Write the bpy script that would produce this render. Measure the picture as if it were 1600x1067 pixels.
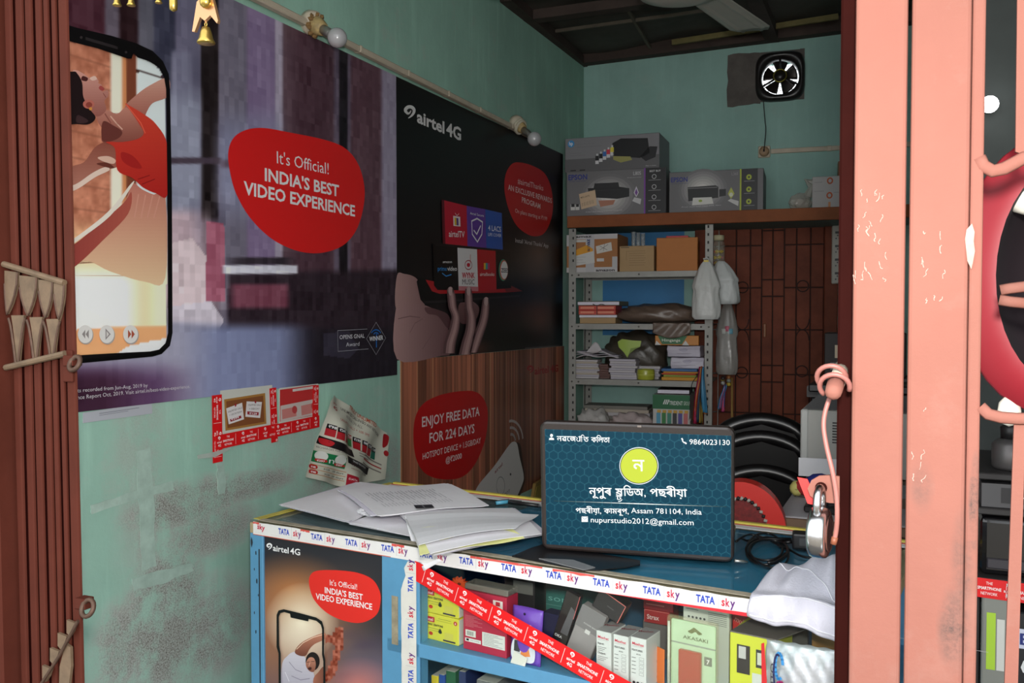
import bpy, bmesh, math, random
import numpy as np
from mathutils import Vector, Matrix
from mathutils.geometry import tessellate_polygon

random.seed(7)
rng = np.random.default_rng(11)
scene = bpy.context.scene
COL = scene.collection
for o in list(bpy.data.objects):
    bpy.data.objects.remove(o, do_unlink=True)

# ------------------------------------------------------------------ camera
CAM = Vector((1.5, 0.0, 1.5))
YAW = math.radians(23.8)
PITCH = math.radians(1.68)
FPX = 1400.0
cam_data = bpy.data.cameras.new('camera')
cam_data.sensor_width = 36.0
cam_data.lens = FPX / 1600 * 36.0
cam_data.clip_start = 0.02
cam = bpy.data.objects.new('camera', cam_data)
COL.objects.link(cam)
cam.location = CAM
cam.rotation_euler = (math.radians(90) - PITCH, 0, YAW)
scene.camera = cam

# ------------------------------------------------------------------ light
scene.view_settings.view_transform = 'Standard'
scene.view_settings.look = 'None'
scene.view_settings.exposure = 0.0
scene.view_settings.gamma = 1.0
scene.view_settings.use_curve_mapping = False
world = bpy.data.worlds.new('sky')
scene.world = world
world.use_nodes = True
wn = world.node_tree.nodes
wn['Background'].inputs['Color'].default_value = (0.93, 0.97, 1.0, 1)
wn['Background'].inputs['Strength'].default_value = 2.5
# the camera's flash, just above the lens
fl = bpy.data.lights.new('camera_flash', 'AREA')
fl.shape = 'DISK'
fl.size = 0.07
fl.energy = 18.0
fl.color = (1.0, 0.97, 0.92)
flash = bpy.data.objects.new('camera_flash', fl)
COL.objects.link(flash)
_f = Vector((-math.sin(YAW), math.cos(YAW), -0.10))
_r = Vector((math.cos(YAW), math.sin(YAW), 0))
flash.location = CAM + Vector((0, 0, 0.11)) + _r * 0.02 - _f * 0.02
flash.rotation_euler = _f.to_track_quat('-Z', 'Y').to_euler()

# ------------------------------------------------------------------ geometry of the place
cR = Vector((math.cos(YAW), math.sin(YAW), 0))
cF = Vector((-math.sin(YAW) * math.cos(PITCH), math.cos(YAW) * math.cos(PITCH), -math.sin(PITCH)))
cU = cR.cross(cF)

def ray(px, py):
    return cF + cR * ((px - 800.0) / FPX) - cU * ((py - 533.5) / FPX)

def hit(px, py, p, n):
    d = ray(px, py)
    t = (Vector(p) - CAM).dot(n) / d.dot(n)
    return CAM + d * t

def onZ(px, py, z): return hit(px, py, (0, 0, z), Vector((0, 0, 1)))
def onX(px, py, x=0.0): return hit(px, py, (x, 0, 0), Vector((1, 0, 0)))
def onY(px, py, y): return hit(px, py, (0, y, 0), Vector((0, 1, 0)))

def proj_np(P):
    """world points (n,3) -> photo coordinates"""
    d = P - np.array(CAM)
    z = d @ np.array(cF); x = d @ np.array(cR); y = d @ np.array(cU)
    return 800 + FPX * x / z, 533.5 - FPX * y / z

CORNER = onX(912, 300)                       # back-left corner of the room
BANG = math.radians(5.6)
b1 = Vector((math.cos(BANG), math.sin(BANG), 0))       # along the back wall
b2 = Vector((math.sin(BANG), -math.cos(BANG), 0))      # out of the back wall
BO = Vector((0, CORNER.y, 0))
def onB(px, py, d=0.0): return hit(px, py, BO + b2 * d, b2)
def bx(px, d=0.0, py=400):                   # distance along the back wall
    return (onB(px, py, d) - BO).dot(b1)
def bz(px, py, d=0.0): return onB(px, py, d).z
def bpt(x, d, z): return BO + b1 * x + b2 * d + Vector((0, 0, z))
RZB = BANG

CTOP = 1.06                                  # counter height
CL = onZ(390, 812, CTOP); CRt = onZ(1310, 955, CTOP)
c1 = (CRt - CL); c1.z = 0; c1.normalize()
c2 = Vector((-c1.y, c1.x, 0))                # into the counter, away from the camera
RZC = math.atan2(c1.y, c1.x)
def onC(px, py, d=0.0): return hit(px, py, CL + c2 * d, c2)
def cx_(px, py, d=0.0): return (onC(px, py, d) - CL).dot(c1)
def cpt(x, d, z): return Vector((CL.x, CL.y, 0)) + c1 * x + c2 * d + Vector((0, 0, z))

# ------------------------------------------------------------------ colour helpers
def lin(c):
    r = []
    for v in c[:3]:
        v = v / 255.0
        r.append(v / 12.92 if v <= 0.04045 else ((v + 0.055) / 1.055) ** 2.4)
    return tuple(r)
def lin_np(a):
    a = np.clip(a / 255.0, 0, 1)
    return np.where(a <= 0.04045, a / 12.92, ((a + 0.055) / 1.055) ** 2.4)

MATS = {}
def mat(name, col, rough=0.6, metal=0.0, spec=0.5, noise=0.0, scale=8.0, bump=0.0, bscale=60.0, coat=0.0, emit=0.0, alpha=1.0, trans=0.0):
    """principled material with procedural mottling and relief; col is sRGB 0..255"""
    if name in MATS: return MATS[name]
    m = bpy.data.materials.new(name); m.use_nodes = True
    nt = m.node_tree; b = nt.nodes['Principled BSDF']
    c = lin(col)
    b.inputs['Base Color'].default_value = (*c, 1)
    b.inputs['Roughness'].default_value = rough
    b.inputs['Metallic'].default_value = metal
    b.inputs['Specular IOR Level'].default_value = spec
    b.inputs['Coat Weight'].default_value = coat
    b.inputs['Alpha'].default_value = alpha
    b.inputs['Transmission Weight'].default_value = trans
    if emit:
        b.inputs['Emission Color'].default_value = (*c, 1)
        b.inputs['Emission Strength'].default_value = emit
    tc = None
    if noise or bump:
        tc = nt.nodes.new('ShaderNodeTexCoord')
    if noise:
        n = nt.nodes.new('ShaderNodeTexNoise'); n.inputs['Scale'].default_value = scale
        n.inputs['Detail'].default_value = 6; n.inputs['Roughness'].default_value = 0.65
        nt.links.new(tc.outputs['Object'], n.inputs['Vector'])
        r = nt.nodes.new('ShaderNodeValToRGB')
        r.color_ramp.elements[0].position = 0.3; r.color_ramp.elements[1].position = 0.72
        r.color_ramp.elements[0].color = (*[v * (1 - noise) for v in c], 1)
        r.color_ramp.elements[1].color = (*[min(1, v * (1 + noise * 0.7)) for v in c], 1)
        nt.links.new(n.outputs['Fac'], r.inputs['Fac'])
        nt.links.new(r.outputs['Color'], b.inputs['Base Color'])
    if bump:
        n2 = nt.nodes.new('ShaderNodeTexNoise'); n2.inputs['Scale'].default_value = bscale
        n2.inputs['Detail'].default_value = 5
        nt.links.new(tc.outputs['Object'], n2.inputs['Vector'])
        bp = nt.nodes.new('ShaderNodeBump'); bp.inputs['Strength'].default_value = bump
        bp.inputs['Distance'].default_value = 0.004
        nt.links.new(n2.outputs['Fac'], bp.inputs['Height'])
        nt.links.new(bp.outputs['Normal'], b.inputs['Normal'])
    MATS[name] = m
    return m

def print_mat(name, rough=0.45, spec=0.4, emit=0.0):
    """printed surface: colour comes from the print laid on the mesh"""
    if name in MATS: return MATS[name]
    m = bpy.data.materials.new(name); m.use_nodes = True
    nt = m.node_tree; b = nt.nodes['Principled BSDF']
    a = nt.nodes.new('ShaderNodeAttribute'); a.attribute_name = 'print'
    nt.links.new(a.outputs['Color'], b.inputs['Base Color'])
    b.inputs['Roughness'].default_value = rough
    b.inputs['Specular IOR Level'].default_value = spec
    if emit:
        nt.links.new(a.outputs['Color'], b.inputs['Emission Color'])
        b.inputs['Emission Strength'].default_value = emit
    MATS[name] = m
    return m

def pane_mat(name, tint=(255, 255, 255), gloss=0.06, rough=0.02):
    if name in MATS: return MATS[name]
    m = bpy.data.materials.new(name); m.use_nodes = True
    nt = m.node_tree; nt.nodes.remove(nt.nodes['Principled BSDF'])
    out = nt.nodes['Material Output']
    t = nt.nodes.new('ShaderNodeBsdfTransparent'); t.inputs['Color'].default_value = (*lin(tint), 1)
    g = nt.nodes.new('ShaderNodeBsdfGlossy'); g.inputs['Roughness'].default_value = rough
    lw = nt.nodes.new('ShaderNodeLayerWeight')
    pw = nt.nodes.new('ShaderNodeMath'); pw.operation = 'POWER'; pw.inputs[1].default_value = 5.0
    nt.links.new(lw.outputs['Facing'], pw.inputs[0])
    mu = nt.nodes.new('ShaderNodeMath'); mu.operation = 'MULTIPLY_ADD'
    mu.inputs[1].default_value = 0.6; mu.inputs[2].default_value = gloss * 0.4
    nt.links.new(pw.outputs['Value'], mu.inputs[0])
    mx = nt.nodes.new('ShaderNodeMixShader')
    nt.links.new(mu.outputs['Value'], mx.inputs['Fac'])
    nt.links.new(t.outputs['BSDF'], mx.inputs[1]); nt.links.new(g.outputs['BSDF'], mx.inputs[2])
    nt.links.new(mx.outputs['Shader'], out.inputs['Surface'])
    MATS[name] = m
    return m

def film_mat(name, col, opacity=0.35, rough=0.25):
    """thin plastic film: part see-through, part milky and shiny"""
    if name in MATS: return MATS[name]
    m = mat(name, col, rough, spec=0.6, bump=0.6, bscale=40)
    nt = m.node_tree; b = nt.nodes['Principled BSDF']
    out = nt.nodes['Material Output']
    t = nt.nodes.new('ShaderNodeBsdfTransparent')
    mx = nt.nodes.new('ShaderNodeMixShader'); mx.inputs['Fac'].default_value = opacity
    nt.links.new(t.outputs['BSDF'], mx.inputs[1]); nt.links.new(b.outputs['BSDF'], mx.inputs[2])
    nt.links.new(mx.outputs['Shader'], out.inputs['Surface'])
    return m

# ------------------------------------------------------------------ object helpers
def thing(name, label, cat, loc=(0, 0, 0), rz=0.0, group=None, rot=None):
    o = bpy.data.objects.new(name, None); COL.objects.link(o)
    o.empty_display_size = 0.02
    o.location = loc
    o.rotation_euler = rot if rot is not None else (0, 0, rz)
    o['label'] = label; o['category'] = cat
    if group: o['group'] = group
    return o

def frame_thing(name, label, cat, origin, u, v, group=None):
    """an Empty whose local x, y, z are u, v, u x v"""
    o = thing(name, label, cat, (0, 0, 0), group=group)
    u = Vector(u).normalized(); n = u.cross(Vector(v)).normalized(); vv = n.cross(u)
    M_ = Matrix((u, vv, n)).transposed().to_4x4(); M_.translation = Vector(origin)
    o.matrix_world = M_
    return o

def tag(o, label=None, cat=None, group=None, kind=None):
    if label: o['label'] = label
    if cat: o['category'] = cat
    if group: o['group'] = group
    if kind: o['kind'] = kind
    return o

def link(name, me, m, parent=None, smooth=False):
    if m is not None: me.materials.append(m)
    if smooth:
        for p in me.polygons: p.use_smooth = True
    o = bpy.data.objects.new(name, me); COL.objects.link(o)
    if parent is not None: o.parent = parent
    return o

class MB:
    def __init__(s): s.bm = bmesh.new()
    def box(s, x0, x1, y0, y1, z0, z1, bevel=0.0, seg=1, M=None):
        vs = [s.bm.verts.new((x, y, z)) for z in (z0, z1) for y in (y0, y1) for x in (x0, x1)]
        fs = [(0, 2, 3, 1), (4, 5, 7, 6), (0, 1, 5, 4), (2, 6, 7, 3), (0, 4, 6, 2), (1, 3, 7, 5)]
        f = [s.bm.faces.new([vs[i] for i in q]) for q in fs]
        geo = vs
        if bevel > 0:
            e = list({ed for fc in f for ed in fc.edges})
            r = bmesh.ops.bevel(s.bm, geom=e, offset=bevel, segments=seg, affect='EDGES', profile=0.5)
            geo = list({v for fc in r['faces'] for v in fc.verts} | {v for v in vs if v.is_valid})
        if M is not None:
            bmesh.ops.transform(s.bm, matrix=M, verts=[v for v in geo if v.is_valid])
        return s
    def prism(s, pts, a, b, axis='z'):
        """extrude a 2D outline between a and b along axis; pts in the other two axes (xy, xz, yz)"""
        def mk(p, t):
            if axis == 'z': return (p[0], p[1], t)
            if axis == 'y': return (p[0], t, p[1])
            return (t, p[0], p[1])
        A = [s.bm.verts.new(mk(p, a)) for p in pts]
        B = [s.bm.verts.new(mk(p, b)) for p in pts]
        n = len(pts)
        for i in range(n):
            s.bm.faces.new((A[i], A[(i + 1) % n], B[(i + 1) % n], B[i]))
        for ring in (A, B):
            tri = tessellate_polygon([[Vector((p[0], p[1], 0)) for p in pts]])
            for t in tri:
                try: s.bm.faces.new([ring[i] for i in t])
                except ValueError: pass
        return s
    def tube(s, path, r, seg=8, cap=True, closed=False, flat=None):
        """sweep a circle (radius r or list of radii) along path; flat=(a,b) gives an elliptic section"""
        P = [Vector(p) for p in path]; n = len(P)
        R = r if isinstance(r, (list, tuple)) else [r] * n
        rings = []; up = None
        for i in range(n):
            if closed: t = P[(i + 1) % n] - P[i - 1]
            else: t = P[min(i + 1, n - 1)] - P[max(i - 1, 0)]
            if t.length < 1e-9: t = Vector((0, 0, 1))
            t.normalize()
            if up is None:
                up = Vector((0, 0, 1)) if abs(t.z) < 0.9 else Vector((1, 0, 0))
            a = (up - t * up.dot(t))
            if a.length < 1e-6: a = t.orthogonal()
            a.normalize(); up = a
            b = t.cross(a)
            fa, fb = flat if flat else (1, 1)
            rings.append([s.bm.verts.new(P[i] + (a * math.cos(2 * math.pi * k / seg) * fa + b * math.sin(2 * math.pi * k / seg) * fb) * R[i]) for k in range(seg)])
        m = n if closed else n - 1
        for i in range(m):
            q, w = rings[i], rings[(i + 1) % n]
            for k in range(seg):
                s.bm.faces.new((q[k], q[(k + 1) % seg], w[(k + 1) % seg], w[k]))
        if cap and not closed:
            s.bm.faces.new(rings[0][::-1]); s.bm.faces.new(rings[-1])
        return s
    def lathe(s, prof, seg=20, M=None, cap=True):
        """profile of (r, z) turned about z"""
        rings = []
        for r_, z_ in prof:
            rings.append([s.bm.verts.new((r_ * math.cos(2 * math.pi * k / seg), r_ * math.sin(2 * math.pi * k / seg), z_)) for k in range(seg)])
        for a, b in zip(rings, rings[1:]):
            for k in range(seg):
                s.bm.faces.new((a[k], a[(k + 1) % seg], b[(k + 1) % seg], b[k]))
        if cap:
            s.bm.faces.new(rings[0][::-1]); s.bm.faces.new(rings[-1])
        if M is not None:
            bmesh.ops.transform(s.bm, matrix=M, verts=[v for r_ in rings for v in r_])
        return s
    def grid(s, fn, nu, nv, thick=0.0):
        """surface fn(u,v)->point for u,v in 0..1; optional thickness along its normals"""
        V = [[s.bm.verts.new(fn(i / nu, j / nv)) for j in range(nv + 1)] for i in range(nu + 1)]
        F = []
        for i in range(nu):
            for j in range(nv):
                F.append(s.bm.faces.new((V[i][j], V[i + 1][j], V[i + 1][j + 1], V[i][j + 1])))
        if thick:
            bmesh.ops.recalc_face_normals(s.bm, faces=F)
            bmesh.ops.solidify(s.bm, geom=F, thickness=thick)
        return s
    def ico(s, c, r, sub=2, sc=(1, 1, 1), jit=0.0, M=None):
        res = bmesh.ops.create_icosphere(s.bm, subdivisions=sub, radius=1.0)
        for v in res['verts']:
            k = 1 + (random.uniform(-jit, jit) if jit else 0)
            v.co = Vector((v.co.x * r * sc[0] * k, v.co.y * r * sc[1] * k, v.co.z * r * sc[2] * k))
            if M is not None: v.co = M @ v.co
            v.co += Vector(c)
        return s
    def build(s, name, m, parent=None, smooth=False, fix=True):
        if fix: bmesh.ops.recalc_face_normals(s.bm, faces=s.bm.faces)
        me = bpy.data.meshes.new(name); s.bm.to_mesh(me); s.bm.free()
        return link(name, me, m, parent, smooth)

def clone(o, parent=None, loc=None):
    """copy of an object (sharing its mesh) with its children"""
    c = o.copy(); COL.objects.link(c)
    c.parent = parent
    if loc is not None: c.location = loc
    for ch in list(o.children):
        clone(ch, c)
    return c

def smooth_closed(pts, k=6):
    """closed Catmull-Rom curve through pts"""
    out = []; n = len(pts)
    for i in range(n):
        p0, p1, p2, p3 = [np.array(pts[(i + j - 1) % n], float) for j in range(4)]
        for t in np.linspace(0, 1, k, endpoint=False):
            out.append(tuple(0.5 * ((2 * p1) + (p2 - p0) * t + (2 * p0 - 5 * p1 + 4 * p2 - p3) * t * t + (3 * p1 - p0 - 3 * p2 + p3) * t ** 3)))
    return out
def smooth_open(pts, k=6):
    pts = [np.array(p, float) for p in pts]; out = []; n = len(pts)
    for i in range(n - 1):
        p0 = pts[max(i - 1, 0)]; p1 = pts[i]; p2 = pts[i + 1]; p3 = pts[min(i + 2, n - 1)]
        for t in np.linspace(0, 1, k, endpoint=False):
            out.append(tuple(0.5 * ((2 * p1) + (p2 - p0) * t + (2 * p0 - 5 * p1 + 4 * p2 - p3) * t * t + (3 * p1 - p0 - 3 * p2 + p3) * t ** 3)))
    out.append(tuple(pts[-1])); return out
def ell(cx, cy, rx, ry, n=28, a0=0.0, a1=2 * math.pi):
    full = abs(a1 - a0 - 2 * math.pi) < 1e-6
    m = n if full else n + 1
    return [(cx + rx * math.cos(a0 + (a1 - a0) * k / n), cy + ry * math.sin(a0 + (a1 - a0) * k / n)) for k in range(m)]

# ------------------------------------------------------------------ lettering
_TXT = {}
def outline_tris(V, E):
    """fill letter outlines in thin rows by winding number, so that overlapping strokes stay filled"""
    nb = {}
    for a, b in E: nb.setdefault(a, []).append(b); nb.setdefault(b, []).append(a)
    seen = set(); loops = []
    for s0 in nb:
        if s0 in seen: continue
        lp = [s0]; seen.add(s0); cur = s0
        while True:
            nx = [n for n in nb[cur] if n not in seen]
            if not nx: break
            cur = min(nx) if len(lp) == 1 else nx[0]; lp.append(cur); seen.add(cur)
        if len(lp) > 2: loops.append(lp)
    y0, y1 = V[:, 1].min(), V[:, 1].max(); n = max(24, int((y1 - y0) * 84)); Q = []; T = []
    for k in range(n):
        ya = y0 + (y1 - y0) * k / n; yb_ = y0 + (y1 - y0) * (k + 1) / n; y = (ya + yb_) / 2; X = []
        for lp in loops:
            for a, b in zip(lp, lp[1:] + lp[:1]):
                p, q = V[a], V[b]
                if (p[1] > y) != (q[1] > y):
                    sl = (q[0] - p[0]) / (q[1] - p[1]); X.append((p[0] + sl * (y - p[1]), 1 if q[1] > p[1] else -1, sl))
        X.sort(); wn_ = 0
        for c, (x, d, sl) in enumerate(X):
            if wn_ == 0: st = (x, sl)
            wn_ += d
            if wn_ == 0:
                h = min(y1 - y0, yb_ - ya) / 2; e = lambda v: max(-0.02, min(0.02, v * h))
                m = len(Q); Q += [(st[0] - e(st[1]), ya), (x - e(sl), ya), (x + e(sl), yb_), (st[0] + e(st[1]), yb_)]; T += [(m, m + 1, m + 2), (m, m + 2, m + 3)]
    return np.array(Q), T
def text_tris(s, bold=0.0, font=None):
    """flat triangles of a line of lettering with cap height about 0.7 (size 1)"""
    key = (s, bold)
    if key in _TXT: return _TXT[key]
    cu = bpy.data.curves.new('t', 'FONT'); cu.body = s; cu.size = 1.0
    cu.resolution_u = 2; cu.offset = bold
    native = any(ord(ch) > 0x900 and ord(ch) < 0xA00 for ch in s)
    if native: cu.fill_mode = 'NONE'
    ob = bpy.data.objects.new('t', cu); COL.objects.link(ob)
    dg = bpy.context.evaluated_depsgraph_get()
    me = bpy.data.meshes.new_from_object(ob.evaluated_get(dg))
    me.calc_loop_triangles()
    V = np.array([v.co[:2] for v in me.vertices]) if len(me.vertices) else np.zeros((0, 2))
    if native: V, T = outline_tris(V, [tuple(e.vertices) for e in me.edges])
    else: T = [tuple(t.vertices) for t in me.loop_triangles]
    bpy.data.objects.remove(ob); bpy.data.curves.remove(cu); bpy.data.meshes.remove(me)
    _TXT[key] = (V, T)
    return V, T

class Flat:
    """flat print: coloured shapes in the local xy plane of a part, each layer a hair above the one below"""
    STEP = 0.0001
    def __init__(s, mapper=None, z=0.0004):
        s.V = []; s.F = []; s.C = []; s.z = z; s.n = 0; s.map = mapper
    def _m(s, p):
        return s.map(*p) if s.map else p
    def _add(s, pts, tris, col, layer):
        if layer is None: s.n += 1; layer = s.n
        z = s.z + layer * s.STEP
        b = len(s.V)
        s.V += [(p[0], p[1], z) for p in pts]
        c = lin(col)
        for t in tris:
            s.F.append(tuple(b + i for i in t)); s.C.append(c)
        return s
    def poly(s, pts, col, layer=None, raw=False):
        q = [p if raw else s._m(p) for p in pts]
        tri = tessellate_polygon([[Vector((p[0], p[1], 0)) for p in q]])
        # face up
        out = []
        for t in tri:
            a, b_, c = [q[i] for i in t]
            ar = (b_[0] - a[0]) * (c[1] - a[1]) - (b_[1] - a[1]) * (c[0] - a[0])
            out.append(t if ar > 0 else t[::-1])
        return s._add(q, out, col, layer)
    def rect(s, x0, y0, x1, y1, col, layer=None):
        return s.poly([(x0, y0), (x1, y0), (x1, y1), (x0, y1)], col, layer)
    def blob(s, pts, col, layer=None, k=6): return s.poly(smooth_closed(pts, k), col, layer)
    def ell(s, cx, cy, rx, ry, col, layer=None, n=28): return s.poly(ell(cx, cy, rx, ry, n), col, layer)
    def line(s, pts, w, col, layer=None, closed=False):
        """stroke of local width w along pts"""
        q = [s._m(p) for p in pts]
        if closed: q = q + [q[0]]
        if layer is None: s.n += 1; layer = s.n
        for a, b in zip(q, q[1:]):
            d = Vector((b[0] - a[0], b[1] - a[1]))
            if d.length < 1e-9: continue
            d.normalize(); nn = Vector((-d.y, d.x)) * (w / 2); e = d * (w * 0.3)
            s.poly([(a[0] - e.x + nn.x, a[1] - e.y + nn.y), (a[0] - e.x - nn.x, a[1] - e.y - nn.y), (b[0] + e.x - nn.x, b[1] + e.y - nn.y), (b[0] + e.x + nn.x, b[1] + e.y + nn.y)], col, layer, raw=True)
        return s
    def ring(s, cx, cy, rx, ry, w, col, layer=None, n=32):
        return s.line(ell(cx, cy, rx, ry, n), w, col, layer, closed=True)
    def text(s, st, a, b, cap, col, bold=0.0, layer=None, up=None):
        """lettering whose baseline runs from a to b (mapped), cap height `cap` in mapper units at the middle"""
        V, T = text_tris(st, bold)
        if not len(V): return s
        A = Vector(s._m(a)); B = Vector(s._m(b))
        d = B - A; L = d.length; d.normalize()
        n = Vector((-d.y, d.x))
        if up is not None: n = Vector(up)
        x0, x1 = V[:, 0].min(), V[:, 0].max()
        if s.map:
            mx, my = (a[0] + b[0]) / 2, (a[1] + b[1]) / 2
            q0 = Vector(s._m((mx, my))); q1 = Vector(s._m((mx, my - cap)))
            h = (q1 - q0).length
        else: h = cap
        ky = h / 0.72; kx = L / max(x1 - x0, 1e-6)
        pts = [tuple(A + d * ((v[0] - x0) * kx) + n * (v[1] * ky)) for v in V]
        # face up
        out = []
        for t in T:
            p, q, r = [pts[i] for i in t]
            ar = (q[0] - p[0]) * (r[1] - p[1]) - (q[1] - p[1]) * (r[0] - p[0])
            out.append(t if ar > 0 else t[::-1])
        return s._add(pts, out, col, layer)
    def heavy(s, st, a, b, cap, col, w=0.0006, layer=None):
        """lettering thickened by repeating it a hair to each side"""
        for k, (dx, dy) in enumerate(((0, 0), (w, 0), (-w, 0), (0, w))):
            n0 = len(s.V); s.text(st, a, b, cap, col, 0.0, layer)
            s.V[n0:] = [(v[0] + dx, v[1] + dy, v[2] + k * 0.00002) for v in s.V[n0:]]
        return s
    def build(s, name, parent, m=None, M=None):
        me = bpy.data.meshes.new(name)
        me.from_pydata(s.V, [], s.F)
        at = me.color_attributes.new('print', 'FLOAT_COLOR', 'CORNER')
        cols = np.repeat(np.array([(*c, 1.0) for c in s.C], np.float32), 3, axis=0)
        at.data.foreach_set('color', cols.ravel())
        o = link(name, me, m or print_mat('printed_ink'), parent)
        if M is not None: o.matrix_local = M
        return o

def painted(name, parent, w, h, nx, ny, fn, m=None, z=0.0, zfn=None, thick=0.0012):
    """sheet w x h in the local xy plane with a colour print given by fn(x, y) -> (n,3) sRGB; has a back and edges"""
    xs = np.linspace(0, w, nx + 1); ys = np.linspace(0, h, ny + 1)
    X, Y = np.meshgrid(xs, ys); X = X.ravel(); Y = Y.ravel()
    Z = np.full_like(X, z) if zfn is None else zfn(X, Y)
    c = lin_np(np.asarray(fn(X, Y), float))
    V = np.stack([X, Y, Z], 1)
    nv = len(V)
    i = np.arange(nx); j = np.arange(ny)
    I, J = np.meshgrid(i, j); a = (J * (nx + 1) + I).ravel()
    F = np.stack([a, a + 1, a + nx + 2, a + nx + 1], 1).tolist()
    # back and rim
    rim = [(0, 0), (w, 0), (w, h), (0, h)]
    V2 = V.tolist(); zb = (Z.min() if zfn is not None else z) - thick
    ci = [0, nx, (ny + 1) * (nx + 1) - 1, ny * (nx + 1)]
    if zfn is None:
        V2 += [(p[0], p[1], zb) for p in rim]
        F += [[nv + 3, nv + 2, nv + 1, nv]]
        for k in range(4):
            F += [[ci[k], nv + k, nv + (k + 1) % 4, ci[(k + 1) % 4]]]
        c = np.concatenate([c, np.full((4, 3), 0.55)])
    me = bpy.data.meshes.new(name)
    me.from_pydata(V2, [], F)
    at = me.color_attributes.new('print', 'FLOAT_COLOR', 'POINT')
    at.data.foreach_set('color', np.concatenate([c, np.ones((len(c), 1))], 1).astype(np.float32).ravel())
    return link(name, me, m or print_mat('printed_ink'), parent)

# numpy painting helpers: all in photo coordinates or sheet coordinates, whatever the caller uses
def inpoly(X, Y, pts):
    r = np.zeros(X.shape, bool); n = len(pts)
    for i in range(n):
        x0, y0 = pts[i]; x1, y1 = pts[(i + 1) % n]
        if y0 == y1: continue
        c = ((y0 > Y) != (y1 > Y)) & (X < (x1 - x0) * (Y - y0) / (y1 - y0) + x0)
        r ^= c
    return r
def hashn(a, b, s=0):
    v = np.sin(a * 127.1 + b * 311.7 + s * 74.7) * 43758.5453
    return v - np.floor(v)
def vnoise(X, Y, s=0):
    xi = np.floor(X); yi = np.floor(Y); fx = X - xi; fy = Y - yi
    fx = fx * fx * (3 - 2 * fx); fy = fy * fy * (3 - 2 * fy)
    return (hashn(xi, yi, s) * (1 - fx) + hashn(xi + 1, yi, s) * fx) * (1 - fy) + (hashn(xi, yi + 1, s) * (1 - fx) + hashn(xi + 1, yi + 1, s) * fx) * fy
def sstep(a, b, x):
    t = np.clip((x - a) / (b - a), 0, 1); return t * t * (3 - 2 * t)
def put(img, mask, col):
    m = np.clip(mask.astype(float), 0, 1)[:, None]
    img[:] = img * (1 - m) + np.asarray(col, float) * m
# ------------------------------------------------------------------ room shell
def struct(o, label=None):
    o['kind'] = 'structure'
    if label: o['label'] = label
    return o

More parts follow.
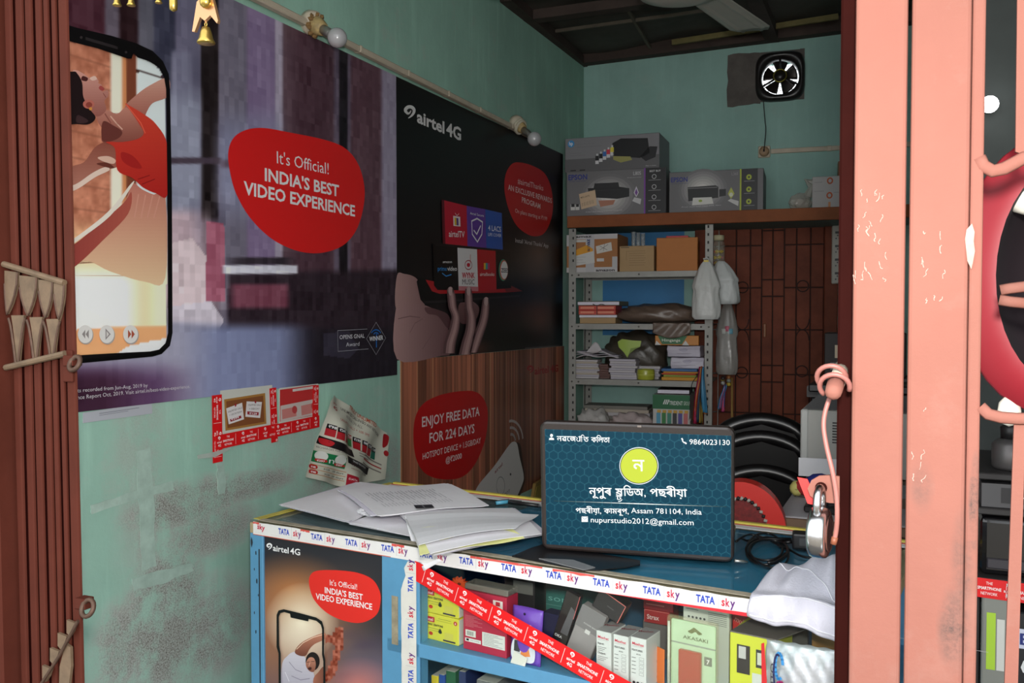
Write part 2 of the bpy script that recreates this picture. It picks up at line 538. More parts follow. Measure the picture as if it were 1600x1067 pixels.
def wall_mat(name, base, dirt, stains, fade=0.5, pale_col=(178, 180, 174)):
    """old distemper paint: mottled, streaked by the brush, scuffed through in places, with damp stains at given spots (object coords, radius, strength)"""
    m = bpy.data.materials.new(name); m.use_nodes = True
    nt = m.node_tree; N = nt.nodes; L = nt.links; b = N['Principled BSDF']
    tc = N.new('ShaderNodeTexCoord')
    def noise(scale, detail=6, rough=0.6, vec=None):
        n = N.new('ShaderNodeTexNoise'); n.inputs['Scale'].default_value = scale
        n.inputs['Detail'].default_value = detail; n.inputs['Roughness'].default_value = rough
        L.new(vec or tc.outputs['Object'], n.inputs['Vector']); return n.outputs['Fac']
    def ramp(fac, p0, p1, c0=(0, 0, 0), c1=(1, 1, 1)):
        r = N.new('ShaderNodeValToRGB'); e = r.color_ramp.elements
        e[0].position = p0; e[1].position = p1; e[0].color = (*c0, 1); e[1].color = (*c1, 1)
        L.new(fac, r.inputs['Fac']); return r.outputs['Color']
    def mix(fac, a, c, mode='MIX'):
        x = N.new('ShaderNodeMix'); x.data_type = 'RGBA'; x.blend_type = mode
        if isinstance(fac, float): x.inputs[0].default_value = fac
        else: L.new(fac, x.inputs[0])
        for i, v in ((6, a), (7, c)):
            if isinstance(v, tuple): x.inputs[i].default_value = (*v, 1)
            else: L.new(v, x.inputs[i])
        return x.outputs[2]
    def math_(op, a, c):
        x = N.new('ShaderNodeMath'); x.operation = op
        for i, v in ((0, a), (1, c)):
            if isinstance(v, (int, float)): x.inputs[i].default_value = v
            else: L.new(v, x.inputs[i])
        return x.outputs[0]
    bl = lin(base)
    col = ramp(noise(2.2), 0.3, 0.75, tuple(v * 0.80 for v in bl), tuple(min(1, v * 1.12) for v in bl))
    mp = N.new('ShaderNodeMapping'); mp.inputs['Scale'].default_value = (14, 14, 1.3)
    L.new(tc.outputs['Object'], mp.inputs['Vector'])
    st = ramp(noise(1.5, 5, 0.6, mp.outputs['Vector']), 0.52, 0.72)
    col = mix(math_('MULTIPLY', st, fade * 0.35), col, tuple(min(1, v * 1.35 + 0.03) for v in bl))
    sc = ramp(noise(7, 8, 0.7), 0.56, 0.64)
    col = mix(math_('MULTIPLY', sc, 0.30 * fade), col, lin((176, 180, 172)))
    spk = ramp(noise(270, 5, 0.8), 0.43, 0.62)
    fine = ramp(noise(11, 8, 0.75), 0.40, 0.56)
    tot = None
    for (c, r, s) in stains:
        mp = N.new('ShaderNodeMapping'); mp.vector_type = 'POINT'
        mp.inputs['Location'].default_value = [-c[i] / r[i] for i in range(3)]
        mp.inputs['Scale'].default_value = [1 / r[i] for i in range(3)]
        L.new(tc.outputs['Object'], mp.inputs['Vector'])
        g = N.new('ShaderNodeTexGradient'); g.gradient_type = 'SPHERICAL'
        L.new(mp.outputs['Vector'], g.inputs['Vector'])
        f = math_('MULTIPLY', ramp(g.outputs['Fac'], 0.0, 0.6), s)
        tot = f if tot is None else math_('MAXIMUM', tot, f)
    if tot is not None:
        pale = math_('MULTIPLY', math_('MULTIPLY', ramp(tot, 0.05, 0.5), math_('ADD', math_('MULTIPLY', fine, 0.8), 0.2)), 0.9)
        col = mix(pale, col, lin(pale_col))
        dk = math_('MULTIPLY', math_('MULTIPLY', ramp(tot, 0.2, 0.8), spk), math_('ADD', math_('MULTIPLY', fine, 0.75), 0.2))
        col = mix(dk, col, lin(dirt))
    L.new(col, b.inputs['Base Color'])
    b.inputs['Roughness'].default_value = 0.82
    b.inputs['Specular IOR Level'].default_value = 0.25
    bp = N.new('ShaderNodeBump'); bp.inputs['Strength'].default_value = 0.25; bp.inputs['Distance'].default_value = 0.004
    L.new(noise(38, 6, 0.65), bp.inputs['Height']); L.new(bp.outputs['Normal'], b.inputs['Normal'])
    return m

H = 2.95
WX1 = 2.35                                   # right wall
def wy(px, py): p = onX(px, py); return (0.0, p.y, p.z)
stL = [(wy(262, 965), (0.5, 0.16, 0.22), 1.0), (wy(330, 985), (0.5, 0.22, 0.16), 0.75), (wy(190, 1010), (0.5, 0.10, 0.13), 0.7),
       (wy(300, 785), (0.5, 0.26, 0.07), 0.9), (wy(330, 830), (0.5, 0.22, 0.08), 0.7), (wy(230, 830), (0.5, 0.05, 0.35), 0.45),
       (wy(570, 730), (0.5, 0.45, 0.12), 0.55), (wy(380, 760), (0.5, 0.3, 0.05), 0.75), (wy(480, 700), (0.5, 0.4, 0.1), 0.3), (wy(220, 700), (0.5, 0.12, 0.5), 0.3)]
M_WL = wall_mat('left_wall_paint', (158, 198, 181), (82, 68, 60), stL, 0.9)
M_WB = wall_mat('back_wall_paint', (156, 193, 184), (90, 92, 90), [], 0.5)

w = MB(); w.box(-0.12, 0.0, 0.55, 4.60, 0, H)
struct(w.build('wall_left', M_WL), 'teal painted wall with scuffs and damp stains, hung with posters')

wl = bpy.data.objects['wall_left']
for k_, pts in enumerate(([(214, 706), (236, 700), (240, 790), (244, 885), (222, 892), (217, 800)], [(140, 790), (205, 768), (270, 752), (272, 764), (206, 783), (142, 803)], [(206, 905), (250, 892), (300, 880), (302, 892), (252, 912), (208, 922)], [(338, 722), (350, 720), (352, 770), (340, 772)])):
    P_ = []
    for a_, b__ in zip(pts, pts[1:] + pts[:1]):
        for t_ in (0, 0.2, 0.4, 0.6, 0.8):
            p_ = onX(a_[0] + (b__[0] - a_[0]) * t_ + random.uniform(-1.6, 1.6), a_[1] + (b__[1] - a_[1]) * t_ + random.uniform(-1.6, 1.6)); P_.append((p_.y, p_.z))
    q = MB(); q.prism(P_, -0.001, 0.0004 + 0.0003 * k_, 'x'); q.build('peeled_patch', mat('peeled_patch', (168, 192, 180), 0.9, noise=0.2, scale=26), wl)

# back wall, with an opening for the exhaust fan
fx0, fx1 = bx(1180, 0.03, 120), bx(1258, 0.03, 120)
fzc = bz(1219, 118, 0.03); fxc = (fx0 + fx1) / 2; FH = 0.088
w = MB()
BW = 2.5
w.box(-0.1, fxc - FH, 0, 0.12, 0, H); w.box(fxc + FH, BW, 0, 0.12, 0, H)
w.box(fxc - FH, fxc + FH, 0, 0.12, 0, fzc - FH); w.box(fxc - FH, fxc + FH, 0, 0.12, fzc + FH, H)
wall_back = struct(w.build('wall_back', M_WB), 'pale teal back wall of the shop')
wall_back.location = BO; wall_back.rotation_euler = (0, 0, RZB)
M_CEM = mat('grey_cement', (104, 98, 94), 0.95, noise=0.25, scale=14, bump=0.6, bscale=30)
w = MB()
px0, px1 = bx(1137, 0, 120), bx(1257, 0, 120)
z0, z1 = bz(1140, 167), bz(1140, 86); z0b, z1b = bz(1255, 155), bz(1255, 76)
outl = []
for k in range(15): t = k / 14; outl.append((px0 + (px1 - px0) * t, z1 + (z1b - z1) * t + random.uniform(-.004, .004)))
for k in range(1, 6): t = k / 6; outl.append((px1 + random.uniform(-.004, .004), z1b + (z0b - z1b) * t))
for k in range(15): t = k / 14; outl.append((px1 + (px0 - px1) * t, z0b + (z0 - z0b) * t + random.uniform(-.004, .004)))
for k in range(1, 6): t = k / 6; outl.append((px0 + random.uniform(-.004, .004), z0 + (z1 - z0) * t))
w.prism(outl, -0.006, 0.0, 'y')
# leave the fan opening free: cut by keeping the patch as four pieces is not needed, the fan frame covers it
bmesh.ops.bisect_plane(w.bm, geom=w.bm.verts[:] + w.bm.edges[:] + w.bm.faces[:], plane_co=(fxc - FH, 0, 0), plane_no=(1, 0, 0), clear_outer=True)
cp = w.build('cement_patch', M_CEM, wall_back)
w = MB(); w.box(fxc - FH, fxc + FH, -0.005, 0, fzc + FH, z1b - 0.002); w.box(fxc - FH, fxc + FH, -0.005, 0, z0b, fzc - FH); w.box(fxc + FH, px1, -0.005, 0, z0b, z1b)
w.build('cement_patch', M_CEM, wall_back)

w = MB(); w.box(WX1, WX1 + 0.12, 0.55, 4.7, 0, H)
struct(w.build('wall_right', mat('right_wall_paint', (120, 150, 145), 0.85, noise=0.15, scale=3)), 'dim painted wall on the right side of the shop')
M_FLOOR = mat('cement_floor', (105, 100, 94), 0.85, noise=0.2, scale=5, bump=0.2)
w = MB(); w.box(-0.12, WX1 + 0.12, -0.1, 4.75, -0.1, 0)
struct(w.build('floor', M_FLOOR), 'grey cement floor of the shop')
M_ROAD = mat('road_ground', (150, 140, 126), 0.95, noise=0.2, scale=2)
w = MB(); w.box(-6, 8, -8, -0.1, -0.16, -0.06)
struct(w.build('floor_outside', M_ROAD), 'ground outside the shop front')

# ceiling: dark sheeting nailed to battens
M_SHEET = mat('dark_ceiling_sheet', (74, 68, 62), 0.75, noise=0.35, scale=5, bump=1.0, bscale=9)
M_BEAM = mat('dark_ceiling_timber', (66, 52, 46), 0.8, noise=0.3, scale=10)
M_BATT = mat('grey_batten', (104, 96, 84), 0.8, noise=0.2, scale=12)
M_YB = mat('yellowed_batten', (118, 108, 66), 0.8, noise=0.3, scale=12)
CZ0 = onX(912, 95).z; CSL = (onB(1305, 42).z - CZ0) / onB(1305, 42).x
def cz(x): return CZ0 + CSL * x
def onCeil(px, py, dz=0.0):
    n = Vector((-CSL, 0, 1)); return hit(px, py, (0, 0, CZ0 + dz), n)
w = MB()
def cf(u, v):
    x = -0.12 + u * (WX1 + 0.24); y = 0.4 + v * 4.3
    return (x, y, cz(x) + 0.02 + 0.012 * math.sin(9 * x + 3 * y) * math.sin(4 * y))
w.grid(cf, 30, 46)
ceil = struct(w.build('ceiling', M_SHEET, None, True), 'dark sheet ceiling on timber battens')
def beam(name, pa, pb, wd, th, m):
    a = onCeil(*pa); b_ = onCeil(*pb)
    d = (b_ - a); ln = d.length; d.normalize(); s_ = Vector((-d.y, d.x, 0)).normalized(); n_ = d.cross(s_)
    M_ = Matrix((d, s_, n_)).transposed().to_4x4(); M_.translation = a
    q = MB(); q.box(0, ln, -wd / 2, wd / 2, -th, 0.01 if th > 0 else 0.02, M=M_)
    return q.build(name, m, ceil)
beam('wall_plate', (790, -10), (911, 96), 0.05, 0.03, M_BEAM)
beam('batten', (868, 50), (1130, 14), 0.012, 0.004, M_BATT)
beam('batten', (972, 0), (1016, 76), 0.012, 0.004, M_BATT)
beam('rafter', (1172, -30), (1208, 56), 0.06, 0.035, M_BEAM)
beam('purlin', (800, 27), (1060, -8), 0.06, 0.03, M_BEAM)
q = MB(); q.box(0.0, 2.3, -0.06, 0.0, cz(0.6) - 0.055, cz(0.6) + 0.03)
o = q.build('wall_plate', M_BEAM, ceil)
o.location = BO; o.rotation_euler = (0, math.radians(-2.0), RZB)
beam('batten', (1050, 66), (1310, 25), 0.014, 0.014, M_YB)

# door in the back wall: boarded double door with carved grooves
D0, D1 = 0.62, bx(1287, 0.02, 480); DZ = bz(1200, 355)
door = bpy.data.objects.new('door_1', None); COL.objects.link(door); struct(door, 'dark brown carved double door in the back wall')
door.location = BO; door.rotation_euler = (0, 0, RZB)
M_DOOR = mat('door_wood', (122, 62, 42), 0.6, spec=0.2, noise=0.35, scale=7)
M_DG = mat('door_groove', (52, 28, 22), 0.8)
q = MB(); q.box(D0, D1, -0.012, -0.001, 0.0, DZ); q.build('backing_board', M_DG, door)
q = MB()
q.box(D0 - 0.06, D0, -0.05, -0.001, 0, DZ + 0.06, 0.004); q.box(D1, D1 + 0.06, -0.05, -0.001, 0, DZ + 0.06, 0.004); q.box(D0, D1, -0.05, -0.001, DZ, DZ + 0.06, 0.004)
q.build('door_frame', M_DOOR, door)
def dcols(pxs): return [bx(p, 0.02, 480) for p in pxs]
cols = [D0] + dcols([1150, 1172, 1190, 1207, 1225, 1244, 1266]) + [D1]
rows_a = [0.0, 0.55] + [bz(1170, p, 0.02) for p in (645, 584, 515, 450, 384)] + [DZ]
rows_b = [0.0, 0.45] + [bz(1210, p, 0.02) for p in (597, 571, 463, 437, 360)] + [DZ]
for i in range(len(cols) - 1):
    rr = rows_b if i in (3, 4) else rows_a
    for z0_, z1_ in zip(rr, rr[1:]):
        if z1_ - z0_ < 0.01: continue
        q = MB(); q.box(cols[i] + 0.0028, cols[i + 1] - 0.0028, -0.022, -0.010, z0_ + 0.0028, z1_ - 0.0028, 0.0015)
        q.build('plank', M_DOOR, door)
for cxp, czp in ((1160, 449), (1254, 447), (1160, 582), (1254, 580)):
    q = MB(); c = (bx(cxp, 0.02, 480), bz(cxp, czp, 0.02))
    pts = [(c[0] + 0.026 * math.cos(a), -0.0225, c[1] + 0.026 * math.sin(a)) for a in np.linspace(0, 2 * math.pi, 20, endpoint=False)]
    q.tube(pts, 0.0028, 6, closed=True); q.build('carved_ring', M_DG, door)
for cxp in (1160, 1254):
    for sgn, zc in ((1, 500), (-1, 530)):
        c = (bx(cxp, 0.02, 480), bz(cxp, 515, 0.02)); q = MB()
        pts = [(c[0] + 0.03 * math.cos(a), -0.0225, c[1] + sgn * (0.05 - 0.05 * math.sin(a))) for a in np.linspace(0, math.pi, 12)]
        q.tube(pts, 0.0025, 6); q.build('carved_arch', M_DG, door)
q = MB(); hx, hz = bx(1195, 0.03, 515), bz(1195, 516, 0.03)
q.box(hx - 0.006, hx + 0.006, -0.04, -0.022, hz - 0.032, hz + 0.032, 0.003); q.build('door_handle', mat('light_wood', (150, 96, 62), 0.5), door)

# blue sheet stuck on the back wall behind the rack
x0_, x1_ = 0.10, bx(1069, 0.0, 440)
t = frame_thing('blue_sheet', 'flat blue sheet stuck on the back wall behind the metal rack', 'sheet', bpt(x0_, 0.001, 1.40), b1, (0, 0, 1))
q = MB(); q.box(0, x1_ - x0_, 0, 0.52, 0, 0.0015); q.build('sheet_face', mat('blue_sheet', (38, 122, 178), 0.55, noise=0.12, scale=4), t)
# ------------------------------------------------------------------ the folding gate, both halves
M_GATE = mat('red_brown_gate_paint', (80, 37, 27), 0.7, spec=0.12, noise=0.18, scale=9, bump=0.12, bscale=70)
M_GATE_D = mat('dark_gate_bar_and_gap_shade', (42, 12, 9), 0.8, spec=0.05, noise=0.2, scale=12)
M_DUSTY = mat('dusty_gate_lattice', (104, 84, 64), 0.7, noise=0.3, scale=40)
M_RUST = mat('rusty_iron', (88, 66, 54), 0.6, metal=0.5, noise=0.3, scale=60)
M_CHIP = mat('chipped_primer', (186, 150, 138), 0.8, noise=0.2, scale=80)
GY = 0.84
def gx(px, py=500, y=GY): return onY(px, py, y).x
def gz(px, py, y=GY): return onY(px, py, y).z

def channel(q, x0, x1, y, z0, z1, dep=0.018, t=0.003):
    """U-section upright, web towards the viewer, with rounded edges"""
    r = min(0.003, (x1 - x0) * 0.2)
    out = [(x0, y + dep), (x0, y + r), (x0 + r * 0.3, y + r * 0.3), (x0 + r, y), (x1 - r, y), (x1 - r * 0.3, y + r * 0.3), (x1, y + r), (x1, y + dep), (x1 - t, y + dep), (x1 - t, y + t), (x0 + t, y + t), (x0 + t, y + dep)]
    q.prism(out, z0, z1, 'z')

lg = thing('folding_gate', 'brown folding metal gate pushed together at the left edge', 'gate', (gx(70), GY, 0.0), rot=(0, math.radians(-0.75), 0))
LX = gx(70)
def lx(px, py=500, y=GY): # local x at height of that picture row, the gate leaning a little
    p = onY(px, py, y); return (p.x - LX) + 0.0131 * (p.z - 0.0) * 1.0
bands = [(19, 31.5), (35, 47.5), (51, 62.5), (66, 76.5), (80, 88), (91.5, 99), (102.5, 118)]
sh = lx(70, 540)
for k, (a, b_) in enumerate(bands):
    q = MB(); channel(q, lx(a, 560), lx(b_ - 1.2, 560), 0.001 * (k % 2), 0.03, 2.62, 0.0035, 0.0025); q.build('channel', M_GATE, lg)
    if k == 6: break
    q = MB(); q.box(lx(b_ - 9, 560), lx(b_ + 6, 560), 0.007, 0.010, 0.03, 2.62); q.build('gap_shade_strip', M_GATE_D, lg)  # near-black strip added behind the gap to draw its deep shade
q = MB(); q.box(lx(-80, 560), lx(12, 560), -0.02, 0.03, 0.0, 2.62, 0.003); q.build('gate_jamb', M_GATE, lg)
q = MB(); q.prism([(lx(-10, 850), gz(0, 945)), (lx(14, 850), gz(0, 945)), (lx(14, 850), gz(0, 850)), (lx(10, 850), gz(0, 842)), (lx(-10, 850), gz(0, 842))], -0.026, -0.02, 'y'); q.build('hinge_plate', mat('worn_hinge', (120, 74, 60), 0.5), lg)
# the folded lattice: two cross flats and the pinched plates between them
def pl(px, py): return (lx(px, py), gz(px, py))
q = MB(); a, c = pl(12, 412), pl(107, 443)
q.tube([(a[0], -0.006, a[1]), (c[0], -0.006, c[1])], 0.0042, 8); q.build('cross_flat', M_DUSTY, lg)
q = MB(); a, c = pl(15, 573), pl(108, 553)
q.tube([(a[0], -0.006, a[1]), (c[0], -0.006, c[1])], 0.0042, 8); q.build('cross_flat', M_DUSTY, lg)
for (x0, x1, yt) in ((13, 33, 422), (36, 63, 430), (66, 88, 437), (90, 106, 443)):
    xm = (x0 + x1) / 2 - (6 if x0 == 13 else 0); yb = 490 + (x0 - 13) * 0.12
    pts = [(x0, yt), (x1, yt + 3)] + [(x1 - (x1 - xm) * (t ** 2.2), yt + 3 + (yb - yt - 3) * t) for t in (0.3, 0.55, 0.75, 0.9)] + [(xm, yb)] + [(x0 + (xm - x0) * (t ** 2.2), yt + (yb - yt) * t) for t in (0.9, 0.75, 0.55, 0.3)]
    q = MB(); q.prism([pl(*p) for p in pts], -0.006, -0.002, 'y'); q.build('lattice_plate', M_DUSTY, lg)
    out = [pl(*p) for p in pts[1:]]
    q = MB(); q.tube([(p[0], -0.006, p[1]) for p in [pl(*s_) for s_ in pts[1:]]], 0.0013, 6); q.build('lattice_edge', M_RUST, lg)
for (x0, x1) in ((20, 45), (48, 74), (76, 98)):
    yt = 492 + (x0 - 20) * 0.12; yb = 566 - (x0 - 20) * 0.13
    xm0, xm1 = x0 + 1, x1 - 1; xc = (x0 + x1) / 2
    pts = [(xc - 10, yt), (xc + 10, yt)] + [(xc + 10 - 8.5 * t ** 0.8, yt + (yb - yt) * t) for t in (0.25, 0.5, 0.8, 1)] + [(xc - 10 + 8.5 * t ** 0.8, yt + (yb - yt) * t) for t in (1, 0.8, 0.5, 0.25)]
    q = MB(); q.prism([pl(*p) for p in pts], -0.005, -0.001, 'y'); q.build('lattice_plate', M_DUSTY, lg)
    for s_ in (-1, 1):
        q = MB(); q.tube([(pl(xc + s_ * (13 - 11 * (t ** 0.7)), yt + 4 + (yb - yt - 4) * t)[0], -0.006, pl(xc, yt + 4 + (yb - yt - 4) * t)[1]) for t in (0, .15, .35, .6, .8, 1)], 0.0016, 6); q.build('lattice_edge', M_RUST, lg)
# lower lattice, seen at the bottom of the frame
a, c = pl(130, 968), pl(68, 1072)
q = MB(); q.tube([(a[0], -0.008, a[1]), ((a[0] + c[0]) / 2 + 0.003, -0.008, (a[1] + c[1]) / 2), (c[0], -0.008, c[1])], 0.0022, 8); q.build('lattice_edge', M_RUST, lg)
for (x, y) in ((118, 975), (104, 995), (92, 1018), (80, 1045)):
    pts = [(x - 8, y - 8), (x + 6, y - 2), (x + 2, y + 10), (x - 3, y + 18), (x - 8, y + 12)]
    q = MB(); q.prism([pl(*p) for p in pts], -0.006, -0.002, 'y'); q.build('lattice_plate', M_DUSTY, lg)
pts = [(108, 1004), (116, 1010), (117, 1040), (112, 1080), (98, 1080), (99, 1040)]
q = MB(); q.prism([pl(*p) for p in pts], -0.006, -0.002, 'y'); q.build('lattice_plate', M_DUSTY, lg)
for (px, py, r, lead) in ((129, 568, 0.0085, 110), (149, 947, 0.0098, 128)):
    c = pl(px, py)
    q = MB(); q.tube([(c[0] + r * math.cos(a), -0.012 + 0.004 * math.sin(a), c[1] + r * math.sin(a)) for a in np.linspace(0, 2 * math.pi, 18, endpoint=False)], 0.0031, 8, closed=True)
    q.build('ring_handle', M_RUST, lg, True)
    l = pl(lead, py - 6)
    q = MB(); q.box(min(l[0], c[0] - r), c[0] - r + 0.004, -0.012, 0.004, c[1] - 0.004, c[1] + 0.010, 0.001); q.build('ring_lug', M_GATE, lg)
q = MB(); a = pl(102, 597); q.box(a[0], pl(117, 597)[0], -0.004, 0.0, a[1], pl(105, 548)[1], 0.001); q.build('lug_plate', M_GATE, lg)

# right half: two wide uprights with a dark bar behind, lattice stubs on the far right
rg = thing('gate_upright', 'pair of salmon painted steel gate uprights in the right foreground', 'gate', (gx(1415), GY, 0.0))
RX = gx(1415)
def rx(px, py=500, y=GY): return onY(px, py, y).x - RX
def sp(px, py): return (onY(px, py, GY).x - RX, 0.0, gz(px, py))
M_SAL = wall_mat('salmon_gate_paint', (142, 92, 80), (70, 60, 58), [(sp(1492, 985), (0.016, 0.5, 0.045), 0.7), (sp(1524, 790), (0.006, 0.5, 0.05), 1.0), (sp(1440, 760), (0.012, 0.5, 0.03), 0.35), (sp(1505, 880), (0.012, 0.5, 0.06), 0.45)], 0.12, (112, 84, 76))
q = MB(); channel(q, rx(1332), rx(1413), 0.0, 0.03, 2.62, 0.03, 0.004); q.build('upright', M_SAL, rg)
q = MB(); channel(q, rx(1419), rx(1512), 0.0, 0.03, 2.62, 0.03, 0.004); q.build('upright', M_SAL, rg)
q = MB(); channel(q, rx(1513), rx(1534), 0.002, 0.03, 2.62, 0.012, 0.003); q.build('edge_strip', M_SAL, rg)
q = MB(); q.box(rx(1309, 500, 0.875), rx(1345, 500, 0.875), 0.035, 0.05, 0.03, 2.62, 0.002); q.build('dark_brown_bar', M_GATE_D, rg)  # separate bar behind the upright, dark brown in its own colour
for (px, py, n, wd, ht) in ((1362, 375, 24, 34, 70), (1455, 420, 10, 26, 60), (1440, 700, 6, 20, 60)):
    for k in range(n):
        cx0 = px + random.uniform(-wd, wd) * 0.8; cy0 = py + random.uniform(-ht, ht)
        if not (1334 < cx0 < 1408 or 1424 < cx0 < 1506): continue
        q = MB(); s_ = random.uniform(0.0003, 0.0008); c = (rx(cx0, cy0), gz(cx0, cy0)); an = random.uniform(0.8, 2.2)
        q.tube(smooth_open([(c[0] + s_ * j_ * math.cos(an) * 2.2 + random.uniform(-.0012, .0012), -0.0001, c[1] + s_ * j_ * math.sin(an) * 4 + random.uniform(-.001, .001)) for j_ in range(4)], 3), [0.0002 + 0.0004 * random.random() for j_ in range(10)], 5)
        q.build('paint_chip', M_CHIP, rg)
c = (rx(1516, 385), gz(1516, 385))
q = MB(); q.prism([(c[0] - .003, c[1] + .014), (c[0] + .001, c[1] + .019), (c[0] + .003, c[1] + .012), (c[0] + .0025, c[1] + .004), (c[0] + .0035, c[1] - .004), (c[0] + .002, c[1] - .014), (c[0] + .001, c[1] - .019), (c[0] - .002, c[1] - .012), (c[0] - .003, c[1] - .003), (c[0] - .004, c[1] + .006)], -0.0006, 0.003, 'y'); q.build('paint_chip', M_CHIP, rg)
# lattice stubs
def stub(pts, r, nm='lattice_arm', y=0.004, m=M_SAL):
    q = MB(); q.tube([(rx(px, py), y, gz(px, py)) for px, py in pts], r, 8, flat=(1, 0.6)); return q.build(nm, m, rg, True)
stub([(1530, 245), (1537, 258), (1552, 266), (1570, 262), (1600, 246), (1652, 236)], 0.0055)
stub([(1532, 636), (1545, 648), (1565, 653), (1590, 655), (1652, 655)], 0.0050)
stub([(1572, 451), (1588, 448), (1652, 440)], 0.0048, y=0.05); stub([(1570, 467), (1588, 470), (1652, 476)], 0.0048, y=0.05)
q = MB(); q.prism([(rx(1583, 0), 2.62), (rx(1598, 0), 2.62), (rx(1602, 240), gz(1600, 240)), (rx(1588, 235), gz(1588, 235))], 0.006, 0.011, 'y'); q.build('lattice_bar', M_SAL, rg)
q = MB(); q.prism([(rx(1586, 655), gz(1586, 655)), (rx(1604, 655), gz(1604, 655)), (rx(1592, 1067), gz(1592, 1067)), (rx(1585, 1300), gz(1585, 1300)), (rx(1566, 1300), gz(1566, 1300)), (rx(1571, 1067), gz(1571, 1067))], 0.006, 0.011, 'y'); q.build('lattice_bar', M_SAL, rg)
for a_ in (1646, 1720):
    q = MB(); channel(q, rx(a_), rx(a_ + 26), 0.004, 0.03, 2.62, 0.06, 0.003); q.build('edge_strip', M_SAL, rg)
# bolt with its worn tip and hasp
M_CREAM = mat('worn_cream_bolt', (196, 186, 168), 0.5)
def rp(px, py, y): p = onY(px, py, GY + y); return (p.x - RX, y, p.z)
q = MB(); q.tube([rp(1316, 574, 0.05), rp(1307, 598, 0.0)], 0.0072, 12); q.build('bolt_shaft', M_CREAM, rg, True)
q = MB(); q.tube([rp(1307, 596, 0.004), rp(1304, 606, -0.016), rp(1302, 613, -0.03), rp(1301.5, 615, -0.033)], [0.0074, 0.0074, 0.0068, 0.0035], 12); q.build('bolt_tip', M_SAL, rg, True)
for dx, dy in ((0, 0), (8, 14)):
    q = MB(); c = rp(1303 + dx * 0.6, 590 + dy, 0.012 - dy * 0.0012)
    q.tube([(c[0] - 0.002 + 0.0125 * math.cos(a), c[1] - 0.006 * math.sin(a), c[2] + 0.011 * math.sin(a)) for a in np.linspace(-0.3, 3.9, 16)], 0.0023, 8); q.build('wire_loop', mat('pink_wire', (150, 96, 88), 0.45), rg, True)
hz_ = [(1262, 763), (1268, 750), (1280, 743), (1298, 742), (1312, 744), (1312, 786), (1296, 785), (1276, 781), (1266, 774)]
q = MB(); q.prism([(rp(px, py, 0.01)[0], rp(px, py, 0.01)[2]) for px, py in hz_], 0.008, 0.012, 'y'); q.build('hasp_plate', M_SAL, rg)
q = MB(); c = rp(1283, 762, 0.006); q.lathe([(0.0052, 0), (0.0052, 0.0012)], 16, M=Matrix.Translation(c) @ Matrix.Rotation(math.pi / 2, 4, 'X')); q.build('hasp_hole', M_GATE_D, rg)
q = MB(); q.prism([(rp(px, py, 0.016)[0], rp(px, py, 0.016)[2]) for px, py in ((1246, 745), (1262, 748), (1280, 790), (1262, 786))], 0.014, 0.016, 'y'); q.build('hasp_backing', mat('red_hasp', (170, 30, 26), 0.5), rg)

# padlock hanging from the hasp
M_CHROME = mat('worn_chrome', (196, 196, 198), 0.22, metal=1.0, noise=0.15, scale=70)
pc = onY(1280, 868, GY - 0.006)
pk = thing('padlock', 'round chrome padlock hanging from the hasp of the right gate', 'padlock', pc, rz=math.radians(83))
s_ = (onY(1280, 790, GY - 0.006) - pc).z
q = MB()
prof = [(0.0, -0.0078), (0.0192, -0.0078), (0.0215, -0.0066), (0.0225, -0.0035), (0.0225, 0.0035), (0.0215, 0.0066), (0.0192, 0.0078), (0.0, 0.0078)]
q.lathe(prof, 36, M=Matrix.Translation((0, 0, 0.0208)) @ Matrix.Rotation(math.pi / 2, 4, 'X'), cap=False)
q.build('lock_body', M_CHROME, pk, True)
q = MB(); q.lathe([(0.0150, 0), (0.0155, 0.0006), (0.0165, 0)], 30, M=Matrix.Translation((0, -0.0089, 0.0208)) @ Matrix.Rotation(math.pi / 2, 4, 'X'), cap=False); q.build('lock_rim', M_CHROME, pk, True)
q = MB(); q.tube([(-0.011, 0, 0.036)] + [(-0.011 * math.cos(a), 0, 0.048 + 0.0125 * math.sin(a)) for a in np.linspace(0, math.pi, 12)] + [(0.011, 0, 0.036)], 0.0034, 10); q.build('shackle', M_CHROME, pk, True)
# cord hanging from the bolt
pts = [(1296, 622, -.002), (1289, 645, -.004), (1287, 668, -.006), (1292, 700, -.008), (1301, 738, -.01), (1307, 775, -.01), (1308, 808, -.01), (1306, 832, -.008), (1302, 850, -.008)]
base = onY(1302, 850, GY)
cd = thing('pink_cord', 'pinkish plastic wire hanging down from the gate bolt', 'wire', base)
P_ = [onY(px, py, GY + d) - base for px, py, d in pts]
q = MB(); q.tube(smooth_open([tuple(p) for p in P_], 5), 0.0021, 8, flat=(1, 0.75)); q.build('wire_strand', mat('pink_wire', (150, 96, 88), 0.45), cd, True)
q = MB(); q.tube([tuple(P_[-2] * 0.6 + P_[-1] * 0.4), tuple(P_[-1])], 0.0028, 8); q.build('wire_end', mat('copper_wire', (130, 74, 50), 0.5), cd, True)

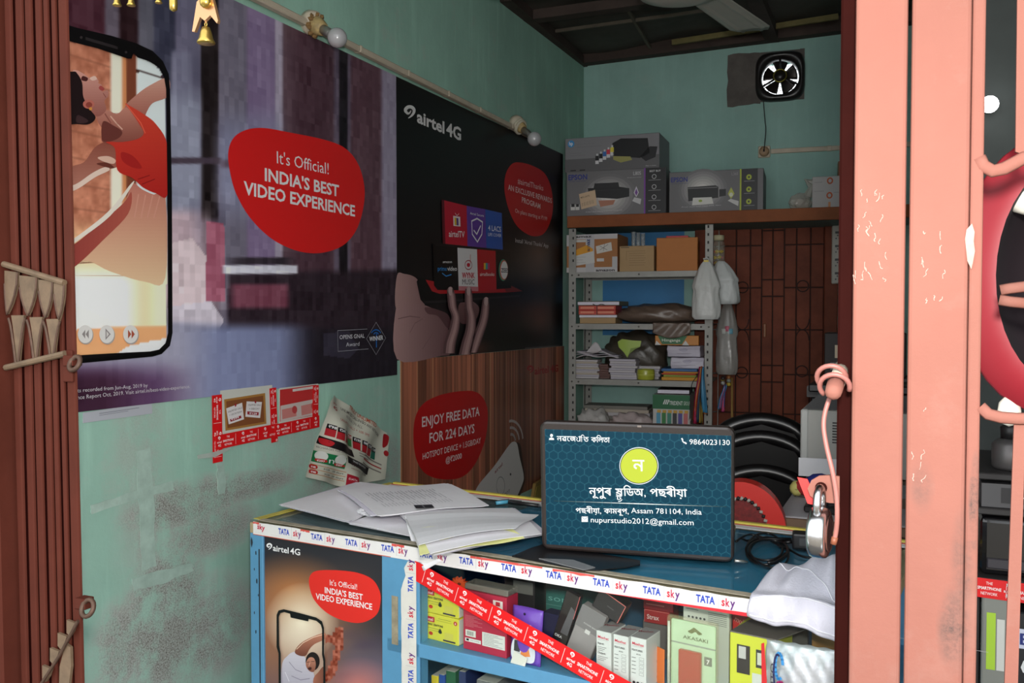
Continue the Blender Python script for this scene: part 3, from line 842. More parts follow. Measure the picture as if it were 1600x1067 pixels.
# red shell hanging behind the right edge of the gate
hp = onY(1640, 430, 1.02)
hs = thing('red_shell', 'red curved shell with a dark hollow hanging behind the gate at the right edge', 'red shell', (hp.x, hp.y, hp.z - 0.13))
M_RED = mat('glossy_red_shell', (150, 34, 46), 0.5)
def shell(r0, r1, a0=0.0):
    q = MB(); n = 30
    prof = []
    for t in np.linspace(0, 1, 9):
        an = t * math.pi * 0.5
        prof.append((r0 + (r1 - r0) * (1 - math.cos(an)), math.sin(an)))
    return prof
q = MB()
rings = []
for (k, yy) in ((1.0, -0.02), (1.02, 0.0), (0.99, 0.04), (0.90, 0.085), (0.72, 0.12), (0.45, 0.143), (0.1, 0.15)):
    rings.append([q.bm.verts.new((0.082 * k * math.cos(a), yy, 0.13 + 0.135 * k * math.sin(a))) for a in np.linspace(0, 2 * math.pi, 36, endpoint=False)])
for (k, yy) in ((0.74, -0.026),):
    rings.insert(0, [q.bm.verts.new((0.082 * k * math.cos(a) + 0.012, yy, 0.13 + 0.135 * (k + 0.06) * math.sin(a))) for a in np.linspace(0, 2 * math.pi, 36, endpoint=False)])
for a, b_ in zip(rings, rings[1:]):
    for k in range(36): q.bm.faces.new((a[k], a[(k + 1) % 36], b_[(k + 1) % 36], b_[k]))
q.bm.faces.new(rings[-1])
q.build('shell', M_RED, hs, True)
q = MB()
rings = []
for (k, yy) in ((0.74, -0.026), (0.66, 0.02), (0.5, 0.06), (0.25, 0.08), (0.05, 0.085)):
    rings.append([q.bm.verts.new((0.082 * k * math.cos(a) + 0.012, yy, 0.13 + 0.135 * (k + 0.06) * math.sin(a))) for a in np.linspace(0, 2 * math.pi, 36, endpoint=False)])
for a, b_ in zip(rings, rings[1:]):
    for k in range(36): q.bm.faces.new((a[k], a[(k + 1) % 36], b_[(k + 1) % 36], b_[k]))
q.build('lining', mat('dark_lining', (26, 12, 20), 0.8), hs, True)
q = MB(); q.tube([(0, 0.0, 0.262), (0.0, -0.06, 0.30), (0.0, -0.145, 0.32)], 0.003, 6); q.build('hang_cord', M_GATE_D, hs)
q = MB(); q.ico((-0.022, -0.005, 0.215), 0.02, 2, (1, 0.5, 1.3)); q.build('white_pad', mat('white_pad', (222, 218, 206), 0.6), hs, True)
q = MB(); q.ico((-0.034, -0.012, -0.004), 0.012, 2, (0.9, 0.6, 1.3)); q.build('white_buckle', mat('white_pad', (0, 0, 0)), hs, True)
q = MB(); q.tube([(-0.01, 0, 0.0), (0.0, -0.005, 0.012), (0.02, 0, 0.02)], 0.006, 8); q.build('magenta_strap', mat('magenta_strap', (200, 40, 150), 0.5), hs, True)
# ------------------------------------------------------------------ posters on the left wall
M_POSTER = print_mat('poster_vinyl', 0.38, 0.35)
WHITE = (238, 236, 236); AIRTEL = (214, 30, 32)

class WallSheet:
    """a flat thing on the left wall; local x runs along the wall (+Y), local y up, local z out into the room"""
    def __init__(s, name, label, cat, y0, z0, x=0.003, group=None):
        s.y0, s.z0, s.x = y0, z0, x
        s.root = thing(name, label, cat, group=group)
        M_ = Matrix(((0, 0, 1, x), (1, 0, 0, y0), (0, 1, 0, z0), (0, 0, 0, 1)))
        s.root.matrix_world = M_
    def map(s, px, py):
        p = onX(px, py, s.x); return (p.y - s.y0, p.z - s.z0)
    def px(s, X, Y):
        P_ = np.stack([np.full_like(X, s.x), X + s.y0, Y + s.z0], 1)
        return proj_np(P_)

def px_blocks(PX, PY, bwx, bwy, amp, seed=0):
    return (hashn(np.floor(PX / bwx), np.floor(PY / bwy), seed) - 0.5) * 2 * amp

# --- poster with the dancer on a phone screen
tz, bz_ = 2.2605, 1.3085
y0 = onX(84, 600).y; y1 = onX(618.5, 350).y
P1 = WallSheet('dancer_poster', 'large poster with a dancer on a phone screen and a red speech blob', 'poster', y0, bz_)
W1, H1 = y1 - y0, tz - bz_
def art1(X, Y):
    PX, PY = P1.px(X, Y)
    img = np.zeros((len(PX), 3)); img[:] = (84, 70, 82)
    # blocks of the pixellated picture behind
    gxx = np.floor(X / 0.017); gyy = np.floor(Y / 0.017)
    def band(x0, x1, col, f=4, ya=-500, yb=2000, fy=6):
        m = sstep(x0 - f, x0 + f, PX) * (1 - sstep(x1 - f, x1 + f, PX)) * sstep(ya - fy, ya + fy, PY) * (1 - sstep(yb - fy, yb + fy, PY))
        put(img, m, col)
    band(60, 168, (70, 38, 48)); band(164, 190, (98, 88, 100)); band(186, 218, (46, 28, 32)); band(216, 242, (96, 94, 106))
    band(240, 276, (62, 62, 80)); band(274, 315, (104, 100, 122)); band(268, 300, (120, 118, 140), ya=80)
    band(341, 388, (108, 102, 118)); band(386, 432, (124, 106, 138)); band(430, 443, (160, 150, 168), 2)
    band(442, 530, (92, 70, 80)); band(460, 520, (74, 50, 60), 14); band(545, 600, (88, 62, 72)); band(596, 624, (140, 130, 150)); band(522, 548, (96, 84, 100), 3)
    band(530, 543, (30, 24, 30), 2); band(314, 341, (36, 28, 30), 2, ya=-50, yb=342)
    band(341, 440, (128, 128, 154), 14, 190, 330, 40); band(262, 314, (140, 142, 162), 6, 150, 330, 30)
    band(262, 345, (72, 60, 72), 6, 246, 256, 2); band(345, 440, (96, 80, 96), 8, 250, 262, 4)
    # smear of pink-white skirt
    put(img, sstep(0, 60, 352 - PX + 0.2 * (PY - 380)) * sstep(318, 340, PY) * (1 - sstep(455, 520, PY)) * (PX > 255), (186, 162, 172))
    put(img, inpoly(PX, PY, [(268, 380), (300, 372), (322, 400), (322, 470), (268, 500)]), (206, 186, 192))
    put(img, inpoly(PX, PY, [(322, 345), (350, 350), (352, 470), (322, 470)]), (160, 92, 112))
    put(img, inpoly(PX, PY, [(262, 480), (330, 470), (350, 500), (340, 520), (262, 530)]), (198, 188, 200))
    put(img, sstep(418, 432, PY + 0.02 * (PX - 440)) * sstep(350, 362, PX) * (1 - sstep(700, 720, PX)), (46, 34, 42))
    put(img, sstep(344, 352, PX) * (1 - sstep(462, 468, PX)) * sstep(413, 416, PY + 0.0 * PX) * (1 - sstep(426, 429, PY)), (204, 202, 214))
    put(img, sstep(352, 372, PX) * (1 - sstep(445, 456, PX)) * sstep(440, 448, PY) * (1 - sstep(476, 486, PY)), (118, 66, 82))
    put(img, sstep(340, 380, PX) * (1 - sstep(440, 470, PX)) * sstep(400, 404, PY) * (1 - sstep(412, 415, PY)), (52, 44, 52))
    lowm = sstep(505, 522, PY)
    put(img, lowm, (36, 30, 38))
    put(img, sstep(498, 520, PY) * (1 - sstep(430, 500, PX)), (122, 128, 162))
    put(img, sstep(498, 515, PY) * (1 - sstep(268, 352, PX)), (150, 148, 168))
    put(img, sstep(552, 600, PY) * (1 - sstep(230, 330, PX)), (86, 60, 92))
    put(img, sstep(560, 600, PY) * (1 - sstep(150, 250, PX)), (58, 32, 50))
    put(img, inpoly(PX, PY, [(505, 520), (545, 518), (560, 545), (545, 560), (505, 555)]) * 0.5, (70, 66, 84))
    # pixellation
    amp = np.where(PY > 500, 7, 16) + 10 * ((PX > 255) & (PX < 360) & (PY > 300) & (PY < 520))
    n = (hashn(gxx, gyy, 1) - 0.5) * 2
    n2 = (hashn(gxx, np.floor(gyy / 3), 2) - 0.5) * 2
    img += (n * amp * 0.28 + n2 * amp * 0.5)[:, None]
    # soft shadow print of the phone
    # ---- phone screen
    scr = inpoly(PX, PY, [(60, 50), (118, 66), (200, 82), (240, 98), (252, 112), (258, 132), (261, 530), (254, 546), (240, 552), (60, 565)])
    s = np.zeros_like(img); s[:] = (172, 108, 84)
    bn = vnoise(X * 60, Y * 60, 3) * 40 + vnoise(X * 160, Y * 160, 4) * 26 - 32
    s += bn[:, None] * np.array((1, 0.9, 0.8))
    put(s, (np.abs(((Y / 0.05) % 1) - 0.5) > 0.46) * (PX < 180) * 0.4, (120, 70, 54))
    put(s, sstep(170, 176, PX) * (1 - sstep(190, 196, PX)), (222, 214, 196))
    put(s, sstep(188, 194, PX) * (1 - sstep(198, 202, PX)), (196, 128, 84))
    put(s, sstep(196, 199, PX) * (1 - sstep(211, 214, PX)), (112, 60, 42))
    put(s, sstep(212, 215, PX) * (1 - sstep(330, 345, PY)), (206, 214, 214))
    put(s, inpoly(PX, PY, [(213, 108), (258, 120), (258, 124), (213, 112)]), (66, 40, 36))
    # the lower glow
    put(s, sstep(330, 395, PY), (238, 196, 150))
    put(s, sstep(395, 450, PY) * (1 - sstep(185, 240, PX)), (244, 240, 228))
    put(s, sstep(330, 420, PY) * sstep(215, 250, PX), (246, 226, 190))
    put(s, sstep(508, 513, PY + 0.02 * (PX - 180)), (226, 160, 112))
    put(s, inpoly(PX, PY, [(178, 556), (200, 541), (230, 534), (262, 528), (262, 560), (178, 566)]), (234, 226, 218))
    put(s, inpoly(PX, PY, [(60, 470), (122, 478), (188, 508), (150, 513), (60, 520)]), (238, 226, 216))
    img = np.where(scr[:, None], s, img)
    return img * 1.17
painted('sheet', P1.root, W1, H1, 330, 240, art1, M_POSTER)
f = Flat(P1.map, z=0.0003)
def grad(poly, c0, c1, axis, n=10, k=5):
    n = int(n * 2.2)
    """a drawn shape shaded in steps from c0 to c1 along axis (0 across, 1 down)"""
    P_ = smooth_closed(poly, k) if k else poly
    lo = min(p[axis] for p in P_); hi = max(p[axis] for p in P_)
    lay = f.n + 1; f.n += 1
    for q in range(n):
        a_ = lo + (hi - lo) * q / n; b_ = lo + (hi - lo) * (q + 1) / n; out = P_
        for lim, keep in ((a_, 1), (b_, -1)):
            res = []
            for u_, v_ in zip(out, out[1:] + out[:1]):
                du = keep * (u_[axis] - lim); dv = keep * (v_[axis] - lim)
                if du >= 0: res.append(u_)
                if du * dv < 0:
                    t_ = du / (du - dv); res.append((u_[0] + (v_[0] - u_[0]) * t_, u_[1] + (v_[1] - u_[1]) * t_))
            out = res
            if len(out) < 3: break
        if len(out) >= 3:
            t_ = (q + 0.5) / n; f.poly(out, tuple(c0[i] + (c1[i] - c0[i]) * t_ for i in range(3)), lay)
# skirt, arms, head, bodice
grad([(206, 286), (196, 312), (172, 338), (120, 380), (84, 402), (84, 440), (130, 408), (172, 424), (226, 440), (258, 434), (258, 306), (240, 304), (222, 296)], (206, 128, 112), (242, 206, 164), 1, 14)
grad([(84, 400), (118, 380), (150, 354), (192, 318), (205, 300), (200, 334), (160, 376), (120, 414), (84, 436)], (150, 62, 58), (186, 92, 78), 0, 8)
for k_ in range(4): f.line([(216 + k_ * 11, 304 + k_), (210 + k_ * 10, 340)], 0.003, (222, 158, 138))
f.blob([(84, 400), (118, 378), (172, 337), (206, 290), (204, 287), (168, 331), (116, 372), (84, 392)], (246, 234, 220))
grad([(84, 258), (100, 262), (118, 258), (132, 252), (148, 230), (166, 222), (180, 232), (184, 258), (170, 265), (148, 277), (117, 297), (100, 303), (84, 306)], (150, 84, 70), (196, 134, 116), 1, 8)
f.blob([(84, 306), (117, 297), (148, 277), (170, 266), (164, 261), (144, 270), (117, 288), (84, 298)], (240, 212, 196))
f.blob([(152, 246), (168, 244), (180, 250), (176, 256), (160, 252)], (232, 190, 170)); f.blob([(150, 256), (166, 254), (178, 262), (168, 262)], (110, 56, 46))
grad([(194, 168), (214, 147), (236, 132), (262, 122), (262, 150), (238, 161), (228, 176), (222, 190), (205, 186)], (226, 170, 150), (168, 96, 84), 1, 8)
grad([(150, 176), (166, 172), (182, 178), (196, 168), (208, 180), (220, 198), (224, 214), (200, 226), (172, 226), (158, 220), (160, 204), (152, 190)], (206, 140, 122), (140, 76, 66), 1, 9)
f.blob([(160, 190), (176, 196), (190, 206), (184, 216), (166, 222), (158, 216)], (112, 58, 52)); f.line([(172, 182), (182, 194), (190, 202)], 0.003, (232, 184, 164)); f.line([(163, 178), (172, 192)], 0.003, (150, 86, 76))
grad([(112, 112), (119, 110), (132, 117), (139, 122), (147, 119), (153, 127), (152, 130), (158, 133), (156, 137), (161, 140), (158, 144), (167, 141), (168, 150), (162, 158), (165, 170), (160, 178), (150, 182), (138, 172), (128, 150), (118, 132)], (224, 164, 150), (160, 96, 86), 1, 9)
f.blob([(128, 119), (136, 122), (134, 127), (126, 125)], (84, 40, 38)); f.blob([(139, 122), (147, 119), (150, 124), (143, 126)], (236, 196, 180)); f.blob([(156, 134), (162, 139), (158, 142), (153, 138)], (176, 78, 76)); f.line([(160, 146), (164, 152)], 0.002, (150, 84, 74))
f.blob([(84, 120), (112, 112), (120, 116), (127, 130), (129, 152), (140, 172), (148, 184), (138, 194), (118, 194), (84, 190)], (36, 23, 25)); f.blob([(120, 180), (136, 188), (130, 193), (118, 191)], (66, 44, 46))
f.ell(137, 163, 9, 7, (196, 112, 98)); f.ell(137.5, 164, 5, 4.4, (150, 70, 60)); f.ell(140, 170, 2.6, 2.6, (220, 150, 70))
grad([(194, 162), (204, 176), (216, 194), (223, 208), (214, 217), (190, 222), (164, 222), (178, 232), (182, 266), (205, 278), (222, 293), (242, 302), (260, 304), (260, 228), (242, 194), (222, 178), (202, 166)], (222, 74, 54), (188, 40, 36), 1, 10)
f.blob([(188, 238), (206, 244), (220, 262), (206, 262), (190, 252)], (176, 38, 36)); f.line([(214, 280), (232, 274)], 0.002, (150, 30, 30)); f.line([(220, 288), (240, 280)], 0.002, (150, 30, 30)); f.line([(196, 164), (218, 192), (225, 208)], 0.0025, (240, 110, 84))
f.build('dancer_picture', P1.root, M_POSTER)
f = Flat(P1.map, z=0.0048)
# phone casing: outer outline, notch and bottom lip
outer = [(84, 34), (118, 44), (170, 56), (210, 68), (236, 80), (252, 96), (261, 116), (263, 140), (266, 300), (267, 520), (263, 540), (250, 553), (236, 557), (170, 563), (84, 571)]
inner = [(84, 557), (170, 552), (232, 549), (246, 546), (256, 536), (260, 520), (259, 300), (257, 140), (254, 122), (246, 106), (230, 96), (212, 90), (206, 83), (203, 92), (197, 92), (150, 76), (118, 68), (84, 58)]
f.poly(outer + inner, (16, 13, 15))
f.line([(132, 61), (180, 75)], 0.006, (48, 42, 44)); f.ell(124, 59, 2.2, 2.2, (58, 50, 52)); f.ell(194, 82, 2, 2, (58, 50, 52))
f.line([(84, 568), (170, 559), (238, 553), (255, 545)], 0.006, (6, 5, 6))
for cxp, kind in ((130, 'rw'), (163.5, 'play'), (200.5, 'ff')):
    f.ell(cxp + 1, 523.5, 12, 14.5, (180, 170, 164)); f.ell(cxp, 522, 11.6, 14, (232, 228, 224))
    if kind == 'play':
        f.poly([(cxp - 2, 513), (cxp + 6, 522), (cxp - 2, 531)], (150, 140, 140)); f.poly([(cxp - 0.5, 517), (cxp + 3.5, 522), (cxp - 0.5, 527)], (226, 220, 216))
    else:
        sg = -1 if kind == 'rw' else 1; c_ = (150, 142, 140) if kind == 'rw' else (176, 86, 62)
        for d_ in (-4, 1.5): f.poly([(cxp + d_ * 1.0 - (0 if sg > 0 else -4) , 515), (cxp + d_ + (5 if sg > 0 else -1), 522), (cxp + d_ - (0 if sg > 0 else -4), 529)], c_)
f.build('phone_picture', P1.root, M_POSTER)
f = Flat(P1.map, z=0.0008)
blob1 = [(356, 240), (364, 216), (384, 203), (412, 200), (452, 207), (505, 218), (538, 231), (559, 256), (569, 292), (567, 326), (556, 360), (536, 383), (508, 394), (480, 395), (450, 387), (420, 370), (391, 341), (370, 306), (360, 274)]
f.blob(blob1, (228, 34, 34)); f.build('speech_blob', P1.root, M_POSTER)
f = Flat(P1.map, z=0.0014)
f.text("It's Official!", (432, 255), (513, 272.5), 19, WHITE, 0.0, 1)
f.text("INDIA'S BEST", (413, 282), (529, 307), 19, WHITE, 0.025, 1)
f.text("VIDEO EXPERIENCE", (380, 303), (554, 338), 19, WHITE, 0.025, 1)
f.build("slogan", P1.root, M_POSTER); f = Flat(P1.map, z=0.0014)
f.text("ts recorded from Jun-Aug, 2019 by", (120, 613), (230, 604.5), 6, (206, 200, 206), 0, 1)
f.text("nce Report Oct, 2019. Visit airtel.in/best-video-experience.", (120, 624), (296, 606), 6, (206, 200, 206), 0, 1)
f.build("small_print", P1.root, M_POSTER); f = Flat(P1.map, z=0.0014)
f.text("OPENS GNAL", (530, 530), (569, 527.5), 6.5, (210, 208, 214), 0.01, 1)
f.text("Award", (540, 541.5), (561, 540), 6.5, (200, 198, 206), 0, 1)
f.line([(573, 514), (527, 516.5), (527.5, 549), (575, 545)], 0.0012, (170, 168, 176), 1)
f.line([(587, 503.5), (602, 528), (587, 554), (572, 529)], 0.0012, (170, 168, 176), 1, closed=True)
f.text("WINNER", (576.5, 533), (598, 530.5), 7, (226, 226, 230), 0.02, 3)
f.line([(587.5, 522), (587.5, 542)], 0.005, (36, 110, 190), 1)
for r in (4, 8): f.line([(587 + r * math.cos(a), 524 - r * math.sin(a) * 1.1) for a in np.linspace(0.5, math.pi - 0.5, 8)], 0.004, (36, 110, 190), 1)
f.build('award_badge', P1.root, M_POSTER)

def swoosh(f, px, py, r, col, layer=1, sy=1):
    """the curled emblem: a fat hooked loop with a tapering tail"""
    def stroke(pts, ws):
        L = []; R = []; n = len(pts)
        for i in range(n):
            a = pts[min(i + 1, n - 1)]; b = pts[max(i - 1, 0)]
            d = np.array((a[0] - b[0], a[1] - b[1])); d = d / (np.hypot(*d) + 1e-9); q = np.array((-d[1], d[0])) * ws[i] * 0.5
            for lst, sg in ((L, 1), (R, -1)):
                lst.append((px + r * (pts[i][0] + sg * q[0]), py + sy * r * (pts[i][1] + sg * q[1])))
        for i in range(n - 1): f.poly([L[i], L[i + 1], R[i + 1], R[i]], col, layer)
    a = smooth_open([(-0.75, 0.05), (-0.8, -0.45), (-0.35, -0.9), (0.3, -0.9), (0.75, -0.45), (0.7, 0.15), (0.25, 0.75), (-0.3, 1.15)], 3)
    stroke(a, np.interp(np.linspace(0, 1, len(a)), [0, 0.15, 0.35, 0.6, 0.8, 1], [0.45, 0.62, 0.62, 0.55, 0.42, 0.1]))
    b = smooth_open([(-0.72, -0.05), (-0.35, 0.3), (0.05, 0.05), (0.2, -0.3)], 3)
    stroke(b, np.interp(np.linspace(0, 1, len(b)), [0, 0.5, 1], [0.5, 0.34, 0.12]))

# --- black poster with a phone carrying app boxes
y0 = onX(618.8, 400).y; y1 = onX(878.5, 390).y; zb, zt = 1.3545, 2.2595
P2 = WallSheet('app_poster', 'black poster of a hand lifting a phone stacked with coloured app boxes', 'poster', y0, zb)
def art2(X, Y):
    PX, PY = P2.px(X, Y)
    img = np.zeros((len(PX), 3)); img[:] = (22, 18, 20)
    put(img, np.clip(1 - np.hypot((PX - 842) / 40, (PY - 400) / 85), 0, 1) * 0.75, (120, 84, 72))
    put(img, np.clip(1 - np.hypot((PX - 846) / 34, (PY - 500) / 40), 0, 1) * 0.6, (130, 70, 60))
    put(img, np.clip(1 - np.hypot((PX - 745) / 30, (PY - 545) / 22), 0, 1) * 0.6, (140, 80, 60))
    put(img, np.clip(1 - np.hypot((PX - 660) / 60, (PY - 470) / 60), 0, 1) * 0.35, (60, 34, 36))
    return img
painted('sheet', P2.root, y1 - y0, zt - zb, 150, 110, art2, M_POSTER)
f = Flat(P2.map, z=0.0003)
grad([(620, 431), (632, 428), (648, 433), (658, 446), (664, 470), (656, 486), (620, 486)], (186, 146, 142), (150, 112, 112), 0, 8)
grad([(620, 474), (640, 473), (664, 477), (684, 488), (698, 508), (704, 535), (703, 553), (690, 556), (620, 561)], (188, 148, 146), (122, 86, 88), 0, 10)
grad([(664, 480), (684, 484), (700, 492), (706, 510), (698, 512), (684, 494), (668, 490)], (112, 76, 78), (90, 58, 62), 0, 5)
f.line([(622, 498), (640, 494), (656, 496)], 0.003, (130, 94, 96)); f.line([(640, 520), (648, 505), (660, 498)], 0.003, (140, 104, 104)); f.line([(660, 545), (676, 520)], 0.0025, (132, 96, 98))
grad([(716, 478), (730, 468), (748, 480), (742, 500), (720, 505)], (130, 92, 92), (96, 62, 64), 1, 5)
f.build('palm_picture', P2.root, M_POSTER)
f = Flat(P2.map, z=0.0022)
f.poly([(650, 440), (654, 434), (664, 436), (684, 440), (690, 455), (817, 452), (818, 457), (812, 465), (690, 475), (664, 477), (656, 468)], (14, 11, 12))
f.line([(662, 472), (690, 471), (812, 462)], 0.008, (44, 38, 40))
f.poly([(664, 437), (684, 441), (797, 446), (816, 455), (784, 457), (686, 459), (674, 455)], (178, 32, 38)); f.poly([(797, 446), (816, 455), (790, 456), (786, 448)], (120, 40, 40))
def quad(a, b, c, d, col, l=None): f.poly([a, b, c, d], col, l)
quad((689, 312), (694, 313), (696, 386), (691, 384), (96, 20, 34)); quad((693, 313), (728, 321.5), (729.5, 386.5), (695, 385), (196, 32, 56))
quad((728, 321.5), (757, 327), (759, 388), (729.5, 386.5), (104, 66, 160)); quad((757, 327), (783, 333), (784.5, 390), (759, 388), (48, 92, 178))
quad((675, 380), (680, 385), (682.5, 453), (677, 446), (8, 7, 8)); quad((679, 384), (713.5, 387), (715.5, 453.5), (682, 453), (12, 10, 13))
quad((713.5, 387), (744, 389.5), (746, 455), (715.5, 453.5), (228, 222, 222)); quad((744, 389.5), (773, 391.5), (774.5, 452), (746, 455), (190, 28, 40)); quad((773, 391.5), (796.5, 394), (797.5, 450), (774.5, 452), (10, 9, 10))
quad((679, 384), (796, 394), (793, 391), (676, 379), (30, 24, 26)); quad((715.5, 447), (746, 448), (746, 455), (715.5, 453.5), (200, 120, 128))
f.text('airtelTV', (699.5, 370), (724, 371), 10, WHITE, 0.01, 30)
f.poly([(706, 337), (717, 339), (717.5, 354), (706.5, 353)], (236, 220, 220), 30); f.poly([(708, 340), (711, 340.5), (711.5, 352), (708.5, 351.5)], (230, 190, 50), 31); f.poly([(711, 340.5), (714, 341), (714.5, 352.5), (711.5, 352)], (90, 60, 140), 31)
f.line([(712, 337), (709, 333)], .002, WHITE, 30); f.line([(712, 337), (715, 334)], .002, WHITE, 30)
f.text('Airtel Secure', (732.5, 335), (754, 339), 4, WHITE, 0, 30)
f.line([(735, 345.5), (743.5, 341.5), (752, 347), (751, 366), (744, 378), (736, 366)], .006, WHITE, 30, closed=True); f.line([(738.5, 360), (743, 366), (749, 353)], .006, WHITE, 30)
f.text('4 LACS', (761, 360), (781, 362.5), 8.5, WHITE, 0.01, 30); f.text('LIFE COVER', (761, 368.5), (781.5, 370.5), 5, WHITE, 0, 30)
f.text('amazon', (690, 411), (704, 411), 4.2, WHITE, 0, 30); f.text('prime', (682, 423), (696, 423), 7, (54, 140, 214), 0.01, 30); f.text('video', (697, 423), (712, 423), 7, WHITE, 0.01, 30)
f.line([(689, 427), (695, 431.5), (703, 429)], .004, (54, 140, 214), 30)
f.text('WYNK', (720, 434.5), (740, 434.5), 9, (196, 30, 52), 0.02, 30); f.text('MUSIC', (720.5, 444.5), (739.5, 444.5), 8.5, (60, 50, 54), 0, 30)
f.ring(730, 414, 5.5, 7, .003, (196, 30, 52), 30); f.ell(730, 414, 2.6, 3.2, (196, 30, 52), 30); f.line([(733, 412), (733, 398)], .003, (196, 30, 52), 30)
f.text('airtelbooks', (748, 431), (770.5, 431), 5.5, WHITE, 0, 30)
for k, c_ in enumerate(((230, 180, 50), (60, 150, 150), (190, 60, 120))): f.poly([(754 + 3 * k, 411), (757 + 3 * k, 411), (757 + 3 * k, 421), (754 + 3 * k, 421)], c_, 30)
f.ell(784.5, 422, 7.2, 17, (70, 150, 120), 30); f.ell(785.5, 422, 6.4, 15.5, (216, 80, 60), 31); f.ell(786, 422, 5.6, 14, (236, 232, 230), 32); f.text('ZEE5', (781, 425.5), (793, 425.5), 6.5, (30, 28, 36), 0.02, 33)
f.build('phone_and_app_boxes', P2.root, M_POSTER)
for (spine, rw) in (([(701, 451), (703, 462), (705, 480), (710, 495), (707, 515), (701, 535), (699, 552)], [5, 6.5, 6.5, 6.5, 8, 9, 9]),
                    ([(729.5, 451), (730, 462), (731, 480), (734, 495), (733, 515), (728, 535), (724, 554)], [4.5, 6, 6.5, 7, 8, 9, 9.5]),
                    ([(757, 467), (756.5, 478), (755, 492), (752, 505), (746, 522), (741, 538), (737, 551)], [4.5, 6, 6.5, 7, 7.5, 7, 6])):
    f = Flat(P2.map, z=0.0058)
    sp = smooth_open(spine, 4); rr = np.interp(np.linspace(0, 1, len(sp)), np.linspace(0, 1, len(rw)), rw)
    for off0, off1, c_ in ((-1, -0.55, (110, 78, 80)), (-0.55, -0.1, (168, 128, 128)), (-0.1, 0.45, (196, 156, 152)), (0.45, 0.75, (160, 120, 120)), (0.75, 1.0, (112, 78, 80))):
        for i in range(len(sp) - 1):
            f.poly([(sp[i][0] + rr[i] * off0, sp[i][1]), (sp[i][0] + rr[i] * off1, sp[i][1]), (sp[i + 1][0] + rr[i + 1] * off1, sp[i + 1][1]), (sp[i + 1][0] + rr[i + 1] * off0, sp[i + 1][1])], c_, 1)
    x, y = spine[0]
    f.ell(x + 0.5, y + 3, 4.6, 6, (190, 150, 148), 1, 16); f.ell(x + 0.6, y + 4, 3.0, 7, (206, 172, 170), 2, 16)
    f.build('finger_picture', P2.root, M_POSTER)
f = Flat(P2.map)
f.blob([(788, 296), (790, 272), (800, 256), (814, 254), (832, 259), (850, 270), (860, 290), (864, 318), (861, 342), (852, 362), (840, 369), (824, 366), (806, 351), (794, 325)], (200, 28, 32)); f.build('red_blob', P2.root, M_POSTER)
f = Flat(P2.map, z=0.0009)
swoosh(f, 640, 175, 8.5, (226, 222, 222))
f.text('airtel', (651, 190.5), (694, 208.5), 19, (226, 222, 222), 0.03, 1); f.text('4G', (697, 210.5), (720, 219.5), 20, (226, 222, 222), 0.03, 1)
f.build('brand_line', P2.root, M_POSTER); f = Flat(P2.map, z=0.0009)
f.text('#airtelThanks', (808.5, 287), (848.5, 298), 9, (226, 200, 200), 0, 1); f.text('AN EXCLUSIVE REWARDS', (793.5, 296.5), (862, 317.5), 8.5, (230, 206, 206), 0.012, 1)
f.text('PROGRAM', (815, 316), (844, 326.5), 8.5, (230, 206, 206), 0.012, 1); f.text('On plans starting at ₹199', (804.5, 332), (854.5, 345), 6.5, (226, 200, 200), 0, 1)
f.text("Install 'Airtel Thanks' App", (805, 378.5), (856.5, 387), 6.5, (200, 192, 192), 0, 1)
f.build('slogan', P2.root, M_POSTER); f = Flat(P2.map, z=0.0009)
f.line([(820, 544), (873, 539.5)], 0.003, (96, 90, 90), 1)
f.build('small_print', P2.root, M_POSTER)

# --- wood-grain poster with the hotspot
y0 = onX(624.5, 640).y; y1 = onX(880.5, 600).y; zt = 1.3535; zb = 0.74
P3 = WallSheet('hotspot_poster', 'wood-grain poster with a red blob and a white hotspot device', 'poster', y0, zb)
def art3(X, Y):
    PX, PY = P3.px(X, Y)
    pl_ = np.floor(X / 0.052 + 0.3 * np.sin(np.floor(X / 0.052) * 3.1)); fr = (X / 0.052) % 1
    base = np.array((152, 92, 70))[None] * (0.75 + 0.5 * hashn(pl_, pl_ * 0 + 3, 1))[:, None]
    g = vnoise(X * 220, Y * 3.0, 2) * 0.35 + vnoise(X * 90, Y * 1.6, 5) * 0.35
    base = base * (0.68 + g)[:, None]
    put(base, ((hashn(pl_, pl_ * 0, 7) > 0.62) & (fr < 0.2)) * 0.7, (206, 150, 108))
    put(base, (fr > 0.97) * 0.5, (48, 24, 18))
    put(base, np.clip((PX - 760) / 160, 0, 1) * 0.3, (118, 74, 66))
    put(base, sstep(600, 612, PX) * 0, (0, 0, 0))
    return base
painted('sheet', P3.root, y1 - y0, zt - zb, 260, 90, art3, M_POSTER)
f = Flat(P3.map)
f.blob([(646, 690), (648, 655), (660, 632), (685, 618), (720, 611), (745, 613), (759, 630), (762, 655), (757, 690), (742, 725), (722, 745), (695, 749), (668, 742), (652, 722)], (196, 26, 28)); f.build('red_blob', P3.root, M_POSTER)
f = Flat(P3.map)
f.blob([(806, 691), (813, 695), (816, 715), (820, 745), (818, 760), (806, 786), (790, 800), (752, 796), (744, 776), (752, 756), (776, 726), (798, 697)], (60, 32, 24), 1)
f.blob([(802, 690), (808, 694), (812, 715), (818, 742), (816, 756), (804, 782), (788, 800), (752, 796), (743, 772), (748, 757), (772, 728), (794, 697)], (214, 206, 202), 2)
f.ring(782, 759, 6.4, 14, 0.0022, (60, 56, 56), 3); f.ell(797.5, 741, 1.2, 2, (60, 56, 56), 3)
f.text('airtel', (773, 740), (785, 727), 5.5, (150, 40, 44), 0.01, 3); f.text('HOTSPOT', (776, 786), (797, 768), 5, (60, 56, 56), 0, 3)
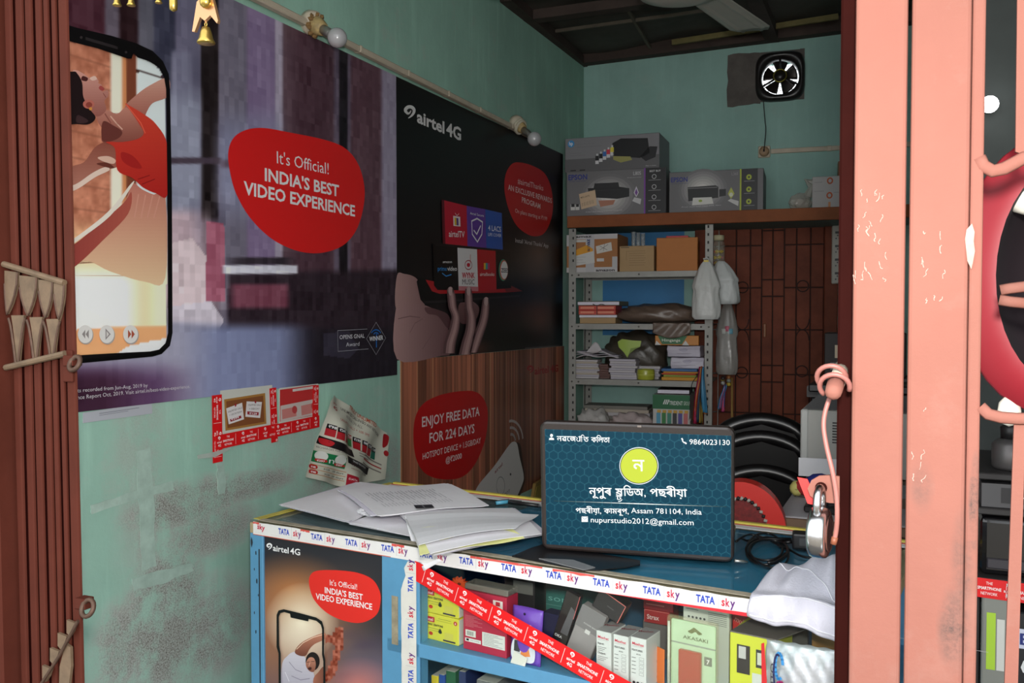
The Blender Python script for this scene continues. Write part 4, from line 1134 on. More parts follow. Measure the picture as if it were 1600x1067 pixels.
for r, n_ in ((7, 0), (14, 1), (21, 2)):
    f.line([(799 + r * 0.85 * math.cos(a) * 1.0, 689 - r * 1.5 * math.sin(a)) for a in np.linspace(0.15, 1.75, 10)], 0.011, (190, 180, 176), 2)
f.build('hotspot_picture', P3.root, M_POSTER)
f = Flat(P3.map, z=0.0009)
T3 = (236, 222, 220)
f.text('ENJOY FREE DATA', (659, 667), (749, 649), 15, T3, 0.015, 1); f.text('FOR 224 DAYS', (670.5, 692), (741, 676), 15, T3, 0.015, 1)
f.build('headline', P3.root, M_POSTER); f = Flat(P3.map, z=0.0009)
f.text('HOTSPOT DEVICE + 1.5GB/DAY', (660, 718), (751, 692), 9.5, T3, 0.005, 1); f.text('@₹2000', (696, 723.5), (721, 716), 9, T3, 0.005, 1)
f.build('slogan', P3.root, M_POSTER); f = Flat(P3.map, z=0.0009)
swoosh(f, 828.5, 577, 5, (160, 36, 36)); f.text('airtel 4G', (835, 585), (872, 580), 11, (160, 36, 36), 0.03, 1)
f.build('brand_line', P3.root, M_POSTER)

# --- red printed tape: used on the wall and across the counter
def red_tape(name, label, cat, origin, u, v, L, wd, group=None, start=0.0, period=None, flip=False, up_text=False, rev=False):
    t = frame_thing(name, label, cat, origin, u, v, group)
    q = MB(); q.box(0, L, 0, wd, 0, 0.0006); q.build('tape_strip', mat('red_tape', (222, 26, 30), 0.35, spec=0.4), t)
    P_ = period or wd * 2.45; x = start; TC = (244, 236, 234)
    while x < L:
        f = Flat(None, z=0.0007)
        def tx(st_, a, b, y, cap, bold=0.0):
            if x + a * wd < 0.001 or x + b * wd > L - 0.001: return
            f.text(st_, (x + a * wd, y * wd), (x + b * wd, y * wd), cap * wd, TC, bold, 1)
        tx('airtel', 0.14, 0.58, 0.42, 0.15, 0.015); tx('4G', 0.22, 0.50, 0.17, 0.18, 0.015)
        if 0.004 < x + 0.36 * wd < L - 0.004: swoosh(f, x + 0.36 * wd, wd * 0.76, wd * 0.11, TC, 1, -1)
        tx('THE', 1.10, 1.40, 0.70, 0.15); tx('SMARTPHONE', 0.72, 1.80, 0.43, 0.16, 0.02); tx('NETWORK', 0.88, 1.64, 0.16, 0.16)
        xs = x + 2.02 * wd
        if 0.003 < xs < L - 0.003: f.rect(xs - 0.0005, wd * 0.12, xs + 0.0005, wd * 0.88, (240, 200, 198), 1)
        if f.F: f.build('tape_print', t)
        x += P_
    return t

# flyers under the big poster framed with that tape
def wall_strip(label, pa, pb, wd, x=0.004, rev=False, **k):
    a = onX(*pa, x); b = onX(*pb, x); u = (b - a); L = u.length
    v = Vector((1, 0, 0)).cross(u).normalized()
    return red_tape('red_tape', label, 'tape', a, u, v, L, wd, 'red printed tape strips on the left wall', **k)
S1 = WallSheet('corkboard_flyer', 'small flyer picturing two price notes pinned on a corkboard', 'flyer', onX(345, 650).y, onX(345, 688).z, 0.003)
yb_ = onX(422, 640).y - S1.y0; hb = onX(345, 610).z - S1.z0
q = MB(); q.box(-0.005, yb_ + 0.005, -0.005, hb + 0.0, -0.002, 0.0003); q.build('paper', mat('flyer_paper', (205, 205, 196), 0.6), S1.root)
f = Flat(S1.map)
f.poly([(350, 624), (414, 614), (416, 662), (352, 673)], (170, 120, 60), 1); f.poly([(353, 627), (411, 618), (413, 659), (355, 669)], (132, 78, 44), 2)
f.poly([(353, 638), (378, 629), (381, 655), (357, 663)], (224, 218, 218), 3); f.poly([(385, 627), (409, 628), (406, 653), (383, 651)], (224, 218, 218), 3)
f.text('UNLIMITED CALLS', (356, 645), (378, 638), 3, (90, 80, 80), 0, 4); f.text('+ 1GB DATA/DAY', (358, 650), (378, 644), 3, (90, 80, 80), 0, 4); f.text('UNLIMITED CALLS', (387, 634), (407, 634), 3, (90, 80, 80), 0, 4); f.text('+ 2GB DAY', (389, 640), (405, 640), 3, (90, 80, 80), 0, 4)
f.poly([(359, 655), (376, 649), (377, 653), (360, 659)], (150, 30, 44), 4); f.poly([(386, 642.5), (404, 644), (403.5, 649), (386, 647.5)], (150, 30, 44), 4)
f.text('₹299', (361, 657), (373, 653), 3, WHITE, 0.02, 5); f.text('₹129', (389, 647), (401, 648), 3, WHITE, 0.02, 5)
f.poly([(366, 631), (369, 630), (369, 634), (367, 636)], (150, 30, 44), 4); f.poly([(397, 626), (400, 626), (400, 630), (398, 630)], (150, 30, 44), 4)
f.build('printed_face', S1.root)
S2 = WallSheet('banknote_flyer', 'small red flyer picturing banknotes between strips of red tape', 'flyer', onX(437, 640).y, onX(437, 663).z, 0.003)
q = MB(); q.box(-0.004, onX(494, 640).y - S2.y0 + 0.006, -0.004, onX(437, 606).z - S2.z0, -0.002, 0.0003); q.build('paper', mat('flyer_paper', (0, 0, 0)), S2.root)
f = Flat(S2.map)
f.poly([(437, 609), (494, 601), (494, 648), (437, 659)], (196, 52, 52), 1); f.poly([(438, 634), (493, 623), (494, 647), (438, 659)], (206, 190, 184), 2)
for x0 in (440, 470): f.poly([(x0, 640 - (x0 - 440) * .2), (x0 + 22, 635 - (x0 - 440) * .2), (x0 + 23, 650 - (x0 - 440) * .2), (x0 + 1, 655 - (x0 - 440) * .2)], (206, 130, 124), 3); f.ell(x0 + 20, 640 - (x0 - 440) * .2, 4, 6, (190, 70, 70), 4)
f.poly([(457, 608), (490, 603), (490, 607), (457, 612)], (216, 206, 200), 2)
f.build('printed_face', S2.root)
tw = (onX(331, 650).y - onX(351, 650).y) * -1
wall_strip('red lettered tape running down the left side of the corkboard flyer', (331, 618), (332.5, 724), 0.033)
wall_strip('red lettered tape between the corkboard flyer and the banknote flyer', (421, 607), (424, 692), 0.026, x=0.0046)
wall_strip('red lettered tape on the right of the banknote flyer', (489, 602), (488, 664), 0.026)
wall_strip('red lettered tape slanting below the corkboard flyer', (337, 703), (433, 682), 0.034, x=0.0052)
wall_strip('red lettered tape below the banknote flyer', (430, 683), (499, 667), 0.033, x=0.0058)
S3 = WallSheet('torn_paper', 'torn piece of clear tape across the lower end of the red tape', 'tape scrap', onX(306, 715).y, onX(306, 717).z, 0.0066)
q = MB(); q.prism([S3.map(*p) for p in [(308, 711), (335, 706), (360, 698), (358, 703), (336, 714), (309, 717)]], 0, 0.0004, 'z'); q.build('tape_film', film_mat('clear_tape_film', (206, 214, 206), 0.5), S3.root)
S4 = WallSheet('old_notice', 'faded strip of paper peeking out below the dancer poster', 'notice', onX(131, 660).y, onX(131, 660).z, 0.002)
q = MB(); q.prism([S4.map(*p) for p in [(130, 645), (237, 628), (238, 646), (130, 661)]], -0.0012, 0, 'z'); q.build('paper', mat('faded_notice', (176, 178, 186), 0.7), S4.root)
f = Flat(S4.map); f.line([(155, 646), (217, 637)], 0.0012, (120, 120, 130), 1); f.line([(155, 649), (200, 642)], 0.0010, (130, 130, 140), 1); f.build('notice_lines', S4.root)

# --- crumpled price leaflet on the wall
LE = [(508, 616), (603, 679), (598, 757), (540, 757), (474, 743), (500, 680), (501, 640)]
S5 = WallSheet('price_leaflet', 'crumpled leaflet of calling plans curling off the wall', 'leaflet', onX(474, 743).y, onX(540, 770).z, 0.004)
def lz(x, y):
    px_, py_ = S5.px(np.array([x], float), np.array([y], float)); px_, py_ = px_[0], py_[0]
    return 0.004 + 0.022 * math.exp(-((px_ - 512 - (py_ - 640) * 0.25) / 16) ** 2) + 0.006 * math.sin(px_ * 0.13 + py_ * 0.05) + 0.010 * max(0, (690 - px_) / 220) * max(0, (py_ - 690) / 60)
outer_ = [(503, 650), (500, 672), (490, 700), (481, 725), (474, 745), (500, 752), (526, 760), (560, 756), (596, 748), (600, 720), (606, 688), (604, 676), (580, 660), (550, 640), (528, 624), (511, 616), (504, 626)]
class Bent(Flat):
    """print laid on the crumpled leaflet, cut fine enough to follow it"""
    def build(s, name, parent, m=None):
        V = list(s.V); F = []; C = []; mid = {}
        stack = [(f_, c_) for f_, c_ in zip(s.F, s.C)]
        while stack:
            t_, c_ = stack.pop()
            e = [(math.dist(V[t_[i]], V[t_[(i + 1) % 3]]), i) for i in range(3)]; L_, i = max(e)
            if L_ < 0.009: F.append(t_); C.append(c_); continue
            a_, b_, o_ = t_[i], t_[(i + 1) % 3], t_[(i + 2) % 3]; key = (min(a_, b_), max(a_, b_))
            if key not in mid:
                V.append(tuple((V[a_][q] + V[b_][q]) / 2 for q in range(3))); mid[key] = len(V) - 1
            m_ = mid[key]; stack += [((a_, m_, o_), c_), ((m_, b_, o_), c_)]
        s.F, s.C = F, C
        s.V = [(v[0], v[1], v[2] + lz(v[0], v[1])) for v in V]
        return super().build(name, parent, m)
f = Bent(S5.map, z=0.0); f.poly(outer_, (206, 204, 188), 0); o = f.build('paper', S5.root)
for p_ in o.data.polygons: p_.use_smooth = True
f = Bent(S5.map, z=0.0009)
f.text('TRULY UNLIMITED', (540, 638), (584, 668), 6, (176, 74, 44), 0.015, 1); f.text('UNLIMITED CALLING', (526, 640), (566, 662), 4.5, (60, 54, 50), 0.005, 1); f.text('TO ANY NETWORK', (564, 661), (591, 683), 4.5, (60, 54, 50), 0.005, 1); f.text('IN INDIA ON ALL', (534, 652), (564, 670), 4.5, (110, 100, 92), 0, 1)
f.text('UNLIMITED CALLS + 100 SMS', (521, 656), (572, 682), 4, (170, 60, 50), 0, 1); f.text('airtel', (509, 629), (519, 634), 3.5, (160, 50, 46), 0.01, 1); f.text('4G', (510, 637), (518, 642), 5.5, (150, 40, 40), 0.02, 1)
for k in range(8):
    x0 = 505 + k * 11.5; y0_ = 661 + k * 5.2
    if k == 0: x0 += 1
    c_ = (60, 140, 74) if k == 3 else (176, 36, 44)
    if k == 7: c_ = (40, 110, 90)
    wd_ = 9.6 if k < 5 else 7.5
    if k > 5: x0 -= (k - 5) * 3
    f.poly([(x0, y0_), (x0 + wd_, y0_ + wd_ * 0.42), (x0 + wd_ - 1, y0_ + 7 + wd_ * 0.42), (x0 - 1, y0_ + 7)], (26, 20, 22) if k not in (3,) else (176, 50, 30), 1)
    f.poly([(x0 - 1, y0_ + 7), (x0 + wd_ - 1, y0_ + 7 + wd_ * 0.42), (x0 + wd_ - 2.4, y0_ + 18 + wd_ * 0.42), (x0 - 2.4, y0_ + 18)], c_, 1)
    f.text(('₹98', '₹249', '₹399', '₹299', '₹199', '₹448', '₹509', '₹149')[k], (x0 + 1, y0_ + 6), (x0 + wd_ - 1, y0_ + 5.4 + wd_ * 0.42), 4, WHITE, 0.02, 2)
f.poly([(498, 680), (546, 703), (547, 714), (530, 708), (494, 692)], (28, 22, 24), 1); f.blob([(498, 684), (508, 687), (513, 692), (508, 697), (499, 692)], (186, 34, 40), 2)
f.text('RECHARGES FOR AIRTEL', (494, 699), (530, 709), 3, (90, 84, 80), 0, 1)
f.poly([(489, 703), (531, 715), (528, 732), (484, 720)], (30, 122, 72), 1)
f.ell(498, 712, 8, 7.5, (226, 226, 218), 2); f.ell(522, 718, 8, 8, (226, 226, 218), 2); f.text('n', (506, 723), (513, 724), 9, WHITE, 0, 3); f.blob([(491, 716), (503, 718), (503, 722), (491, 720)], (190, 40, 40), 3); f.blob([(515, 723), (527, 726), (527, 729), (515, 727)], (190, 40, 40), 3)
f.text('₹297', (492, 720.5), (501, 722), 3, WHITE, 0.02, 4); f.text('₹497', (516, 727), (525, 728.6), 3, WHITE, 0.02, 4)
for k in range(3): f.line([(483 - k * 2, 724 + k * 7), (530 - k, 737 + k * 7)], .0014, (190, 120, 60), 1)
for k in range(2): f.blob([(482 - k, 725 + k * 8), (491 - k, 727 + k * 8), (490 - k, 732 + k * 8), (481 - k, 730 + k * 8)], (186, 44, 40), 2); f.text(('₹48', '₹98')[k], (483 - k, 730 + k * 8), (489 - k, 731 + k * 8), 3, WHITE, 0.02, 3); f.text('3GB   28 days', (498, 733 + k * 8), (527, 740.5 + k * 8), 2.6, (70, 64, 60), 0, 2)
f.poly([(533, 711), (575, 731), (572, 742), (533, 722)], (26, 22, 24), 1); f.text('SMART RECHARGES', (542, 721), (568, 732.5), 3, WHITE, 0, 2); f.text('₹3498', (537, 726), (552, 732), 5, (80, 40, 40), 0, 1); f.text('unlimited calls', (536, 731), (553, 738), 2.6, (150, 60, 56), 0, 1); f.text('₹398', (560, 741), (569, 744), 4, (60, 50, 50), 0, 1)
f.poly([(531, 739), (545, 745), (543, 757), (529, 757)], (170, 30, 48), 1); f.text('DATA', (532, 748), (541, 751), 3, WHITE, 0, 2)
for k in range(3): f.line([(561 + k * 2, 722 - k * 6), (590 + k, 738 - k * 6)], .004, (170, 60, 60) if k == 1 else (130, 124, 118), 1)
for k in range(3): f.line([(556, 711 - k * 4), (574, 719 - k * 4)], .002, (120, 116, 110), 1)
f.blob([(600, 678), (606, 682), (603, 695), (597, 699), (598, 688)], (160, 30, 36), 1); f.ell(600, 708, 3, 4.5, (170, 40, 44), 1)
f.build('printed_face', S5.root)

# ------------------------------------------------------------------ conduit and lamps on the wall
M_PVC = mat('aged_pvc', (196, 182, 162), 0.55, noise=0.12, scale=20)
a, b_ = onX(250, -79, 0.016), onX(835, 216, 0.016)
ct = thing('wire_conduit', 'beige plastic conduit running along the top of the posters', 'conduit', a)
q = MB(); d_ = b_ - a
q.box(0, d_.length, -0.011, 0.011, -0.009, 0.009, 0.003)
o = q.build('conduit_channel', M_PVC, ct); o.rotation_euler = (0, 0, math.pi / 2); o.location = (0, 0, 0)
ct.rotation_euler = (math.atan2(d_.z, d_.y), 0, 0)
for t_ in (0.36, 0.49, 0.62, 0.74, 0.88):
    q = MB(); q.box(-0.006, 0.006, -0.0125, 0.0125, -0.010, 0.0105, 0.002); o = q.build('conduit_clip', M_PVC, ct); o.rotation_euler = (0, 0, math.pi / 2); o.location = (0, d_.length * t_, 0)
M_BULB = mat('frosted_bulb', (172, 170, 172), 0.18, spec=0.6, coat=0.5)
M_BAKE = mat('yellowed_holder', (176, 152, 104), 0.5, noise=0.4, scale=60)
M_BASE = mat('bulb_cap', (150, 146, 140), 0.35, metal=0.7)
def wall_lamp(label, pm, pb, rb, dirt):
    m0 = onX(*pm, 0.02); e = onX(*pb, 0.115)
    d = (e - m0).normalized()
    L = (e - m0).length
    t = thing('wall_lamp', label, 'lamp', m0, group='bare bulbs on the wall conduit')
    rotq = d.to_track_quat('Z', 'Y'); t.rotation_euler = rotq.to_euler()
    q = MB(); q.lathe([(0.0, -0.02), (0.030, -0.018), (0.034, 0.0), (0.031, 0.012), (0.02, 0.016)], 20); q.build('ceiling_rose', M_PVC, t, True)
    q = MB(); q.lathe([(0.022, 0.008), (0.025, 0.02), (0.022, 0.034), (0.018, 0.048), (0.015, 0.05)], 18); q.build('holder', M_BAKE, t, True)
    if dirt:
        q = MB()
        for k in range(14):
            an = k * 2.39; q.ico((0.026 * math.cos(an), 0.026 * math.sin(an), 0.0 + 0.03 * ((k * 7) % 5) / 5), 0.008, 1, jit=0.4)
        q.build('mud_crust', mat('mud_crust', (126, 96, 58), 0.95), t)
    else:
        q = MB()
        for k in range(5): q.tube([(0.027 * math.cos(a_), 0.027 * math.sin(a_), 0.0 + 0.008 * k + 0.006 * math.sin(a_ + k)) for a_ in np.linspace(0, 6.28, 14, endpoint=False)], 0.0055, 6, closed=True)
        q.build('wrapped_tape', mat('wrapped_tape', (188, 180, 160), 0.8), t, True)
    q = MB(); q.lathe([(0.013, L - rb * 2 - 0.02), (0.0135, L - rb * 1.0 - 0.012), (0.012, L - rb * 0.9)], 16); q.build('bulb_cap', M_BASE, t, True)
    q = MB(); pr = [(0.0125, L - rb * 1.25)] + [(rb * math.sin(a_), L - rb * math.cos(a_)) for a_ in np.linspace(0.5, math.pi - 0.01, 12)]; q.lathe(pr, 24); q.build('bulb', M_BULB, t, True)
wall_lamp('white bulb in a dirt-crusted holder above the dancer poster', (488, 36), (527, 59), 0.026, True)
wall_lamp('white bulb in a tape-wrapped holder above the black poster', (807, 193), (835, 217), 0.029, False)
# ------------------------------------------------------------------ display counter
CNT = Vector((CL.x, CL.y, 0))
CLEN, CDEP = 1.27, 0.49
M_BLUE = mat('sky_blue_paint', (88, 146, 184), 0.5, noise=0.10, scale=12, bump=0.08)
M_BLUE2 = mat('deep_blue_paint', (44, 104, 146), 0.6, noise=0.15, scale=8)
M_PLY = mat('bare_ply', (172, 152, 118), 0.8, noise=0.2, scale=20)
M_GLASS = pane_mat('counter_glass', (250, 253, 252), 0.04)
M_GLASST = pane_mat('counter_top_glass', (246, 251, 251), 0.06, 0.04)
ctr = thing('display_counter', 'sky blue display counter with a glass front and glass top', 'counter', CNT, RZC)
def cxz(px, py, d=0.0): p = onC(px, py, d); return ((p - CL).dot(c1), p.z)
XP0 = cxz(411, 900)[0]; XM0 = cxz(604, 950)[0]; XM1 = cxz(655, 960)[0]
SH = cxz(655, 1006)[1]; RB = CTOP - 0.028
def cbox(name, x0, x1, y0, y1, z0, z1, m, bev=0.0015):
    q = MB(); q.box(x0, x1, y0, y1, z0, z1, bev); return q.build(name, m, ctr)
cbox('corner_post', 0.0, XP0, 0.0, 0.04, 0, RB, M_BLUE); cbox('corner_post', 0.0, 0.04, CDEP - 0.04, CDEP, 0, RB, M_BLUE)
cbox('middle_post', XM0 - 0.012, XM1, 0.0, 0.03, 0, RB, M_BLUE); cbox('corner_post', CLEN - 0.04, CLEN, 0.0, 0.04, 0, RB, M_BLUE); cbox('corner_post', CLEN - 0.04, CLEN, CDEP - 0.04, CDEP, 0, RB, M_BLUE)
cbox('top_rail', 0, CLEN, 0, 0.026, RB, CTOP - 0.005, M_PLY); cbox('top_rail', 0, CLEN, CDEP - 0.026, CDEP, RB, CTOP - 0.005, M_PLY)
cbox('top_rail', 0, 0.026, 0.026, CDEP - 0.026, RB, CTOP - 0.005, M_PLY); cbox('top_rail', CLEN - 0.026, CLEN, 0.026, CDEP - 0.026, RB, CTOP - 0.005, M_PLY)
cbox('front_panel', XP0, XM0 - 0.012, 0.006, 0.016, 0.05, RB, M_BLUE2); cbox('side_panel', 0.004, 0.012, 0.04, CDEP - 0.04, 0.05, RB, M_BLUE2)
cbox('back_panel', 0.01, CLEN - 0.01, CDEP - 0.018, CDEP - 0.008, 0.05, RB, M_BLUE2)
cbox('shelf_board', XM0, CLEN, 0.0, CDEP - 0.02, SH - 0.027, SH, M_BLUE); cbox('shelf_board', XM0, CLEN, 0.03, CDEP - 0.02, 0.60, 0.62, M_BLUE); cbox('plinth', 0.0, CLEN, 0.02, CDEP, 0.0, 0.06, M_BLUE2)
cbox('top_glass', 0.001, CLEN - 0.001, 0.001, CDEP - 0.001, CTOP - 0.005, CTOP, M_GLASST, 0.0)
cbox('blue_liner', XM1, CLEN - 0.03, 0.03, CDEP - 0.03, CTOP - 0.0075, CTOP - 0.006, mat('blue_liner', (64, 138, 172), 0.5, noise=0.1, scale=10), 0.0); cbox('grey_liner', 0.03, XM1 - 0.002, 0.03, CDEP - 0.03, CTOP - 0.0075, CTOP - 0.006, mat('grey_liner', (100, 116, 118), 0.6, noise=0.1, scale=10), 0.0)
cbox('front_glass', XM1, CLEN - 0.04, 0.004, 0.008, 0.62, RB, M_GLASS, 0.0)
cbox('chipped_paint', XM0 + 0.013, XM0 + 0.028, -0.001, 0.0, 0.86, 0.955, mat('bare_metal_chip', (150, 140, 118), 0.8, noise=0.3, scale=40), 0.0)
q = MB()
for (x, z, s) in ((0.006, 1.012, 0.006), (0.018, 0.99, 0.003), (0.013, 0.955, 0.002), (0.02, 0.93, 0.004), (0.024, 0.90, 0.002), (0.012, 0.86, 0.002), (0.016, 0.82, 0.003)):
    q.prism([(x + s * 0.5 * math.cos(a), z + s * 1.6 * math.sin(a) * random.uniform(.6, 1.2)) for a in np.linspace(0, 6.28, 7, endpoint=False)], -0.0006, 0.0, 'y')
q.build('paint_scratches', mat('dark_scratch', (36, 44, 52), 0.8), ctr)['kind'] = 'stuff'
cbox('panel_slot', XP0 - 0.012, XP0 - 0.009, -0.0008, 0.0, 0.5, 1.0, mat('dark_scratch', (0, 0, 0)), 0.0)
# yellow and white edging on the left and far edges
M_YEL = mat('yellow_edge_tape', (206, 190, 84), 0.5, noise=0.15, scale=30)
M_WTAPE = mat('white_edge_tape', (226, 226, 226), 0.45, noise=0.05, scale=30)
cbox('edge_tape', 0.0, 0.020, 0.012, CDEP, CTOP, CTOP + 0.0012, M_YEL, 0.0)
cbox('back_tape', 0.02, CLEN, CDEP - 0.045, CDEP - 0.01, CTOP, CTOP + 0.0010, M_WTAPE, 0.0); cbox('edge_tape', 0.02, CLEN, CDEP - 0.010, CDEP + 0.001, CTOP, CTOP + 0.005, M_YEL, 0.0)
cbox('red_stripe', 0.02, CLEN, CDEP - 0.020, CDEP - 0.014, CTOP + 0.001, CTOP + 0.0016, mat('red_line', (190, 40, 40), 0.5), 0.0)
cbox('worn_border', 0.02, CLEN - 0.02, 0.004, 0.022, CTOP, CTOP + 0.0008, mat('worn_border', (176, 166, 146), 0.8, noise=0.35, scale=40), 0.0)

# white printed tape along the front rail and down the middle post
def tata(f, x, y, wd, ux=(1, 0), uy=(0, 1), blue=(40, 70, 180)):
    """one repeat of the lettering, `wd` long, along ux"""
    def p(a, b): return (x + ux[0] * a * wd + uy[0] * b * wd, y + ux[1] * a * wd + uy[1] * b * wd)
    f.text('TATA', p(0, 0), p(0.47, 0), 0.18 * wd, blue, 0.035, 2)
    f.rect
    f.poly([p(0.555, -0.08), p(0.563, -0.08), p(0.563, 0.26), p(0.555, 0.26)], (170, 170, 180), 2)
    f.text('s', p(0.63, 0), p(0.71, 0), 0.21 * wd, (206, 40, 60), 0.025, 2); f.text('k', p(0.73, 0), p(0.83, 0), 0.20 * wd, (190, 36, 76), 0.025, 2); f.text('y', p(0.84, 0), p(0.96, 0), 0.21 * wd, (96, 40, 120), 0.025, 2)
tp = frame_thing('white_tape', 'white tape with blue and red lettering along the front edge of the counter', 'tape', cpt(0.012, -0.0012, RB + 0.001), c1, (0, 0, 1))
TL_ = CLEN - 0.03
q = MB()
top_edge = [(TL_ * k / 60, 0.0245 + random.uniform(-.0012, .0009)) for k in range(60, -1, -1)]
q.prism([(0, -0.003), (TL_, -0.003)] + top_edge, -0.0006, 0.0004, 'z'); q.build('tape_strip', mat('white_tape', (230, 226, 224), 0.4, noise=0.04, scale=30), tp)
f = Flat(None, z=0.0006)
for k in range(16):
    x_ = cxz(436, 838)[0] - 0.012 + (k) * 0.0905
    if x_ + 0.07 > TL_: break
    g = Flat(None, z=0.0006); tata(g, x_, 0.0078, 0.066); g.build('tape_print', tp)
f.text('sky', (0.012, 0.011), (0.034, 0.009), 0.012, (196, 40, 70), 0.025, 2)
for k in range(30): f.rect(k * 0.047 + 0.004, 0.0028, k * 0.047 + 0.030, 0.0031, (190, 186, 190), 1)
f.rect(0, -0.003, XM0, -0.0015, (206, 90, 66), 1); f.poly([(0.80, -0.003), (TL_, -0.003), (TL_, 0.004), (1.05, 0.0028)], (214, 44, 54), 1)
for (a_, b_) in ((0.0, 0.018), (0.135, 0.16), (0.37, 0.40), (0.55, 0.70), (0.72, 0.80)):
    pts = [(a_ + (b_ - a_) * t, 0.021 + random.uniform(-.002, .0008)) for t in np.linspace(0, 1, 7)] + [(b_, 0.0245), (a_, 0.0245)]
    f.poly(pts, (214, 86, 78), 1)
f.build('tape_border', tp)
vt = frame_thing('white_tape', 'white lettered tape running down the middle post of the counter', 'tape', cpt(cxz(628, 950)[0], -0.0016, 0.60), c1, (0, 0, 1))
TW = cxz(651, 950)[0] - cxz(628, 950)[0]; q = MB()
lft = [(random.uniform(-.0008, .0006), (RB - 0.60 - 0.004) * k / 30) for k in range(30, -1, -1)]
lft[0] = (TW * 0.45, lft[0][1]); lft[1] = (TW * 0.2, lft[1][1]); lft[2] = (TW * 0.3, lft[2][1]); lft[3] = (TW * 0.12, lft[3][1])
q.prism([(TW, 0), (TW, RB - 0.604)] + lft, -0.0008, 0.0004, 'z'); q.build('tape_strip', mat('white_tape_aged', (218, 214, 206), 0.5, noise=0.10, scale=20), vt)
for k in range(4):
    f = Flat(None, z=0.0006); tata(f, TW * 0.80, cxz(640, 924)[1] - 0.60 - k * 0.0905, 0.066, (0, 1), (-1, 0)); f.build('tape_print', vt)

# poster on the left front panel
pz0 = 0.50; pz1 = cxz(420, 838)[1]; pz1 = RB - 0.0005
pp = frame_thing('bowler_poster', 'poster of a bowler leaping out of a phone on the counter front', 'poster', cpt(XP0, -0.001 + 0.006, pz0), c1, (0, 0, 1))
PW = XM0 - 0.004 - XP0; PH = pz1 - pz0
def pmap(px, py): a = cxz(px, py, 0.005); return (a[0] - XP0, a[1] - pz0)
def art4(X, Y):
    P_ = np.array(cpt(XP0, 0.005, pz0))[None] + np.array(c1)[None] * X[:, None] + np.array((0, 0, 1.0))[None] * Y[:, None]
    PX, PY = proj_np(P_)
    img = np.zeros((len(PX), 3)); img[:] = (44, 42, 48)
    put(img, sstep(860, 960, PY) * (1 - sstep(480, 620, PX)), (150, 104, 80))
    put(img, np.clip(1 - np.hypot((PX - 455) / 90, (PY - 920) / 60), 0, 1) * 0.8, (196, 124, 70))
    put(img, np.clip(1 - np.hypot((PX - 472) / 58, (PY - 972) / 62), 0, 1) ** 0.7, (250, 236, 208))
    put(img, sstep(960, 1060, PY) * sstep(490, 560, PX), (104, 92, 108))
    put(img, np.clip(vnoise(PX / 40 + PY / 60, PY / 16, 3) - 0.5, 0, 1) * 1.2 * sstep(960, 1010, PY) * sstep(500, 550, PX), (70, 56, 78))
    put(img, sstep(1010, 1100, PY) * (1 - sstep(430, 470, PX)), (120, 90, 92))
    put(img, np.clip(1 - np.hypot((PX - 560) / 60, (PY - 1075) / 50), 0, 1), (206, 120, 110))
    put(img, sstep(840, 900, PY) * 0, (0, 0, 0))
    scr = inpoly(PX, PY, [(437, 960), (445, 953), (500, 967), (506, 975), (509, 1200), (440, 1200), (437, 1020)])
    put(img, scr * sstep(960, 1000, PY) * 0.35, (250, 238, 220))
    put(img, scr * sstep(1010, 1100, PY) * 0.5, (206, 190, 180))
    px_ = np.floor(PX / 4) * 4; py_ = np.floor(PY / 4) * 4
    arm2 = inpoly(px_, py_, [(506, 990), (520, 988), (524, 978), (534, 978), (536, 992), (534, 1006), (526, 1040), (520, 1056), (508, 1064), (508, 1046), (516, 1030), (522, 1006), (508, 1000)])
    c_ = np.array((150, 74, 54))[None] + ((hashn(np.floor(PX / 4), np.floor(PY / 4), 3) - 0.5) * 70)[:, None]
    img = np.where(arm2[:, None], c_, img)
    return img
painted('sheet', pp, PW, PH, 150, 200, art4, M_POSTER)
f = Flat(pmap, z=0.0003)
grad([(440, 1044), (450, 1024), (462, 1018), (474, 1024), (486, 1040), (492, 1060), (500, 1120), (441, 1120)], (206, 200, 210), (156, 148, 166), 1, 10)
f.line([(452, 1034), (462, 1046), (472, 1050)], 0.0016, (140, 132, 150)); f.line([(456, 1056), (470, 1062), (484, 1060)], 0.0016, (140, 132, 150)); f.line([(446, 1050), (452, 1064)], 0.0016, (226, 222, 230))
grad([(461, 1018), (470, 1005), (490, 994), (508, 989), (508, 998), (492, 1006), (484, 1014), (478, 1024), (468, 1024)], (196, 130, 104), (112, 62, 48), 1, 7)
f.line([(464, 1014), (474, 1004), (490, 995.5), (507, 990.5)], 0.0014, (240, 206, 180))
f.ell(489, 1033, 11, 14.5, (34, 22, 22)); grad([(479, 1034), (484, 1027), (491, 1028), (494, 1038), (491, 1049), (484, 1048), (479, 1041)], (196, 136, 112), (132, 78, 62), 1, 6, 5)
f.line([(480, 1034.5), (484, 1033.5)], 0.0010, (50, 26, 24)); f.line([(487, 1033), (492, 1033)], 0.0010, (50, 26, 24)); f.blob([(482, 1043), (487, 1042), (487, 1046), (483, 1046)], (66, 28, 26)); f.line([(485, 1035), (483.5, 1040)], 0.0010, (232, 186, 164))
grad([(490, 1064), (498, 1050), (508, 1044), (508, 1100), (496, 1100)], (168, 104, 82), (112, 66, 52), 0, 5)
f.build('bowler_picture', pp, M_POSTER)
f = Flat(pmap, z=0.0034)
ol = [(438, 1200), (437, 1020), (434, 1010), (434, 960), (437, 953), (445, 951), (470, 957), (496, 964), (505, 970), (508, 980), (508, 1020), (510, 1030), (510, 1200)]
il = [(507, 1200), (507, 1032), (505, 1022), (505, 982), (503, 975), (496, 969), (484, 966), (483.5, 970), (456, 964), (455, 958), (446, 955.5), (440, 957), (437.5, 963), (438, 1008), (440.5, 1020), (441.5, 1200)]
f.poly(ol + il, (16, 14, 16)); f.build('phone_picture', pp, M_POSTER)
